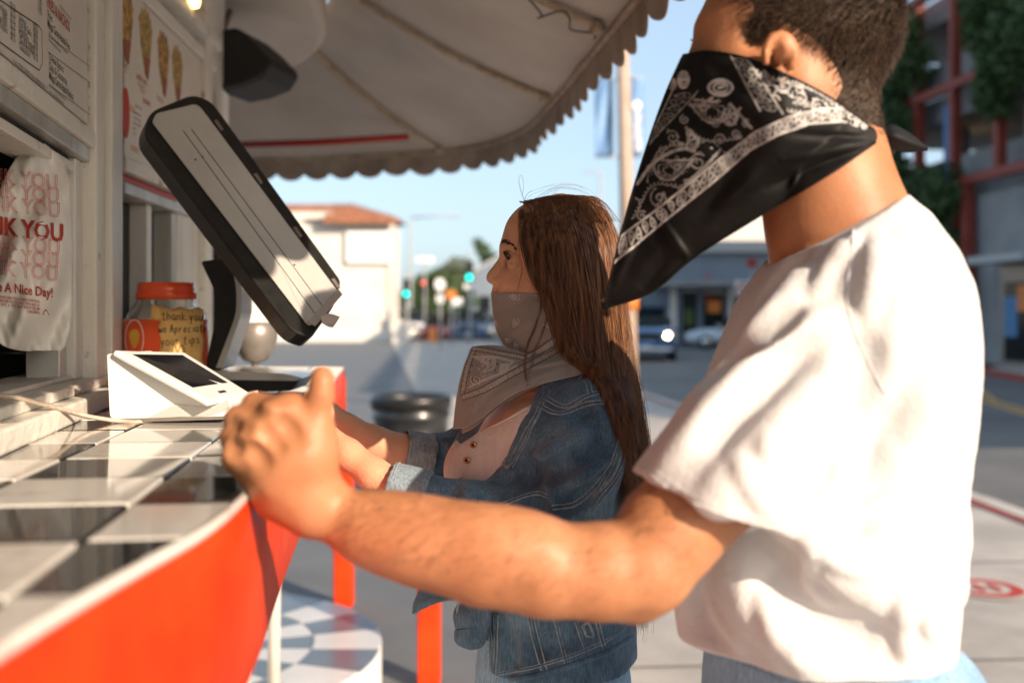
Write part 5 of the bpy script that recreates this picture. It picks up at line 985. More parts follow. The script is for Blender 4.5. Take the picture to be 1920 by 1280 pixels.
# torso, hips, legs
mb_.loft(rows_px([(470, 1500, 1680, .09), (520, 1450, 1720, .14), (600, 1430, 1740, .15), (720, 1390, 1750, .145), (900, 1350, 1745, .14), (1080, 1340, 1740, .14), (1190, 1340, 1730, .142)], D0), .03)
for sy in (-1, 1):
    mb_.chain([(.36, D0 + sy * .08, 1.02), (.33, D0 + sy * .09, .55), (.36, D0 + sy * .10, .10)], [.098, .064, .040], .03); mb_.chain([(.37, D0 + sy * .10, .055), (.27, D0 + sy * .115, .03), (.19, D0 + sy * .12, .025)], [.035, .032, .022], .02)
# near (left) arm
rod(mb_, [(1580, 660, .975, 96), (1450, 790, .935, 104), (1335, 905, .90, 102), (1258, 992, .885, 97), (1207, 1056, .875, 92)], .005)
rod(mb_, [(1205, 1060, .875, 90), (1130, 1070, .87, 90), (1025, 1068, .868, 87), (905, 1057, .87, 78), (788, 1030, .875, 65), (690, 996, .88, 54), (606, 957, .882, 48)], .005)
rod(mb_, [(1190, 1124, .88, 38), (1212, 1072, .88, 64)], .02)
# hand
wr = (588, 940, .882, 47); MC = [(541, 772, .868), (505, 787, .858), (474, 817, .858), (449, 852, .866)]; PI_ = [(478, 757, .888), (446, 783, .880), (434, 820, .881), (436, 860, .886)]; DI = [(462, 772, .912), (440, 795, .912), (432, 828, .912), (437, 864, .912)]; TI = [(478, 795, .925), (455, 815, .930), (446, 843, .928), (450, 874, .925)]
RK = [(27, 23, 19, 16), (27, 23, 19, 16), (25, 22, 18, 15), (22, 20, 17, 14)]
for i in range(4):
    rod(mb_, [wr, (MC[i][0] * .5 + wr[0] * .5 + (0, -4, -2, 4)[i], MC[i][1] * .5 + wr[1] * .5, .866, 40), (*MC[i], RK[i][0] + 3)], .014); mb_.ell(P(*MC[i][:2], MC[i][2] - .002), (.0125, .011, .0125), .008)
    rod(mb_, [(*MC[i], RK[i][0]), (*PI_[i], RK[i][1])], .004)
    rod(mb_, [(*PI_[i], RK[i][1]), (*DI[i], RK[i][2]), (*TI[i], RK[i][3])], .003)
rod(mb_, [wr, (524, 922, .885, 42), (480, 884, .885, 32)], .02)       # ulnar side of the palm
rod(mb_, [(576, 905, .875, 38), (592, 845, .870, 30), (595, 800, .868, 24)], .02); rod(mb_, [(560, 850, .87, 44), (545, 800, .872, 34)], .02)
rod(mb_, [(597, 806, .868, 25), (598, 760, .866, 20), (603, 738, .865, 21), (604, 712, .866, 19), (603, 704, .867, 17)], .008)
rod(mb_, [(575, 800, .874, 26), (560, 775, .876, 20)], .02)
for a, b in (((530, 840), (492, 800)), ((500, 866), (460, 834)), ((560, 826), (520, 782)), ((500, 782), (455, 768)), ((470, 805), (436, 800)), ((448, 838), (426, 842))): mb_.crease([a, b], .006, -.0030, .007, d0=.8, n=6)
mb_.crease([(700, 950), (850, 985), (1000, 1000)], .02, .002, .03, d0=.8)
# far arm
rod(mb_, [(1620, 640, 1.24, 90), (1740, 800, 1.28, 74), (1776, 905, 1.29, 62), (1740, 1010, 1.28, 52), (1690, 1110, 1.27, 42)], .02); rod(mb_, [(1690, 1110, 1.27, 42), (1660, 1165, 1.26, 46), (1640, 1205, 1.25, 30)], .01)
mb_.displace(.0006, 60, (-.28, .8, 1.1), (.35, 1.0, 1.4)); mb_.displace(.0010, 24, (.0, .8, 1.1), (.56, 1.2, 1.8))
mbody = mb_.mesh('body', M['skin_m'], man)

# t-shirt
sh = SDF([(.08, .56, .0034)], [(.80, 1.37, .0042)], [(.98, 1.57, .0034)])
SR = [(352, 1560, 1676, 0.055), (380, 1538, 1694, 0.075), (410, 1515, 1716, 0.105), (450, 1480, 1726, 0.145), (500, 1442, 1742, 0.178), (560, 1405, 1756, 0.196), (640, 1370, 1768, 0.203), (720, 1336, 1774, 0.198), (800, 1305, 1775, 0.19), (900, 1280, 1769, 0.185), (1000, 1270, 1761, 0.182), (1080, 1270, 1755, 0.184), (1140, 1272, 1750, 0.188), (1190, 1280, 1740, 0.188), (1215, 1288, 1734, 0.182)]
sh.loft(rows_px(SR, D0 - .005), .01, p=2.3)
rod(sh, [(1592, 588, .985, 118), (1520, 700, .955, 138), (1425, 850, .925, 158), (1340, 985, .905, 168), (1310, 1030, .9, 168)], .03)
rod(sh, [(1600, 590, 1.20, 105), (1690, 730, 1.25, 108), (1730, 830, 1.27, 100)], .03)
# sleeve end
ce = P(1345, 945, .905); nd = np.array([-.345, -.05, -.94])
tmp = SDF([(.08, .56, .0034)], [(.80, 1.37, .0042)], [(.98, 1.57, .0034)]); tmp.loft(rows_px(SR, D0 - .005), .01, p=2.3); rod(tmp, [(1600, 590, 1.20, 105), (1690, 730, 1.25, 108), (1730, 830, 1.27, 100)], .03)
slv = SDF([(.08, .56, .0034)], [(.80, 1.37, .0042)], [(.98, 1.57, .0034)]); rod(slv, [(1592, 588, .985, 118), (1520, 700, .955, 138), (1425, 850, .925, 158), (1340, 985, .905, 170), (1290, 1050, .9, 170)], .03)
slv.plane(ce, nd); rod(slv, [(1350, 962, .906, 150), (1325, 1005, .903, 158), (1290, 1060, .9, 162)], .0, 's')
sh.D = smin(tmp.D, slv.D, .012)
# folds
for pl, r, dp_ in [
    ([(1600, 440), (1520, 500), (1455, 590), (1400, 660)], .012, .007), ([(1560, 440), (1480, 500), (1430, 560)], .011, -.006),
    ([(1570, 600), (1480, 640), (1380, 720), (1260, 850)], .013, .008), ([(1540, 640), (1440, 720), (1340, 830)], .012, -.007), ([(1560, 680), (1500, 760), (1400, 880), (1340, 930)], .012, .006), ([(1480, 590), (1400, 640), (1330, 720)], .010, -.006),
    ([(1500, 960), (1560, 850), (1600, 740), (1610, 660)], .012, -.011), ([(1530, 985), (1620, 930), (1700, 840), (1760, 720)], .014, .009), ([(1520, 1010), (1640, 980), (1740, 900), (1800, 780)], .014, -.009),
    ([(1510, 1000), (1560, 1060), (1640, 1110), (1740, 1140)], .015, .010), ([(1450, 1020), (1480, 1090), (1550, 1170), (1650, 1220)], .014, -.010), ([(1400, 1010), (1380, 1090), (1430, 1180), (1540, 1250)], .016, .011), ([(1340, 1000), (1310, 1090), (1340, 1180), (1420, 1260)], .015, -.010),
    ([(1330, 1010), (1290, 1100), (1300, 1200), (1340, 1260)], .012, .008), ([(1800, 960), (1785, 1060), (1790, 1130)], .010, .007)
    ]:
    sh.crease(pl, r, dp_ * (.75 if dp_ > 0 else .5), .018, d0=.8)
for pl in ([(1518, 985), (1560, 930), (1590, 850)], [(1525, 1000), (1590, 985), (1660, 950)], [(1520, 1012), (1570, 1050), (1640, 1075)], [(1508, 1015), (1520, 1080), (1560, 1130)], [(1495, 975), (1450, 900), (1440, 830)], [(1480, 985), (1420, 930), (1390, 870)], [(1600, 450), (1560, 500), (1530, 560)], [(1640, 440), (1640, 520), (1625, 590)], [(1750, 860), (1700, 930), (1620, 1000)], [(1740, 1090), (1735, 1160), (1760, 1210)], [(1330, 1060), (1345, 1140), (1390, 1210)], [(1700, 1100), (1690, 1170), (1700, 1230)], [(1430, 1120), (1450, 1190), (1500, 1240)]): sh.crease(pl, .006, .0038, .010, d0=.8)
sh.displace(.0020, 16, stretch=(1, 1, .7)); sh.displace(.0018, 38, stretch=(1.0, 1.0, .30)); sh.displace(.0008, 70)
rod(sh, [(1580, 660, .975, 103), (1450, 790, .935, 112), (1368, 880, .912, 118)], .006)
sh.plane(P(1450, 490, D0), (-.477, .0, .879), .0, ((.1, .8, 1.40), (.56, 1.37, 1.58)))
rod(sh, [(1500, 100, D0, 90), (1550, 330, D0, 124), (1578, 430, D0, 138), (1600, 500, D0, 150)], .004, 's')
sh.loft(rows_px([(1175, 1325, 1728, .166), (1230, 1325, 1728, .166), (1300, 1325, 1728, .166)], D0 - .005), .0, mode='s')
sh.plane((.4, 1.0, 1.066), (0, -.03, -1), .0)
tee = sh.mesh('t_shirt', M['tee'], man)
# collar band, shoulder and sleeve seams
cp = sh.hits([(1452, 496), (1478, 464), (1510, 432), (1545, 408), (1590, 386), (1640, 374), (1680, 372)], n=30, d0=.85)
if len(cp) > 4: mk('collar', *tube_geo(cr(cp[2::3], 40) + np.array([0, -.001, .001]), .0075, 8), M['tee'], man)
for pl, r in [([(1190, 866), (1280, 932), (1390, 975), (1490, 998)], .0008), ([(1196, 858), (1284, 922), (1394, 965), (1494, 986)], .0008), ([(1600, 395), (1598, 470), (1588, 560), (1610, 640), (1660, 740)], .0012)]:
    h_ = sh.hits(pl, off=.0003, n=40, d0=.8)
    if len(h_) > 6: mk('stitched_seam', *tube_geo(cr(h_[::2], 60), r, 6), M['tee'], tee)
# jeans and shoes
jn = SDF([(.10, .62, .006)], [(.80, 1.40, .006)], [(.02, 1.14, .008)])
jn.loft(rows_px([(1180, 1335, 1742, .150), (1230, 1330, 1758, .158), (1300, 1325, 1790, .165), (1400, 1320, 1810, .17), (1500, 1330, 1810, .17)], D0), .02)
for sy in (-1, 1): jn.chain([(.36, D0 + sy * .085, .98), (.33, D0 + sy * .09, .55), (.36, D0 + sy * .10, .09)], [.125, .095, .078], .03)
jn.displace(.004, 14); jn.mesh('jeans', M['jeans'], man)
for sy in (-1, 1):
    s_ = SDF([(.10, .46, .004)], [(D0 + sy * .11 - .08, D0 + sy * .11 + .08, .004)], [(-.01, .16, .004)]); s_.chain([(.385, D0 + sy * .10, .055), (.28, D0 + sy * .115, .045), (.18, D0 + sy * .12, .03)], [.05, .045, .03], .02); s_.plane((0, 0, .002), (0, 0, -1)); s_.mesh('shoe', M['shoe'], man)
# hair
hp = [(1338, -260), (1345, -20), (1372, 12), (1388, 40), (1392, 85), (1404, 128), (1424, 122), (1428, 78), (1440, 52), (1476, 50), (1502, 76), (1508, 135), (1560, 188), (1605, 222), (1650, 262), (1740, 262), (1740, -260)]
cap = SDF([(.2, .46, .003)], [(.985, 1.19, .003)], [(1.53, 1.80, .003)])
cap.ell(P(1516, 34, D0), (.0970, .0785, .109), .01); cap.ell(P(1412, 30, D0), (.0535, .0595, .057), .03); rod(cap, [(1530, 215, D0, 112), (1545, 330, D0, 118)], .02)
sl, x, y, z = cap._sub((-9, -9, -9), (9, 9, 9)); u = 960 + x / y * FPX; v = HOR + (CAMZ - z) / y * FPX; u, v, yy = np.broadcast_arrays(u, v, y); cap._op(sl, (poly_sd(hp, u, v) * yy / FPX).astype(np.float32), .0, 'i'); cap.displace(.0008, 60)
hair_m = cap.mesh('hair', M['hair_m_base'], man)
Vh = np.array([v.co[:] for v in hair_m.data.vertices]) + np.array(man.location); nrm = cap.normal(Vh); px_ = 960 + Vh[:, 0] / Vh[:, 1] * FPX; py_ = HOR + (CAMZ - Vh[:, 2]) / Vh[:, 1] * FPX
k = rng.integers(0, len(Vh), 30000); r0 = Vh[k] + rng.normal(0, .0012, (30000, 3)); n0 = nrm[k]; r0 -= n0 * .002
fade = np.clip((215 - py_[k]) / 160, .15, 1) * np.clip((px_[k] - 1375) / 60 + .25, .2, 1); ln = (.0035 + .010 * fade) * (.7 + .6 * rng.random(30000))
comb = np.array([-.35, 0, -.45]) * (1 - np.clip((40 - py_[k]) / 120, 0, 1))[:, None] + np.array([-.5, 0, .5]) * np.clip((40 - py_[k]) / 120, 0, 1)[:, None]
dr = n0 * .75 + comb * .9 + rng.normal(0, .13, (30000, 3)); dr /= np.linalg.norm(dr, axis=1)[:, None]
strands('hair_strands', np.stack([r0, r0 + dr * ln[:, None] * .5, r0 + (dr + comb * .35) * ln[:, None]], 1), .00042, .00012, M['hair_m'], hair_m)
# eyebrow, lashes, forearm hair
pr = []
for i in range(520):
    t = rng.random(); c_ = P(1308 + 40 * t, 52 - 10 * math.sin(t * 2.2) + rng.normal(0, 4), D0 - .004 - .036 * t ** .7); pr.append([c_, c_ + np.array([-.001 + .004 * t, -.002, .002]), c_ + np.array([.002 + .005 * t, -.006, .001])])
strands('eyebrow', np.array(pr), .0006, .0003, M['brow'], man)
pr = [[P(1314, 80, 1.05 + .003 * i), P(1303, 82 - .3 * i, 1.048 + .003 * i), P(1295, 76 - .4 * i, 1.046 + .003 * i)] for i in range(10)]; strands('eyelashes', np.array(pr), .0008, .0002, M['brow'], man)
Vb = np.array([v.co[:] for v in mbody.data.vertices]) + np.array(man.location)
okb = (Vb[:, 1] < .90) & (Vb[:, 0] > -.15) & (Vb[:, 0] < .16) & (Vb[:, 2] < 1.26); ii = np.nonzero(okb)[0]; k = rng.choice(ii, 2400); nn = mb_.normal(Vb[k]); k = k[nn[:, 2] > -.25]; nn = mb_.normal(Vb[k]); c_ = Vb[k]; fl = np.array([-.6, 0, -.55]) + rng.normal(0, .35, (len(k), 3))
l_ = (.006 + .007 * rng.random(len(k)))[:, None]; strands('arm_hair', np.stack([c_, c_ + (nn * .35 + fl * .5) * l_, c_ + (nn * .3 + fl) * l_], 1), .00012, .00005, M['hair_m'], man)

# ---- black bandana
cv = Canvas(1120, 80, 1680, 600, 1.6)
main_clip = [(1150, 490), (1235, 420), (1320, 352), (1408, 281), (1511, 234), (1650, 225), (1640, 190), (1467, 213), (1424, 206), (1360, 195), (1312, 171), (1225, 262), (1190, 380)]
lo = [(1148, 496), (1244, 417), (1330, 347), (1408, 281), (1460, 252), (1515, 232), (1580, 228)]; up = [(1157, 450), (1235, 391), (1342, 305), (1417, 248), (1478, 220), (1540, 205), (1590, 204)]
inner_clip = [(1162, 445), (1235, 386), (1342, 300), (1417, 243), (1472, 216), (1420, 196), (1385, 190), (1370, 195), (1315, 175), (1268, 222), (1228, 268), (1185, 370)]
for c_, s_, a_, f_ in [((1262, 318), 44, 2.7, 1), ((1330, 208), 50, .5, -1), ((1250, 395), 0, 0, 1), ((1375, 222), 22, 2.2, 1), ((1300, 262), 24, 1.1, 1)]:
    if s_: cv.paisley(c_, s_, a_, f_, .8, inner_clip)
for c_, r_, a_, f_ in [((1238, 372), 19, 0, 1), ((1262, 258), 13, 2, -1), ((1310, 305), 17, 1, 1), ((1352, 262), 13, 0, -1), ((1204, 405), 10, 1, 1), ((1380, 252), 9, 3, 1), ((1220, 318), 9, 2, 1), ((1345, 232), 9, 1, 1), ((1290, 345), 9, 2, -1), ((1285, 225), 9, 0, 1), ((1400, 232), 8, 1, 1)]: cv.spiral(c_, r_, 1.7, a_, f_, .55, 2.6, inner_clip)
for pl in [[(1190, 400), (1225, 345), (1290, 350)], [(1225, 300), (1260, 270), (1310, 285)], [(1290, 240), (1330, 262), (1390, 255)], [(1275, 350), (1310, 322), (1345, 285)], [(1180, 430), (1215, 415), (1245, 360)]]: cv.scallop(pl, 8, 3.6, .6, inner_clip)
cv.line(cr(np.array([(1196, 345), (1225, 308), (1262, 285), (1290, 278)], float), 30), 6, .85, inner_clip); cv.line(cr(np.array([(1285, 345), (1325, 310), (1352, 280)], float), 30), 4, .6, inner_clip); cv.line(cr(np.array([(1310, 200), (1350, 180), (1385, 212), (1410, 240)], float), 30), 4.5, .7, inner_clip)
for _ in range(70):
    c_ = (rng.uniform(1180, 1440), rng.uniform(190, 440)); cv.line([c_, (c_[0] + rng.normal(0, 3), c_[1] + rng.normal(0, 3))], rng.uniform(1.6, 3.4), rng.uniform(.35, .8), inner_clip)
cv.band(lo, up, 15.5, 4.2, 1.0, .85, None, 3.0); cv.band([(1368, 100), (1396, 152), (1426, 208)], [(1400, 112), (1434, 160), (1468, 214)], 17, 3.4, .85, .6); cv.band([(1262, 172), (1236, 225), (1206, 280)], [(1310, 172), (1268, 218), (1222, 266)], 15, 2.6, .6, .45)
bk = [(1400, 112), (1470, 140), (1540, 170), (1605, 212), (1640, 235), (1640, 262), (1590, 232), (1520, 222), (1470, 214)]
for c_, r_, a_, f_ in [((1470, 162), 15, 0, 1), ((1500, 188), 13, 1, -1), ((1530, 200), 12, 2, 1), ((1560, 195), 12, 0, 1), ((1595, 218), 11, 1, -1), ((1500, 160), 10, 2, 1), ((1450, 190), 12, 3, 1), ((1620, 238), 8, 3, 1)]: cv.spiral(c_, r_, 1.5, a_, f_, .85, 3.0, bk)
for pl in [[(1415, 130), (1480, 175), (1560, 215)], [(1440, 140), (1520, 165), (1600, 215)], [(1480, 205), (1540, 215), (1610, 235)]]: cv.scallop(pl, 8, 4, .9, bk)
for _ in range(90):
    t = rng.random(); c_ = (1420 + 210 * t, 145 + 90 * t + rng.normal(0, 14)); cv.line([c_, (c_[0] + rng.normal(0, 5), c_[1] + rng.normal(0, 4))], rng.uniform(2, 4), rng.uniform(.6, 1), bk)
for c_, rx_, ry_ in [((1352, 165), 22, 14), ((1283, 150), 9, 14), ((1262, 158), 5, 10)]:
    t = np.linspace(0, 6.29, 40); cv.line(np.stack([c_[0] + rx_ * np.cos(t), c_[1] + ry_ * np.sin(t)], 1), 5, .9); cv.line(np.stack([c_[0] + rx_ * .6 * np.cos(t), c_[1] + ry_ * .6 * np.sin(t)], 1), 4, .8); cv.line([(c_[0] - 3, c_[1]), (c_[0] + 6, c_[1] - 2)], 5, .9)
ctl = [[(1281, 104, 1.10), (1330, 97, 1.05), (1400, 110, 1.01), (1470, 139, .995), (1560, 186, 1.01), (1641, 246, 1.06)],
       [(1252, 170, 1.10), (1322, 190, 1.05), (1402, 205, 1.01), (1480, 212, .99), (1565, 230, 1.01), (1643, 251, 1.06)],
       [(1214, 275, 1.11), (1290, 290, 1.06), (1380, 290, 1.03), (1470, 272, 1.0), (1560, 262, 1.015), (1644, 256, 1.06)],
       [(1172, 410, 1.12), (1250, 400, 1.085), (1340, 370, 1.05), (1440, 325, 1.02), (1555, 290, 1.025), (1644, 260, 1.065)],
       [(1131, 578, 1.13), (1222, 546, 1.10), (1300, 482, 1.08), (1430, 400, 1.045), (1560, 322, 1.03), (1643, 265, 1.07)]]
NV, NU = 330, 400
g = patch(ctl, NV, NU); dm = depth_map(mb_, 1200, 1680, 60, 620, 6, .95); db = dm(g[..., 0], g[..., 1])
vv, uu = np.mgrid[0:1:NV * 1j, 0:1:NU * 1j]; hug = np.clip(1 - vv / .12, 0, 1) * np.clip(uu * 6 - .6, 0, 1); d_ = g[..., 2]; lim = np.where(db < 5, db - .0075, 9); d_ = np.minimum(d_, lim); d_ = np.where(db < 5, d_ * (1 - hug) + (db - .0055) * hug, d_)
from_k = np.ones(15) / 15
for _ in range(2):
    d_ = np.apply_along_axis(lambda a: np.convolve(np.pad(a, 7, mode='edge'), from_k, 'valid'), 0, d_); d_ = np.apply_along_axis(lambda a: np.convolve(np.pad(a, 7, mode='edge'), from_k, 'valid'), 1, d_)
def fold(px, py, a, b, wd, amp):       # soft fold along a segment
    a, b = np.array(a, float), np.array(b, float); ba = b - a; t = np.clip(((px - a[0]) * ba[0] + (py - a[1]) * ba[1]) / (ba @ ba), 0, 1); r = np.hypot(px - a[0] - t * ba[0], py - a[1] - t * ba[1]); return amp * np.exp(-(r / wd) ** 2) * np.sin(np.pi * np.clip(t, .02, .98)) ** .5
X, Y = g[..., 0], g[..., 1]
for a, b, wd, am in [((1244, 417), (1290, 485), 7, .0045), ((1262, 470), (1200, 545), 14, -.004), ((1640, 262), (1480, 250), 9, -.004), ((1640, 266), (1470, 300), 10, .0035), ((1640, 270), (1440, 350), 10, -.004), ((1460, 300), (1360, 380), 14, .004), ((1500, 315), (1485, 350), 5, .003), ((1280, 180), (1360, 300), 16, -.004), ((1255, 175), (1330, 180), 7, .005), ((1330, 120), (1420, 190), 12, -.003), ((1200, 420), (1150, 540), 10, .004), ((1400, 300), (1300, 420), 18, -.004), ((1460, 150), (1620, 240), 9, -.003)]: d_ = d_ - fold(X, Y, a, b, wd, am)
d_ = d_ + .0012 * noise3(np.stack([X, Y, X * 0], -1), .03) + .002 * np.sin(Y * .05 + X * .02) * (1 - hug) * vv
Vg = np.stack([(X - 960) / FPX * d_, d_, CAMZ - (Y - HOR) / FPX * d_], -1)
pv = cv.get(X, Y); base = np.array([.0055, .005, .005]); whi = np.array([.80, .76, .74]); fray = np.clip(.82 + .4 * noise3(np.stack([X, Y, X * 0], -1), .12), .3, 1); c3 = base + (whi - base) * (pv * fray)[..., None]
bd = sheet('bandana', Vg, M['cloth_print'], man, .0012, c3)
# far half of the cloth, hem roll, knot and tails
g2 = patch(ctl, 60, 60); vv2, uu2 = np.mgrid[0:1:60j, 0:1:60j]; Vf = np.stack([(g2[..., 0] - 960) / FPX * g2[..., 2], g2[..., 2], CAMZ - (g2[..., 1] - HOR) / FPX * g2[..., 2]], -1)
axis_d = 1.10 + .03 * vv2; Vf[..., 1] = 2 * (axis_d + .004 * uu2) - Vf[..., 1] - .0; Vf[:, -1, 1] = D0 + .02; sheet('bandana_far_side', Vf, M['cloth_black'], bd, .0012, flip=True)
mk('hem', *tube_geo(Vg[-1, ::6] + np.array([0, -.001, 0]), .0020, 6), M['cloth_black'], bd); mk('hem', *tube_geo(Vg[8:, 0][::6], .0016, 6), M['cloth_black'], bd)
mk('hem', *tube_geo(Vg[0, ::6] + np.array([0, -.001, 0]), .0013, 6), M['cloth_black'], bd)
kn = SDF([(.34, .48, .002)], [(1.02, 1.15, .002)], [(1.54, 1.63, .002)]); rod(kn, [(1636, 262, 1.075, 20), (1650, 254, 1.08, 17)], .01); rod(kn, [(1642, 250, 1.08, 10), (1650, 276, 1.085, 12)], .006); kn.mesh('knot', M['cloth_black'], bd)
for pts in ([[(1648, 246, 1.075), (1672, 236, 1.07), (1700, 248, 1.07), (1737, 276, 1.075)], [(1646, 258, 1.065), (1676, 256, 1.055), (1704, 266, 1.06), (1738, 278, 1.073)], [(1650, 272, 1.08), (1680, 280, 1.075), (1706, 284, 1.075), (1738, 280, 1.075)]], [[(1650, 255, 1.09), (1660, 250, 1.10), (1670, 262, 1.11), (1678, 285, 1.12)], [(1646, 262, 1.09), (1655, 268, 1.10), (1662, 280, 1.11), (1672, 296, 1.12)], [(1640, 270, 1.09), (1648, 280, 1.10), (1654, 292, 1.11), (1668, 300, 1.12)]]):
    sheet('bandana_tail', patch([[P(*q) for q in r] for r in pts], 14, 24), M['cloth_black'], bd, .0012)

# ================================================================== WOMAN
wo = empty('person', (.06, 1.5, 0), 'woman with long brown hair, grey bandana mask and denim jacket at the counter', 'person', 'customers at the counter')
DW = 1.5
wb_ = SDF([(-.33, -.06, .003), (-.06, .17, .002), (.17, .23, .004)], [(1.24, 1.41, .003), (1.41, 1.60, .002), (1.60, 1.74, .004)], [(0, .86, .015), (.86, 1.30, .0034), (1.30, 1.60, .002)])
wb_.ell(P(1052, 483, DW), (.083, .069, .086), .01); wb_.ell(P(1002, 442, DW), (.0425, .050, .046), .03); wb_.ell(P(990, 466, DW), (.040, .050, .016), .015)
wb_.ell(P(1000, 548, DW), (.053, .051, .064), .03); wb_.ell(P(968, 535, DW - .028), (.020, .020, .022), .02); wb_.ell(P(968, 535, DW + .028), (.020, .020, .022), .02)
rod(wb_, [(966, 618, DW, 22), (1030, 610, DW - .045, 22), (1062, 560, DW - .05, 24)], .025); rod(wb_, [(966, 618, DW, 22), (1030, 610, DW + .045, 22), (1062, 560, DW + .05, 24)], .025); rod(wb_, [(952, 578, DW, 16), (966, 616, DW, 22)], .02)
rod(wb_, [(950, 484, DW, 9), (937, 503, DW, 10), (926, 517, DW, 10.5), (922, 522, DW, 9.5)], .008)
for sg in (-1, 1): wb_.ell(P(934, 527, DW + sg * .009), (.0082, .0068, .0062), .004); wb_.ell(P(931, 533, DW + sg * .006), (.0036, .0026, .003), .002, 's')
rod(wb_, [(933, 536, DW, 8), (932, 548, DW, 9), (934, 556, DW, 7)], .006); rod(wb_, [(936, 562, DW, 7), (940, 572, DW, 7)], .004)
for sg in (-1, 1):
    ec = P(966, 485, DW + sg * .0335); wb_.ell(ec + (-.004, 0, 0), (.016, .019, .012), .010, 's'); wb_.ell(ec, (.0106, .0106, .0106), .004)
    def lid(e_in, lift, r, s0=-48, s1=66, n=14): return [ec + r * np.array([-math.cos(R(a)) * math.cos(R(e)), sg * math.sin(R(a)) * math.cos(R(e)), math.sin(R(e))]) for a, e in [(s0 + (s1 - s0) * t, e_in + lift * math.sin(math.pi * t) ** .8) for t in np.linspace(0, 1, n)]]
    wb_.ell(P(966, 467, DW + sg * .030), (.014, .018, .005), .006); wb_.ell(ec + (-.0095, sg * .006, .0005), (.0075, .0105, .0056), .0008, 's')
    for off in (0, 10, 20, 30): wb_.chain(lid(1 + off, 27 - off * .4, .0120, -46, 72), [.0012 if off == 0 else .0020] * 14, .0008)
    for off in (0, 10, 20, 30): wb_.chain(lid(-2 - off, -14 + off * .2, .0118, -46, 72), [.0011 if off == 0 else .0018] * 14, .0008)
    wb_.ell(ec + (-.0030, sg * .0050, -.0098), (.0095, .0085, .0046), .003)
    for az_ in (-56, 84, 98, 112): wb_.ell(ec + .0106 * np.array([-math.cos(R(az_)), sg * math.sin(R(az_)), 0]), (.0040, .0040, .0075), .002)
rod(wb_, [(1058, 560, DW, 70), (1056, 640, DW, 64), (1040, 710, DW, 66), (1030, 770, DW, 80)], .03)
TR = [(728, 965, 1105, .085), (760, 925, 1140, .135), (800, 896, 1160, .150), (850, 873, 1164, .148), (900, 864, 1166, .145), (960, 872, 1166, .140), (1040, 890, 1160, .128), (1120, 906, 1156, .118), (1200, 906, 1160, .122), (1290, 906, 1160, .126)]
wb_.loft(rows_px(TR, DW), .03, grow=-.004); rod(wb_, [(1010, 735, DW - .07, 13), (955, 746, DW - .02, 9)], .02)
for sy in (-1, 1):
    wb_.chain([(.06, DW + sy * .06, .90), (.05, DW + sy * .075, .5), (.07, DW + sy * .08, .09)], [.070, .055, .036], .03); wb_.chain([(.08, DW + sy * .08, .05), (.0, DW + sy * .085, .028), (-.08, DW + sy * .09, .022)], [.032, .028, .02], .02)
rod(wb_, [(1110, 800, 1.375, 50), (1080, 890, 1.345, 46), (1035, 985, 1.33, 44), (930, 970, 1.335, 40), (862, 953, 1.338, 31), (800, 931, 1.342, 30), (745, 914, 1.345, 31), (700, 889, 1.352, 30), (652, 852, 1.365, 28), (626, 832, 1.375, 27)], .01)
rod(wb_, [(930, 790, 1.63, 45), (870, 875, 1.63, 42), (800, 866, 1.62, 38), (760, 850, 1.6, 34), (700, 830, 1.585, 31), (655, 802, 1.575, 23), (625, 780, 1.57, 21)], .01)
# her hands near the reader
def small_hand(w0, mc, tip, r, dd, thumb):
    for a, b, c_ in zip(mc, tip, (1, 1.05, 1, .85)): rod(wb_, [(*w0, dd, r * 1.5), (*a, dd, r * 1.05 * c_)], .012); m_ = ((a[0] + b[0]) / 2 - 6, (a[1] + b[1]) / 2 - 6); rod(wb_, [(*a, dd, r * c_), (*m_, dd + .01, r * .85 * c_), (*b, dd + .02, r * .68 * c_)], .003)
    rod(wb_, [(*w0, dd, r * 1.4), (*thumb[0], dd - .01, r), (*thumb[1], dd - .012, r * .75)], .006)
small_hand((612, 822), [(578, 788), (572, 802), (570, 818), (572, 832)], [(530, 786), (522, 806), (524, 824), (532, 838)], 12, 1.385, [(590, 775), (566, 762)])
small_hand((612, 774), [(586, 748), (580, 758), (576, 770), (578, 782)], [(548, 742), (538, 752), (536, 766), (542, 780)], 10.5, 1.565, [(590, 790), (560, 798)])
wb_.displace(.0005, 60, (-.1, 1.4, 1.3), (.2, 1.6, 1.6))
wbody = wb_.mesh('body', M['skin_w'], wo)
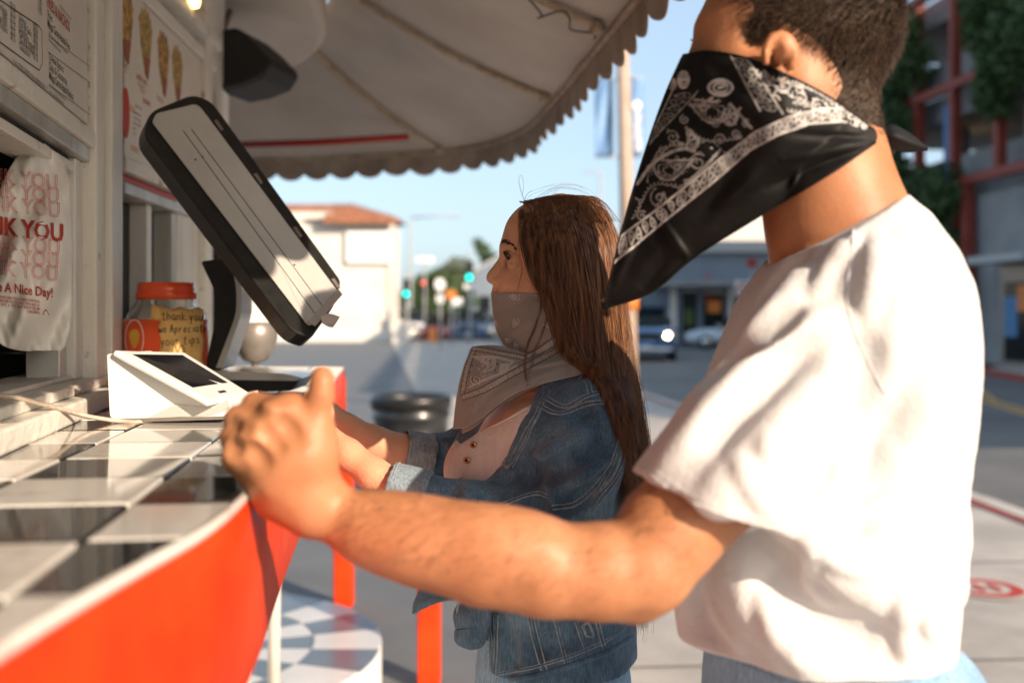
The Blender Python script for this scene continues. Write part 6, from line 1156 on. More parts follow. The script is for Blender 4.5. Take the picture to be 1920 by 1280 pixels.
for sg in (-1, 1):
    ec = P(966, 485, DW + sg * .0335); V, F = lathe_geo([(.0004, -.0118)] + [(.0118 * math.sin(t), -.0118 * math.cos(t)) for t in np.linspace(.15, 2.99, 18)] + [(.0004, .0118)], ec, 24); ey = mk('eye', V, F, M['eye_white'], wo)
    gz = np.array([-.86, -.46, .02]); gz /= np.linalg.norm(gz); a_ = np.cross(gz, (0, 0, 1)); a_ /= np.linalg.norm(a_); b2_ = np.cross(gz, a_)
    for nm, ang, m in (('iris', 33, 'iris'), ('pupil', 14, 'brow')):
        rr = .01195 if nm == 'iris' else .0121; ring = [ec + rr * (math.cos(R(ang)) * gz + math.sin(R(ang)) * (math.cos(t) * a_ + math.sin(t) * b2_)) for t in np.linspace(0, 2 * math.pi, 21)[:-1]]; mid = [ec + rr * (math.cos(R(ang * .5)) * gz + math.sin(R(ang * .5)) * (math.cos(t) * a_ + math.sin(t) * b2_)) for t in np.linspace(0, 2 * math.pi, 21)[:-1]]
        mk(nm, ring + mid + [ec + rr * gz], [(j, (j + 1) % 20, 20 + (j + 1) % 20, 20 + j) for j in range(20)] + [(20 + j, 20 + (j + 1) % 20, 40) for j in range(20)], M[m], ey)
    up_ = [ec + .0137 * np.array([-math.cos(R(a)) * math.cos(R(e)), sg * math.sin(R(a)) * math.cos(R(e)), math.sin(R(e))]) for a, e in [(-42 + 112 * t, 1 + 26 * math.sin(math.pi * t) ** .8) for t in np.linspace(0, 1, 60)]]
    strands('eyelashes', np.array([[q - (q - ec) * .06, q + (q - ec) * .24 + (0, 0, .0004), q + (q - ec) * .42 + (0, 0, .0026)] for q in up_]), .00045, .00014, M['brow'], wo)
    pr = []
    for i in range(520):
        t = rng.random(); py = 455 + 9 * t ** 1.5 - 3 * math.sin(t * 3) + rng.normal(0, 2.0 * (1 - .6 * t)); px = 943 + 30 * t; q = P(px, py, DW + sg * (.014 + .030 * t ** .8)); n_ = wb_.normal(q)[0]
        for _k in range(8): q = q - n_ * wb_.sample(q)[0] * .8; n_ = wb_.normal(q)[0]
        q = q + n_ * .0003; pr.append([q, q + np.array([.0022, -.0004 * -sg, .0006]) + n_ * .0006, q + np.array([.0048, 0, .0002]) + n_ * .0008])
    strands('eyebrow', np.array(pr), .00030, .00010, M['brow'], wo)
# ribbed top
tp_ = SDF([(-.12, .22, .0032)], [(1.28, 1.72, .004)], [(.90, 1.30, .0032)]); tp_.loft(rows_px(TR, DW), .01, grow=.003); tp_.ell(P(905, 880, 1.44), (.055, .06, .055), .04)
tp_.carve_px([(800, 560), (860, 835), (893, 815), (940, 790), (985, 762), (1060, 735), (1200, 560)], 1.2, 1.8, .002); tp_.displace(.0012, 22); top_ = tp_.mesh('ribbed_top', M['rib_top'], wo)
ln_ = tp_.hits([(884, 826), (905, 806), (940, 792), (975, 772), (990, 765)], off=.0, n=24, d0=1.28, default=None)
if len(ln_) > 5: mk('neckline_trim', *tube_geo(cr(ln_[::3], 30), .0022, 6), M['rib_top'], top_)
for a, b in [(881, 833), (869, 862), (857, 901), (853, 925)]:
    q = tp_.hit(a + 8, b, .001, 1.28)
    if q is not None: bt_ = mk('button', *tube_geo([q, q + np.array([-.0015, -.0030, 0])], .0050, 16), M['copper'], top_); mk('button_hole', *tube_geo([q + np.array([-.0015, -.003, 0]), q + np.array([-.0018, -.0036, 0])], .0022, 10), M['brow'], bt_)
pk_ = [q for q in (tp_.hit(a, b, .0002, 1.28) for a, b in [(893, 822), (881, 850), (872, 880), (864, 915), (862, 935)]) if q is not None]
if len(pk_) > 3: mk('placket_edge', *tube_geo(cr(pk_, 24), .0012, 6), M['rib_top'], top_)
# denim jacket
jk = SDF([(-.19, .24, .003)], [(1.24, 1.74, .0036)], [(.88, 1.35, .003)])
JR = [(690, 1045, 1105, .055), (712, 1010, 1132, .10), (740, 975, 1154, .145), (770, 940, 1172, .168), (810, 908, 1180, .176), (850, 884, 1186, .176), (900, 868, 1188, .172), (950, 868, 1188, .168), (1000, 874, 1186, .160), (1100, 886, 1188, .156), (1160, 890, 1190, .160), (1220, 892, 1191, .166), (1290, 894, 1190, .168), (1340, 894, 1190, .168)]
jk.loft(rows_px(JR, DW), .01, p=2.2)
OP = [(780, 560), (858, 835), (858, 870), (846, 930), (858, 1010), (862, 1300), (918, 1300), (921, 1150), (905, 1040), (898, 935), (916, 894), (946, 866), (966, 813), (988, 768), (1012, 740), (1040, 700), (1075, 640), (1075, 560)]
jk.carve_px(OP, 1.2, 1.585, .002)
rod(jk, [(1105, 782, 1.385, 72), (1092, 850, 1.36, 76), (1068, 920, 1.345, 74), (1030, 985, 1.335, 68), (950, 978, 1.335, 62), (880, 958, 1.338, 52), (800, 932, 1.342, 44)], .022)
rod(jk, [(940, 790, 1.63, 62), (885, 860, 1.635, 60), (840, 866, 1.63, 54), (790, 860, 1.615, 48)], .015)
for pl, r, dp_ in [([(985, 865), (1050, 862), (1090, 880)], .010, .006), ([(930, 905), (1000, 880), (1060, 890)], .009, -.006), ([(1130, 790), (1080, 830), (1010, 850)], .012, .006), ([(1140, 850), (1090, 890), (1020, 905)], .011, .006), ([(1120, 830), (1060, 870), (990, 885)], .010, -.005),
    ([(1150, 880), (1100, 930), (1050, 950)], .010, -.006), ([(1000, 900), (1010, 940), (1000, 960)], .008, -.005), ([(900, 930), (912, 950), (905, 975)], .006, -.005), ([(870, 915), (880, 940), (870, 960)], .006, .004), ([(845, 905), (852, 930), (845, 950)], .006, -.004), ([(1060, 760), (1110, 790), (1140, 850)], .012, -.004),
    ([(1140, 960), (1100, 1000), (1040, 1020)], .012, .006), ([(1160, 1130), (1100, 1180), (1000, 1215)], .014, -.005), ([(1175, 1080), (1140, 1150), (1050, 1190)], .012, .004), ([(940, 1160), (960, 1220), (950, 1270)], .008, -.003), ([(830, 826), (860, 850), (870, 880)], .007, .004), ([(800, 835), (825, 855), (835, 890)], .006, -.004)]: jk.crease(pl, r, dp_, .013, d0=1.24)
jk.displace(.0026, 24, stretch=(1, 1, .6)); jk.displace(.0011, 60)
rod(jk, [(1058, 600, DW, 90), (1050, 700, DW, 74), (1035, 740, DW, 72)], .003, 's'); jk.plane((0, DW, .903), (0, .02, -1)); 
jacket = jk.mesh('denim_jacket', M['denim'], wo)
def seam(pl, gap=.0026, r=.0011, n=60, m='denim_seam', welt=True):
    h_ = jk.hits(pl, off=.0004, n=n, d0=1.24)
    if len(h_) < 6: return
    k = np.r_[True, np.linalg.norm(np.diff(h_, axis=0), axis=1) < .03]; h_ = h_[k]; h_ = cr(h_[::3], n); T = np.gradient(h_, axis=0); T /= np.linalg.norm(T, axis=1)[:, None] + 1e-9; n_ = jk.normal(h_); s_ = np.cross(T, n_); w_ = None
    if welt: w_ = mk('seam', *tube_geo(h_, .0020, 6), M['denim'], jacket)
    for q in (-1, 1): mk('stitching', *tube_geo(h_ + s_ * gap * q + n_ * .0004, r, 5), M[m], w_ or jacket)
seam([(1022, 745), (1060, 762), (1100, 742), (1140, 735), (1165, 748)]); seam([(1030, 735), (1000, 790), (985, 830), (955, 880)], .0016); seam([(1165, 760), (1176, 830), (1160, 890), (1115, 950)]); seam([(1085, 700), (1100, 715), (1108, 740)], .0030)
seam([(1010, 760), (1050, 775), (1100, 757), (1150, 752)]); seam([(930, 1150), (930, 1220), (926, 1270)], .0035); seam([(995, 1150), (1005, 1200), (1022, 1262)], .0040); seam([(1038, 1150), (1050, 1195), (1062, 1245)], .0018)
seam([(935, 1262), (1000, 1250), (1080, 1225), (1150, 1192), (1184, 1160)], .0014); seam([(1170, 800), (1140, 880), (1085, 940), (1030, 952)], .0026); seam([(1172, 770), (1158, 850), (1120, 920)], .002)
seam([(935, 948), (1000, 925), (1030, 930)], .002)
seam([(1044, 700), (1022, 740), (1008, 775), (985, 815), (962, 858)], .004, .0012, welt=False); seam([(1150, 762), (1166, 830), (1150, 890), (1108, 935)], .0012, welt=False); seam([(1120, 1165), (1126, 1190), (1132, 1212)], .0026); seam([(1080, 1165), (1092, 1200), (1100, 1222)], .0016); seam([(918, 1150), (922, 1210), (922, 1282)], .001)
mk('hem_band', *tube_geo(jk.hits([(925, 1276), (990, 1268), (1070, 1246), (1140, 1220), (1182, 1196)], .0, 40, d0=1.24), .0040, 8), M['denim'], jacket)
# hem band, cuffs
mk('welt_pocket', *tube_geo(jk.hits([(1092, 1172), (1100, 1190), (1112, 1190), (1104, 1168), (1092, 1172)], .0006, 30, d0=1.24), .0022, 6), M['denim_seam'], jacket)
def cuff(a, b, r0, r1, nm, m='denim_lt', parent=wo):
    a, b = P(*a), P(*b); s_ = SDF([(-.25, -.05, .0026)], [(a[1] - .07, a[1] + .07, .0026)], [(1.02, 1.34, .0026)]); s_.cone(a, b, r0, r1, .002); ax_ = (b - a) / np.linalg.norm(b - a); s_.plane(a, -ax_); s_.plane(b, ax_); s_.cone(a - ax_ * .02, a + ax_ * .035, r0 - .0035, r0 - .004, 0, 's'); s_.displace(.0012, 45); c_ = s_.mesh(nm, M[m], parent)
    th = np.linspace(0, 2 * math.pi, 40); u_ = np.cross(ax_, (0, 0, 1)); u_ /= np.linalg.norm(u_); v_ = np.cross(ax_, u_)
    for t in (.12, .86): q = a + (b - a) * t; rr = r0 + (r1 - r0) * t + .0002; mk('stitching', *tube_geo([q + rr * (math.cos(k) * u_ + math.sin(k) * v_) for k in th], .0008, 5), M['denim_seam'], c_)
cuff((728, 910, 1.345), (800, 930, 1.342), .0335, .0350, 'cuff'); cuff((752, 850, 1.60), (806, 862, 1.615), .0400, .0420, 'cuff', 'denim_seam')
# collar, lapels and the far front edge
def dsheet(name, ctl, nv, nu, m='denim', th_=.0032, amp=.0012, parent=None):
    Vg = patch([[P(*q) for q in r] for r in ctl], nv, nu); Vg = Vg + (amp * noise3(Vg, 30))[..., None] * np.array([0, -1, 0]); o = sheet(name, Vg, M[m], parent or jacket, th_)
    for e in (Vg[-1, ::2], Vg[:, 0][::2]): mk('edge_fold', *tube_geo(e + np.array([0, -.0008, 0]), .0022, 6), M['denim_seam'], o)
    return o
dsheet('collar', [[(1050, 672, 1.43), (1068, 674, 1.425), (1090, 680, 1.425), (1108, 690, 1.43)], [(1036, 700, 1.415), (1062, 712, 1.405), (1094, 706, 1.405), (1112, 700, 1.42)], [(1012, 732, 1.405), (1050, 745, 1.395), (1078, 728, 1.395), (1106, 700, 1.41)], [(1000, 752, 1.40), (1030, 758, 1.39), (1062, 742, 1.388), (1098, 694, 1.40)]], 24, 24)
dsheet('lapel', [[(1000, 752, 1.40), (1020, 757, 1.388)], [(986, 785, 1.385), (1006, 790, 1.375)], [(966, 822, 1.375), (982, 832, 1.362)], [(950, 858, 1.365), (963, 868, 1.35)], [(944, 868, 1.36), (952, 880, 1.35)]], 30, 8, 'denim_seam', .003)
dsheet('far_front_edge', [[(886, 782, 1.57), (908, 792, 1.52), (912, 806, 1.50)], [(858, 822, 1.55), (880, 836, 1.505), (884, 842, 1.495)], [(844, 862, 1.545), (866, 870, 1.50), (868, 874, 1.49)], [(834, 905, 1.54), (858, 908, 1.50), (860, 912, 1.49)], [(828, 950, 1.53), (856, 955, 1.50), (858, 960, 1.49)]], 36, 14, 'denim', .004, .002)
for a, b in ((845, 848), (836, 900)): q = P(a + 6, b, 1.515); bt_ = mk('metal_button', *tube_geo([q, q + np.array([-.0015, -.004, 0])], .0062, 16), M['copper'], jacket)
dsheet('front_flap', [[(792, 1085, 1.56), (830, 1090, 1.53), (872, 1092, 1.50)], [(786, 1112, 1.56), (826, 1112, 1.53), (868, 1108, 1.50)], [(778, 1132, 1.56), (820, 1124, 1.53), (862, 1114, 1.50)], [(776, 1150, 1.56), (808, 1130, 1.54), (860, 1120, 1.50)]], 18, 18, 'denim', .004, .002)
# jeans and knotted waist
wj = SDF([(-.12, .22, .005)], [(1.30, 1.70, .005)], [(.02, 1.02, .008)]); wj.loft(rows_px([(1130, 906, 1160, .120), (1180, 900, 1166, .130), (1230, 894, 1176, .140), (1290, 890, 1184, .148), (1400, 890, 1200, .165)], DW), .02)
for sy in (-1, 1): wj.chain([(.06, DW + sy * .07, .80), (.05, DW + sy * .08, .5), (.07, DW + sy * .08, .08)], [.088, .072, .06], .02)
wj.displace(.002, 18); wjo = wj.mesh('jeans', M['jeans'], wo)
dsheet('waist_knot', [[(868, 1128, 1.41), (890, 1126, 1.39), (925, 1140, 1.37)], [(856, 1150, 1.41), (885, 1155, 1.385), (922, 1158, 1.37)], [(860, 1175, 1.41), (888, 1172, 1.385), (922, 1172, 1.37)]], 14, 16, 'denim', .006, .004, wjo)
dsheet('waist_knot', [[(858, 1178, 1.41), (890, 1172, 1.385), (920, 1160, 1.37)], [(860, 1200, 1.41), (890, 1196, 1.385), (918, 1180, 1.37)], [(886, 1212, 1.40), (905, 1208, 1.385), (916, 1200, 1.37)]], 14, 16, 'denim', .006, .004, wjo)
th = np.linspace(0, 2 * math.pi, 30); mk('belt_loop', *tube_geo([P(868 + 10 * math.cos(t), 1142 + 15 * math.sin(t), 1.40) for t in th], .0022, 6), M['denim_seam'], wjo)
for sy in (-1, 1):
    s_ = SDF([(-.12, .13, .004)], [(DW + sy * .085 - .07, DW + sy * .085 + .07, .004)], [(-.01, .14, .004)]); s_.chain([(.085, DW + sy * .08, .05), (.0, DW + sy * .085, .038), (-.08, DW + sy * .09, .027)], [.043, .038, .027], .02); s_.plane((0, 0, .002), (0, 0, -1)); s_.mesh('shoe', M['shoe'], wo)

# ---- hair
GD = [
 [(986, 387, 1.500), (976, 400, 1.464), (981, 459, 1.432), (998, 512, 1.424), (1022, 558, 1.428), (1040, 615, 1.428), (1060, 664, 1.415), (1104, 686, 1.385), (1140, 712, 1.36), (1160, 760, 1.345), (1172, 830, 1.35), (1176, 890, 1.36)],
 [(1000, 377, 1.500), (998, 396, 1.458), (1008, 458, 1.42), (1026, 520, 1.414), (1046, 580, 1.416), (1062, 632, 1.414), (1082, 672, 1.400), (1118, 704, 1.38), (1148, 745, 1.36), (1166, 800, 1.35), (1178, 880, 1.36), (1180, 960, 1.38)],
 [(1022, 369, 1.500), (1028, 388, 1.452), (1044, 452, 1.410), (1062, 525, 1.404), (1076, 595, 1.408), (1090, 650, 1.408), (1106, 690, 1.398), (1132, 735, 1.38), (1156, 790, 1.365), (1172, 850, 1.36), (1186, 930, 1.37), (1190, 1030, 1.39)],
 [(1048, 364, 1.500), (1060, 382, 1.454), (1082, 448, 1.410), (1098, 528, 1.404), (1108, 600, 1.410), (1118, 656, 1.412), (1130, 706, 1.404), (1148, 760, 1.39), (1166, 820, 1.38), (1182, 890, 1.375), (1194, 970, 1.39), (1196, 1080, 1.40)],
 [(1074, 366, 1.500), (1092, 388, 1.462), (1116, 450, 1.424), (1128, 530, 1.420), (1136, 600, 1.426), (1144, 660, 1.430), (1154, 716, 1.424), (1168, 772, 1.41), (1182, 836, 1.40), (1194, 906, 1.40), (1202, 990, 1.41), (1203, 1120, 1.42)],
 [(1096, 374, 1.500), (1122, 396, 1.482), (1143, 455, 1.460), (1150, 530, 1.458), (1156, 600, 1.462), (1164, 660, 1.464), (1173, 716, 1.456), (1184, 774, 1.44), (1196, 840, 1.43), (1206, 905, 1.43), (1208, 990, 1.43), (1204, 1150, 1.43)],
 [(1108, 380, 1.502), (1140, 408, 1.506), (1160, 462, 1.512), (1166, 530, 1.514), (1171, 590, 1.514), (1178, 648, 1.508), (1188, 706, 1.498), (1198, 765, 1.48), (1208, 830, 1.465), (1214, 895, 1.455), (1210, 980, 1.45), (1200, 1190, 1.44)],
 [(1096, 374, 1.504), (1124, 400, 1.535), (1144, 458, 1.560), (1152, 530, 1.566), (1158, 600, 1.565), (1166, 660, 1.56), (1174, 716, 1.55), (1184, 774, 1.53), (1194, 840, 1.51), (1200, 905, 1.50), (1200, 990, 1.49), (1194, 1120, 1.47)],
 [(1060, 366, 1.504), (1074, 386, 1.548), (1096, 450, 1.590), (1110, 530, 1.598), (1118, 600, 1.594), (1126, 660, 1.59), (1136, 710, 1.58), (1150, 760, 1.57), (1164, 820, 1.56), (1176, 890, 1.54), (1184, 960, 1.52), (1188, 1040, 1.50)],
 [(1020, 369, 1.504), (1026, 388, 1.550), (1040, 452, 1.592), (1056, 525, 1.598), (1064, 595, 1.595), (1070, 650, 1.60), (1078, 690, 1.61), (1094, 735, 1.61), (1110, 790, 1.60), (1130, 850, 1.59), (1150, 930, 1.57), (1164, 1000, 1.55)],
 [(986, 387, 1.504), (976, 400, 1.538), (980, 459, 1.568), (992, 512, 1.578), (1000, 558, 1.580), (990, 600, 1.585), (970, 625, 1.585), (948, 640, 1.575), (932, 652, 1.565), (926, 660, 1.56), (924, 664, 1.556), (923, 668, 1.552)]]
GDa = np.array(GD, float)
jd = depth_map(jk, 960, 1230, 640, 1290, 6, 1.24)
def hair_pts(t, j=None, dd=0.0):       # t: guide parameter array -> (N,12,3) px,py,d
    t = np.asarray(t); i = np.clip(t.astype(int), 0, 9); f = (t - i)[:, None, None]; return GDa[i] * (1 - f) + GDa[i + 1] * f
def to3(g):
    d = g[..., 2].copy(); near = g[..., 2] < 1.50; jj = jd(g[..., 0], g[..., 1]); m = near & (jj < 5) & (g[..., 1] > 690); d = np.where(m, np.minimum(d, jj - .003), d); return np.stack([(g[..., 0] - 960) / FPX * d, d, CAMZ - (g[..., 1] - HOR) / FPX * d], -1)
def res(g, n): a = cr(g.transpose(1, 0, 2), n); return a.transpose(1, 0, 2)
base_t = np.linspace(0, 9.25, 110); gb_ = res(to3(hair_pts(base_t)), 90)
cen = gb_.mean(0, keepdims=True); gb_ = gb_ + (cen - gb_) * np.linspace(.035, .10, 90)[None, :, None]
gb_ = gb_[:, :80]; gb_ = gb_ + (.0018 * noise3(gb_ * np.array([1, 1, .12]), 220))[..., None] * np.array([-.3, -1, 0])
hw = sheet('hair', gb_, M['hair_w_base'], wo, .002)
def cut_len(q, f):
    N, n = q.shape[:2]; t = np.linspace(0, n - 1, n)[None, :] * f[:, None]; i = np.minimum(t.astype(int), n - 2); w_ = (t - i)[..., None]; a = np.arange(N)[:, None]; return q[a, i] * (1 - w_) + q[a, i + 1] * w_
def lock(N, t, spread, r0, r1, nm='hair_strands', parent=None, jit=1.0, n=40, wave=1.0):
    g = hair_pts(np.clip(t, 0, 9.999)); g[:, :, 0] += rng.normal(0, spread, (N, 1)) * np.linspace(.3, 1.3, 12) * jit; q = res(to3(g), n); q = cut_len(q, 1 - .24 * rng.random(N) ** 1.5); s_ = np.linspace(0, 1, n)[None, :, None]
    ph_ = rng.random((N, 1, 3)) * 6.28; q = q + .0022 * wave * np.sin(s_ * (5 + 4 * rng.random((N, 1, 1))) * 2 + ph_) * s_ + rng.normal(0, .0024, (N, 1, 3)) * np.clip(s_ * 3, .35, 1) * np.array([1, .8, .5]); k = rng.integers(0, 60, N); cl = rng.normal(0, .0028, (60, 1, 3))[k]; q = q + cl * s_
    return strands(nm, q, r0, r1, M['hair_w'], parent or hw)
N = 5200; t = np.concatenate([rng.random(4300) * 6.6, 6.6 + rng.random(900) * 2.8]); lock(N, t, 2.0, .00040, .00016)
t = np.concatenate([9.4 + .6 * rng.random(160)]); lock(160, t, 1.6, .00036, .00012, n=30)
t = 4.5 + 2.0 * rng.random(700); lock(700, t, 5.5, .00028, .00010, wave=2.0); 
t = .35 * rng.random(500); lock(500, t, 4.0, .00026, .00010)
# crown hairs lying over the parting, face framing strands and flyaways
pr = []
for i in range(700):
    u_ = rng.random(); x0 = 978 + 118 * u_; y0 = 380 - 15 * math.sin(math.pi * min(1, u_ * 1.05) * .62 + .15); a = P(x0 + rng.normal(0, 4), y0 + 1 + rng.random() * 2, DW + rng.normal(0, .012)); d_ = np.array([.010 + .012 * u_, -.028, -.012]) * (.7 + .6 * rng.random()); pr.append([a, a + d_ * .5 + (0, 0, .0035), a + d_ + (0, -.004, -.001), a + d_ * 1.6 + (.002, -.002, -.020)])
strands('crown_hair', res(np.array(pr), 12), .00034, .0002, M['hair_w'], hw)
fl = []
def wisp(pts, k, sp, r=.00020):
    for _ in range(k):
        p = PL(pts) + rng.normal(0, sp, (1, 3)) + np.cumsum(rng.normal(0, sp * .35, (len(pts), 3)), 0); fl.append(cr(p, 26))
wisp([(1004, 470, 1.422), (1012, 520, 1.418), (1016, 570, 1.408), (1004, 612, 1.402), (990, 645, 1.402), (984, 680, 1.398), (987, 705, 1.394), (990, 722, 1.39)], 26, .0010); wisp([(1010, 480, 1.42), (1020, 540, 1.414), (1026, 590, 1.405), (1014, 630, 1.40), (1000, 665, 1.398), (992, 700, 1.392)], 16, .0013)
wisp([(977, 420, 1.440), (972, 460, 1.435), (978, 500, 1.432), (976, 520, 1.430), (970, 545, 1.432)], 4, .0008); wisp([(982, 430, 1.436), (990, 480, 1.426), (1000, 530, 1.42), (1010, 548, 1.42)], 14, .0014)
wisp([(985, 382, 1.5), (976, 352, 1.5), (974, 335, 1.5), (979, 329, 1.5), (983, 345, 1.5), (981, 365, 1.5)], 2, .0008, .0001); wisp([(984, 384, 1.5), (992, 368, 1.5), (1018, 358, 1.49), (1050, 352, 1.49), (1080, 356, 1.49)], 3, .002); wisp([(1010, 370, 1.5), (1040, 352, 1.49), (1075, 350, 1.49), (1105, 362, 1.48), (1130, 384, 1.48)], 4, .0025); wisp([(1035, 366, 1.5), (1052, 345, 1.49), (1078, 342, 1.49), (1100, 352, 1.48)], 2, .002)
for i in range(26): x0 = 1150 + rng.random() * 16; y0 = 420 + rng.random() * 380; wisp([(x0 + (y0 - 420) * .10, y0, 1.49), (x0 + 12 + (y0 - 420) * .11, y0 + 40, 1.48), (x0 + 14 + rng.normal(0, 6) + (y0 - 420) * .12, y0 + 90, 1.47)], 1, .001)
for i in range(16): a = rng.normal(0, 8); wisp([(1188, 900, 1.44), (1200, 980, 1.44), (1206 + a, 1060, 1.44), (1204 + 2 * a, 1120, 1.44), (1190 + 3 * a, 1190 + rng.normal(0, 14), 1.44)], 2, .001)
strands('flyaway_hair', np.array([f[np.linspace(0, len(f) - 1, 26).astype(int)] for f in fl]), .00022, .00010, M['hair_w'], hw)

# ---- grey bandana
cw, cb = Canvas(830, 530, 1100, 830, 3.0), Canvas(830, 530, 1100, 830, 3.0)
class Two:                             # white print with a thin dark outline
    def line(s, p, wd, v=1.0, clip=None): cb.line(p, wd + 1.3, 1.0, clip); cw.line(p, wd, v, clip)
def drop(c_, s_, a_):
    t = np.linspace(0, 6.29, 30); X_ = -np.cos(t) * s_; Y_ = np.sin(t) * np.abs(np.sin(t / 2)) ** 1.3 * s_ * .85; p = np.stack([c_[0] + X_ * math.cos(a_) - Y_ * math.sin(a_), c_[1] + X_ * math.sin(a_) + Y_ * math.cos(a_)], 1); cb.line(p, 3.2); cw.line(p, 1.9); q = np.stack([c_[0] + .45 * (p[:, 0] - c_[0]), c_[1] + .45 * (p[:, 1] - c_[1])], 1); cw.line(q, 1.6)
for c_, s_, a_ in [((965, 556), 10, .1), ((967, 606), 9.5, -1.1), ((1028, 560), 9.5, .0), ((1028, 609), 10, .1), ((929, 606), 7, 1.4), ((953, 637), 6.5, .4), ((968, 648), 7, 1.2), ((1062, 590), 9, .3), ((998, 632), 0, 0)]:
    if s_: drop(c_, s_, a_)
for l1, l2, st in [([(864, 741), (900, 728), (945, 703), (982, 684), (1020, 664), (1060, 640)], [(869, 750), (905, 738), (950, 714), (986, 694), (1025, 674), (1062, 652)], 6.6), ([(888, 650), (920, 655), (955, 662), (986, 668)], [(886, 657), (918, 662), (952, 669), (984, 676)], 5.5), ([(986, 664), (1014, 650), (1045, 628), (1075, 606)], [(988, 675), (1018, 661), (1050, 640), (1078, 620)], 6.2), ([(885, 655), (872, 690), (864, 735)], [(892, 660), (881, 692), (872, 736)], 5.5)]:
    cb.line(l1, 1.8); cb.line(l2, 1.8); cw.band(l1, l2, st, .7, .25, .9, None, .75)
pc = [(886, 662), (982, 676), (975, 690), (945, 700), (900, 724), (876, 736), (880, 695)]
cw.paisley((915, 676), 21, .2, 1, .95, pc); cw.paisley((945, 690), 14, 2.6, -1, .9, pc); cw.spiral((893, 712), 10, 1.6, 0, 1, .9, 1.6, pc); cw.spiral((905, 700), 7, 1.4, 2, -1, .8, 1.4, pc); cb.spiral((893, 712), 7.5, 1.6, 0, 1, 1, 1.4, pc); cw.scallop([(880, 724), (905, 712), (940, 698), (970, 684)], 4.5, 2.2, .9, pc); cw.scallop([(890, 668), (925, 668), (965, 678)], 4.5, 2.0, .9, pc)
for _ in range(46): c_ = (rng.uniform(878, 975), rng.uniform(662, 730)); (cb if rng.random() < .5 else cw).line([c_, (c_[0] + rng.normal(0, 2), c_[1] + rng.normal(0, 2))], rng.uniform(1, 1.8), 1, pc)
def bsheet(name, ctl, nv, nu, sdf_gap, folds, hug_rows=.0, d0_=1.3, par=None):
    g = patch(ctl, nv, nu); X, Y, d_ = g[..., 0], g[..., 1], g[..., 2].copy(); vv, uu = np.mgrid[0:1:nv * 1j, 0:1:nu * 1j]
    db = bdm(X, Y); ok = db < 5; lim = np.where(ok, db - sdf_gap, 9); d_ = np.minimum(d_, lim)
    if hug_rows: h = np.clip(1 - vv / hug_rows, 0, 1); d_ = np.where(ok, d_ * (1 - h) + (db - .0025) * h, d_)
    kk = np.ones(9) / 9
    for _ in range(2): d_ = np.apply_along_axis(lambda a: np.convolve(np.pad(a, 4, mode='edge'), kk, 'valid'), 0, d_); d_ = np.apply_along_axis(lambda a: np.convolve(np.pad(a, 4, mode='edge'), kk, 'valid'), 1, d_)
    for a, b, wd, am in folds: d_ = d_ - fold(X, Y, a, b, wd, am)
    d_ = d_ + .0007 * noise3(np.stack([X, Y, X * 0], -1), .08); Vg = np.stack([(X - 960) / FPX * d_, d_, CAMZ - (Y - HOR) / FPX * d_], -1)
    base = np.array([.40, .365, .34]) + .012 * noise3(np.stack([X, Y, X * 0], -1), .25)[..., None]; b_ = cb.get(X, Y)[..., None]; w_ = cw.get(X, Y)[..., None]; c3 = base * (1 - b_) + np.array([.035, .03, .03]) * b_; c3 = c3 * (1 - w_) + np.array([.74, .68, .65]) * w_; return sheet(name, Vg, M['cloth_print'], par or wo, .0011, c3), Vg
bdm = depth_map(wb_, 880, 1110, 520, 760, 4, 1.28)
A_ = [[(921, 549, 1.498), (950, 550, 1.468), (1000, 552, 1.440), (1045, 558, 1.430), (1085, 566, 1.426)], [(925, 590, 1.498), (956, 592, 1.462), (1000, 596, 1.432), (1050, 602, 1.424), (1090, 610, 1.42)], [(932, 622, 1.497), (962, 628, 1.458), (1005, 640, 1.434), (1055, 645, 1.424), (1092, 650, 1.42)], [(944, 645, 1.49), (966, 660, 1.458), (1002, 680, 1.436), (1050, 688, 1.43), (1092, 688, 1.425)]]
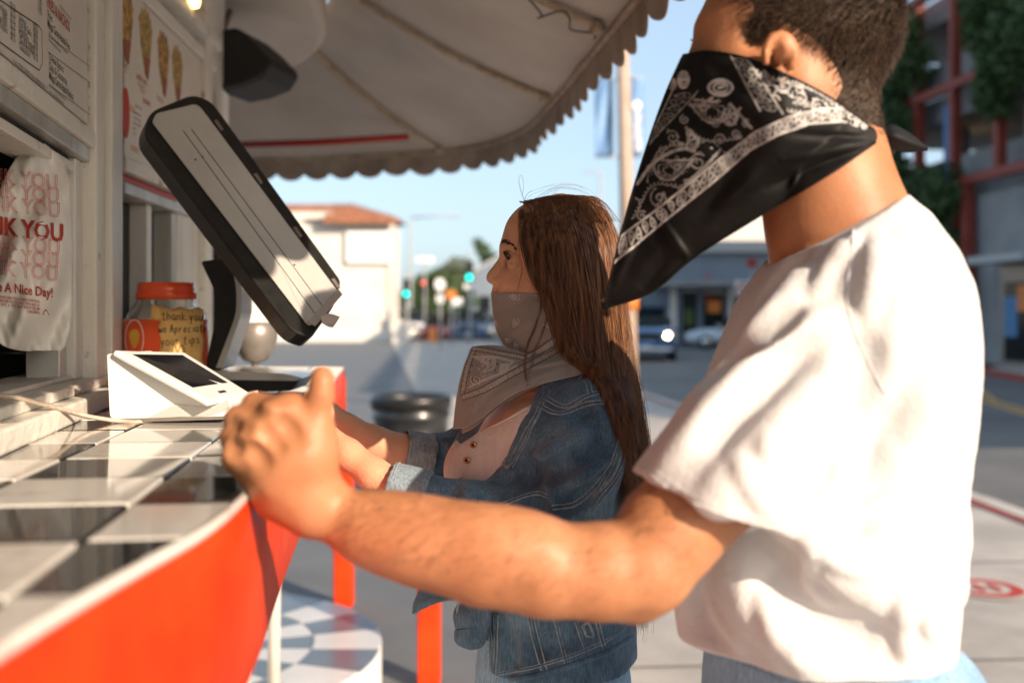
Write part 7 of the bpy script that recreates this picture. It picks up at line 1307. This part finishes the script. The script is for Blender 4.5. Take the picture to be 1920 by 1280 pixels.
gb1, VA = bsheet('bandana', A_, 200, 240, .0035, [((1000, 600), (940, 640), 8, .003), ((1050, 575), (985, 650), 10, -.0025), ((930, 590), (980, 650), 7, .002), ((1040, 640), (975, 668), 5, .004), ((1070, 600), (1000, 690), 9, .003), ((925, 560), (940, 600), 8, -.002)], .10)
Vf = VA[::4, ::4].copy(); Vf[..., 1] = 2 * 1.5 - Vf[..., 1]; sheet('bandana_far_side', Vf, mat('cloth_grey', (.40, .365, .34), rough=.7), gb1, .0011, flip=True); M['cloth_grey'] = bpy.data.materials['cloth_grey']
B_ = [[(885, 650, 1.462), (925, 647, 1.448), (962, 654, 1.440), (1005, 664, 1.430), (1100, 640, 1.422)], [(869, 690, 1.452), (912, 690, 1.428), (955, 692, 1.415), (1005, 690, 1.408), (1100, 664, 1.408)], [(857, 742, 1.45), (897, 742, 1.418), (945, 722, 1.404), (1000, 706, 1.398), (1098, 682, 1.400)], [(850, 803, 1.452), (885, 796, 1.424), (939, 754, 1.404), (992, 726, 1.394), (1094, 700, 1.395)]]
gb2, VB = bsheet('bandana_drape', B_, 200, 240, .004, [((985, 672), (870, 720), 6, .0035), ((1040, 650), (920, 700), 6, -.004), ((1050, 690), (930, 745), 7, .004), ((960, 700), (870, 790), 8, -.004), ((890, 655), (960, 668), 5, .005), ((1060, 676), (985, 690), 5, .005), ((900, 740), (880, 790), 6, .0035)], .0, par=gb1)
sheet('bandana_drape_under', patch([[P(880, 655, 1.475), P(925, 668, 1.478), P(985, 690, 1.47), (P(1050, 680, 1.44))], [P(866, 740, 1.462), P(900, 745, 1.45), P(950, 735, 1.43), P(1050, 695, 1.41)], [P(867, 813, 1.446), P(892, 800, 1.436), P(945, 757, 1.42), P(1052, 703, 1.402)]], 30, 40), M['cloth_grey'], gb1, .0011)
for e in (VA[0, ::4], VB[-1, ::4], VB[:, 0][::4], VA[:, 0][::4]): mk('hem', *tube_geo(e + np.array([0, -.0006, 0]), .0009, 6), M['cloth_grey'], gb1)
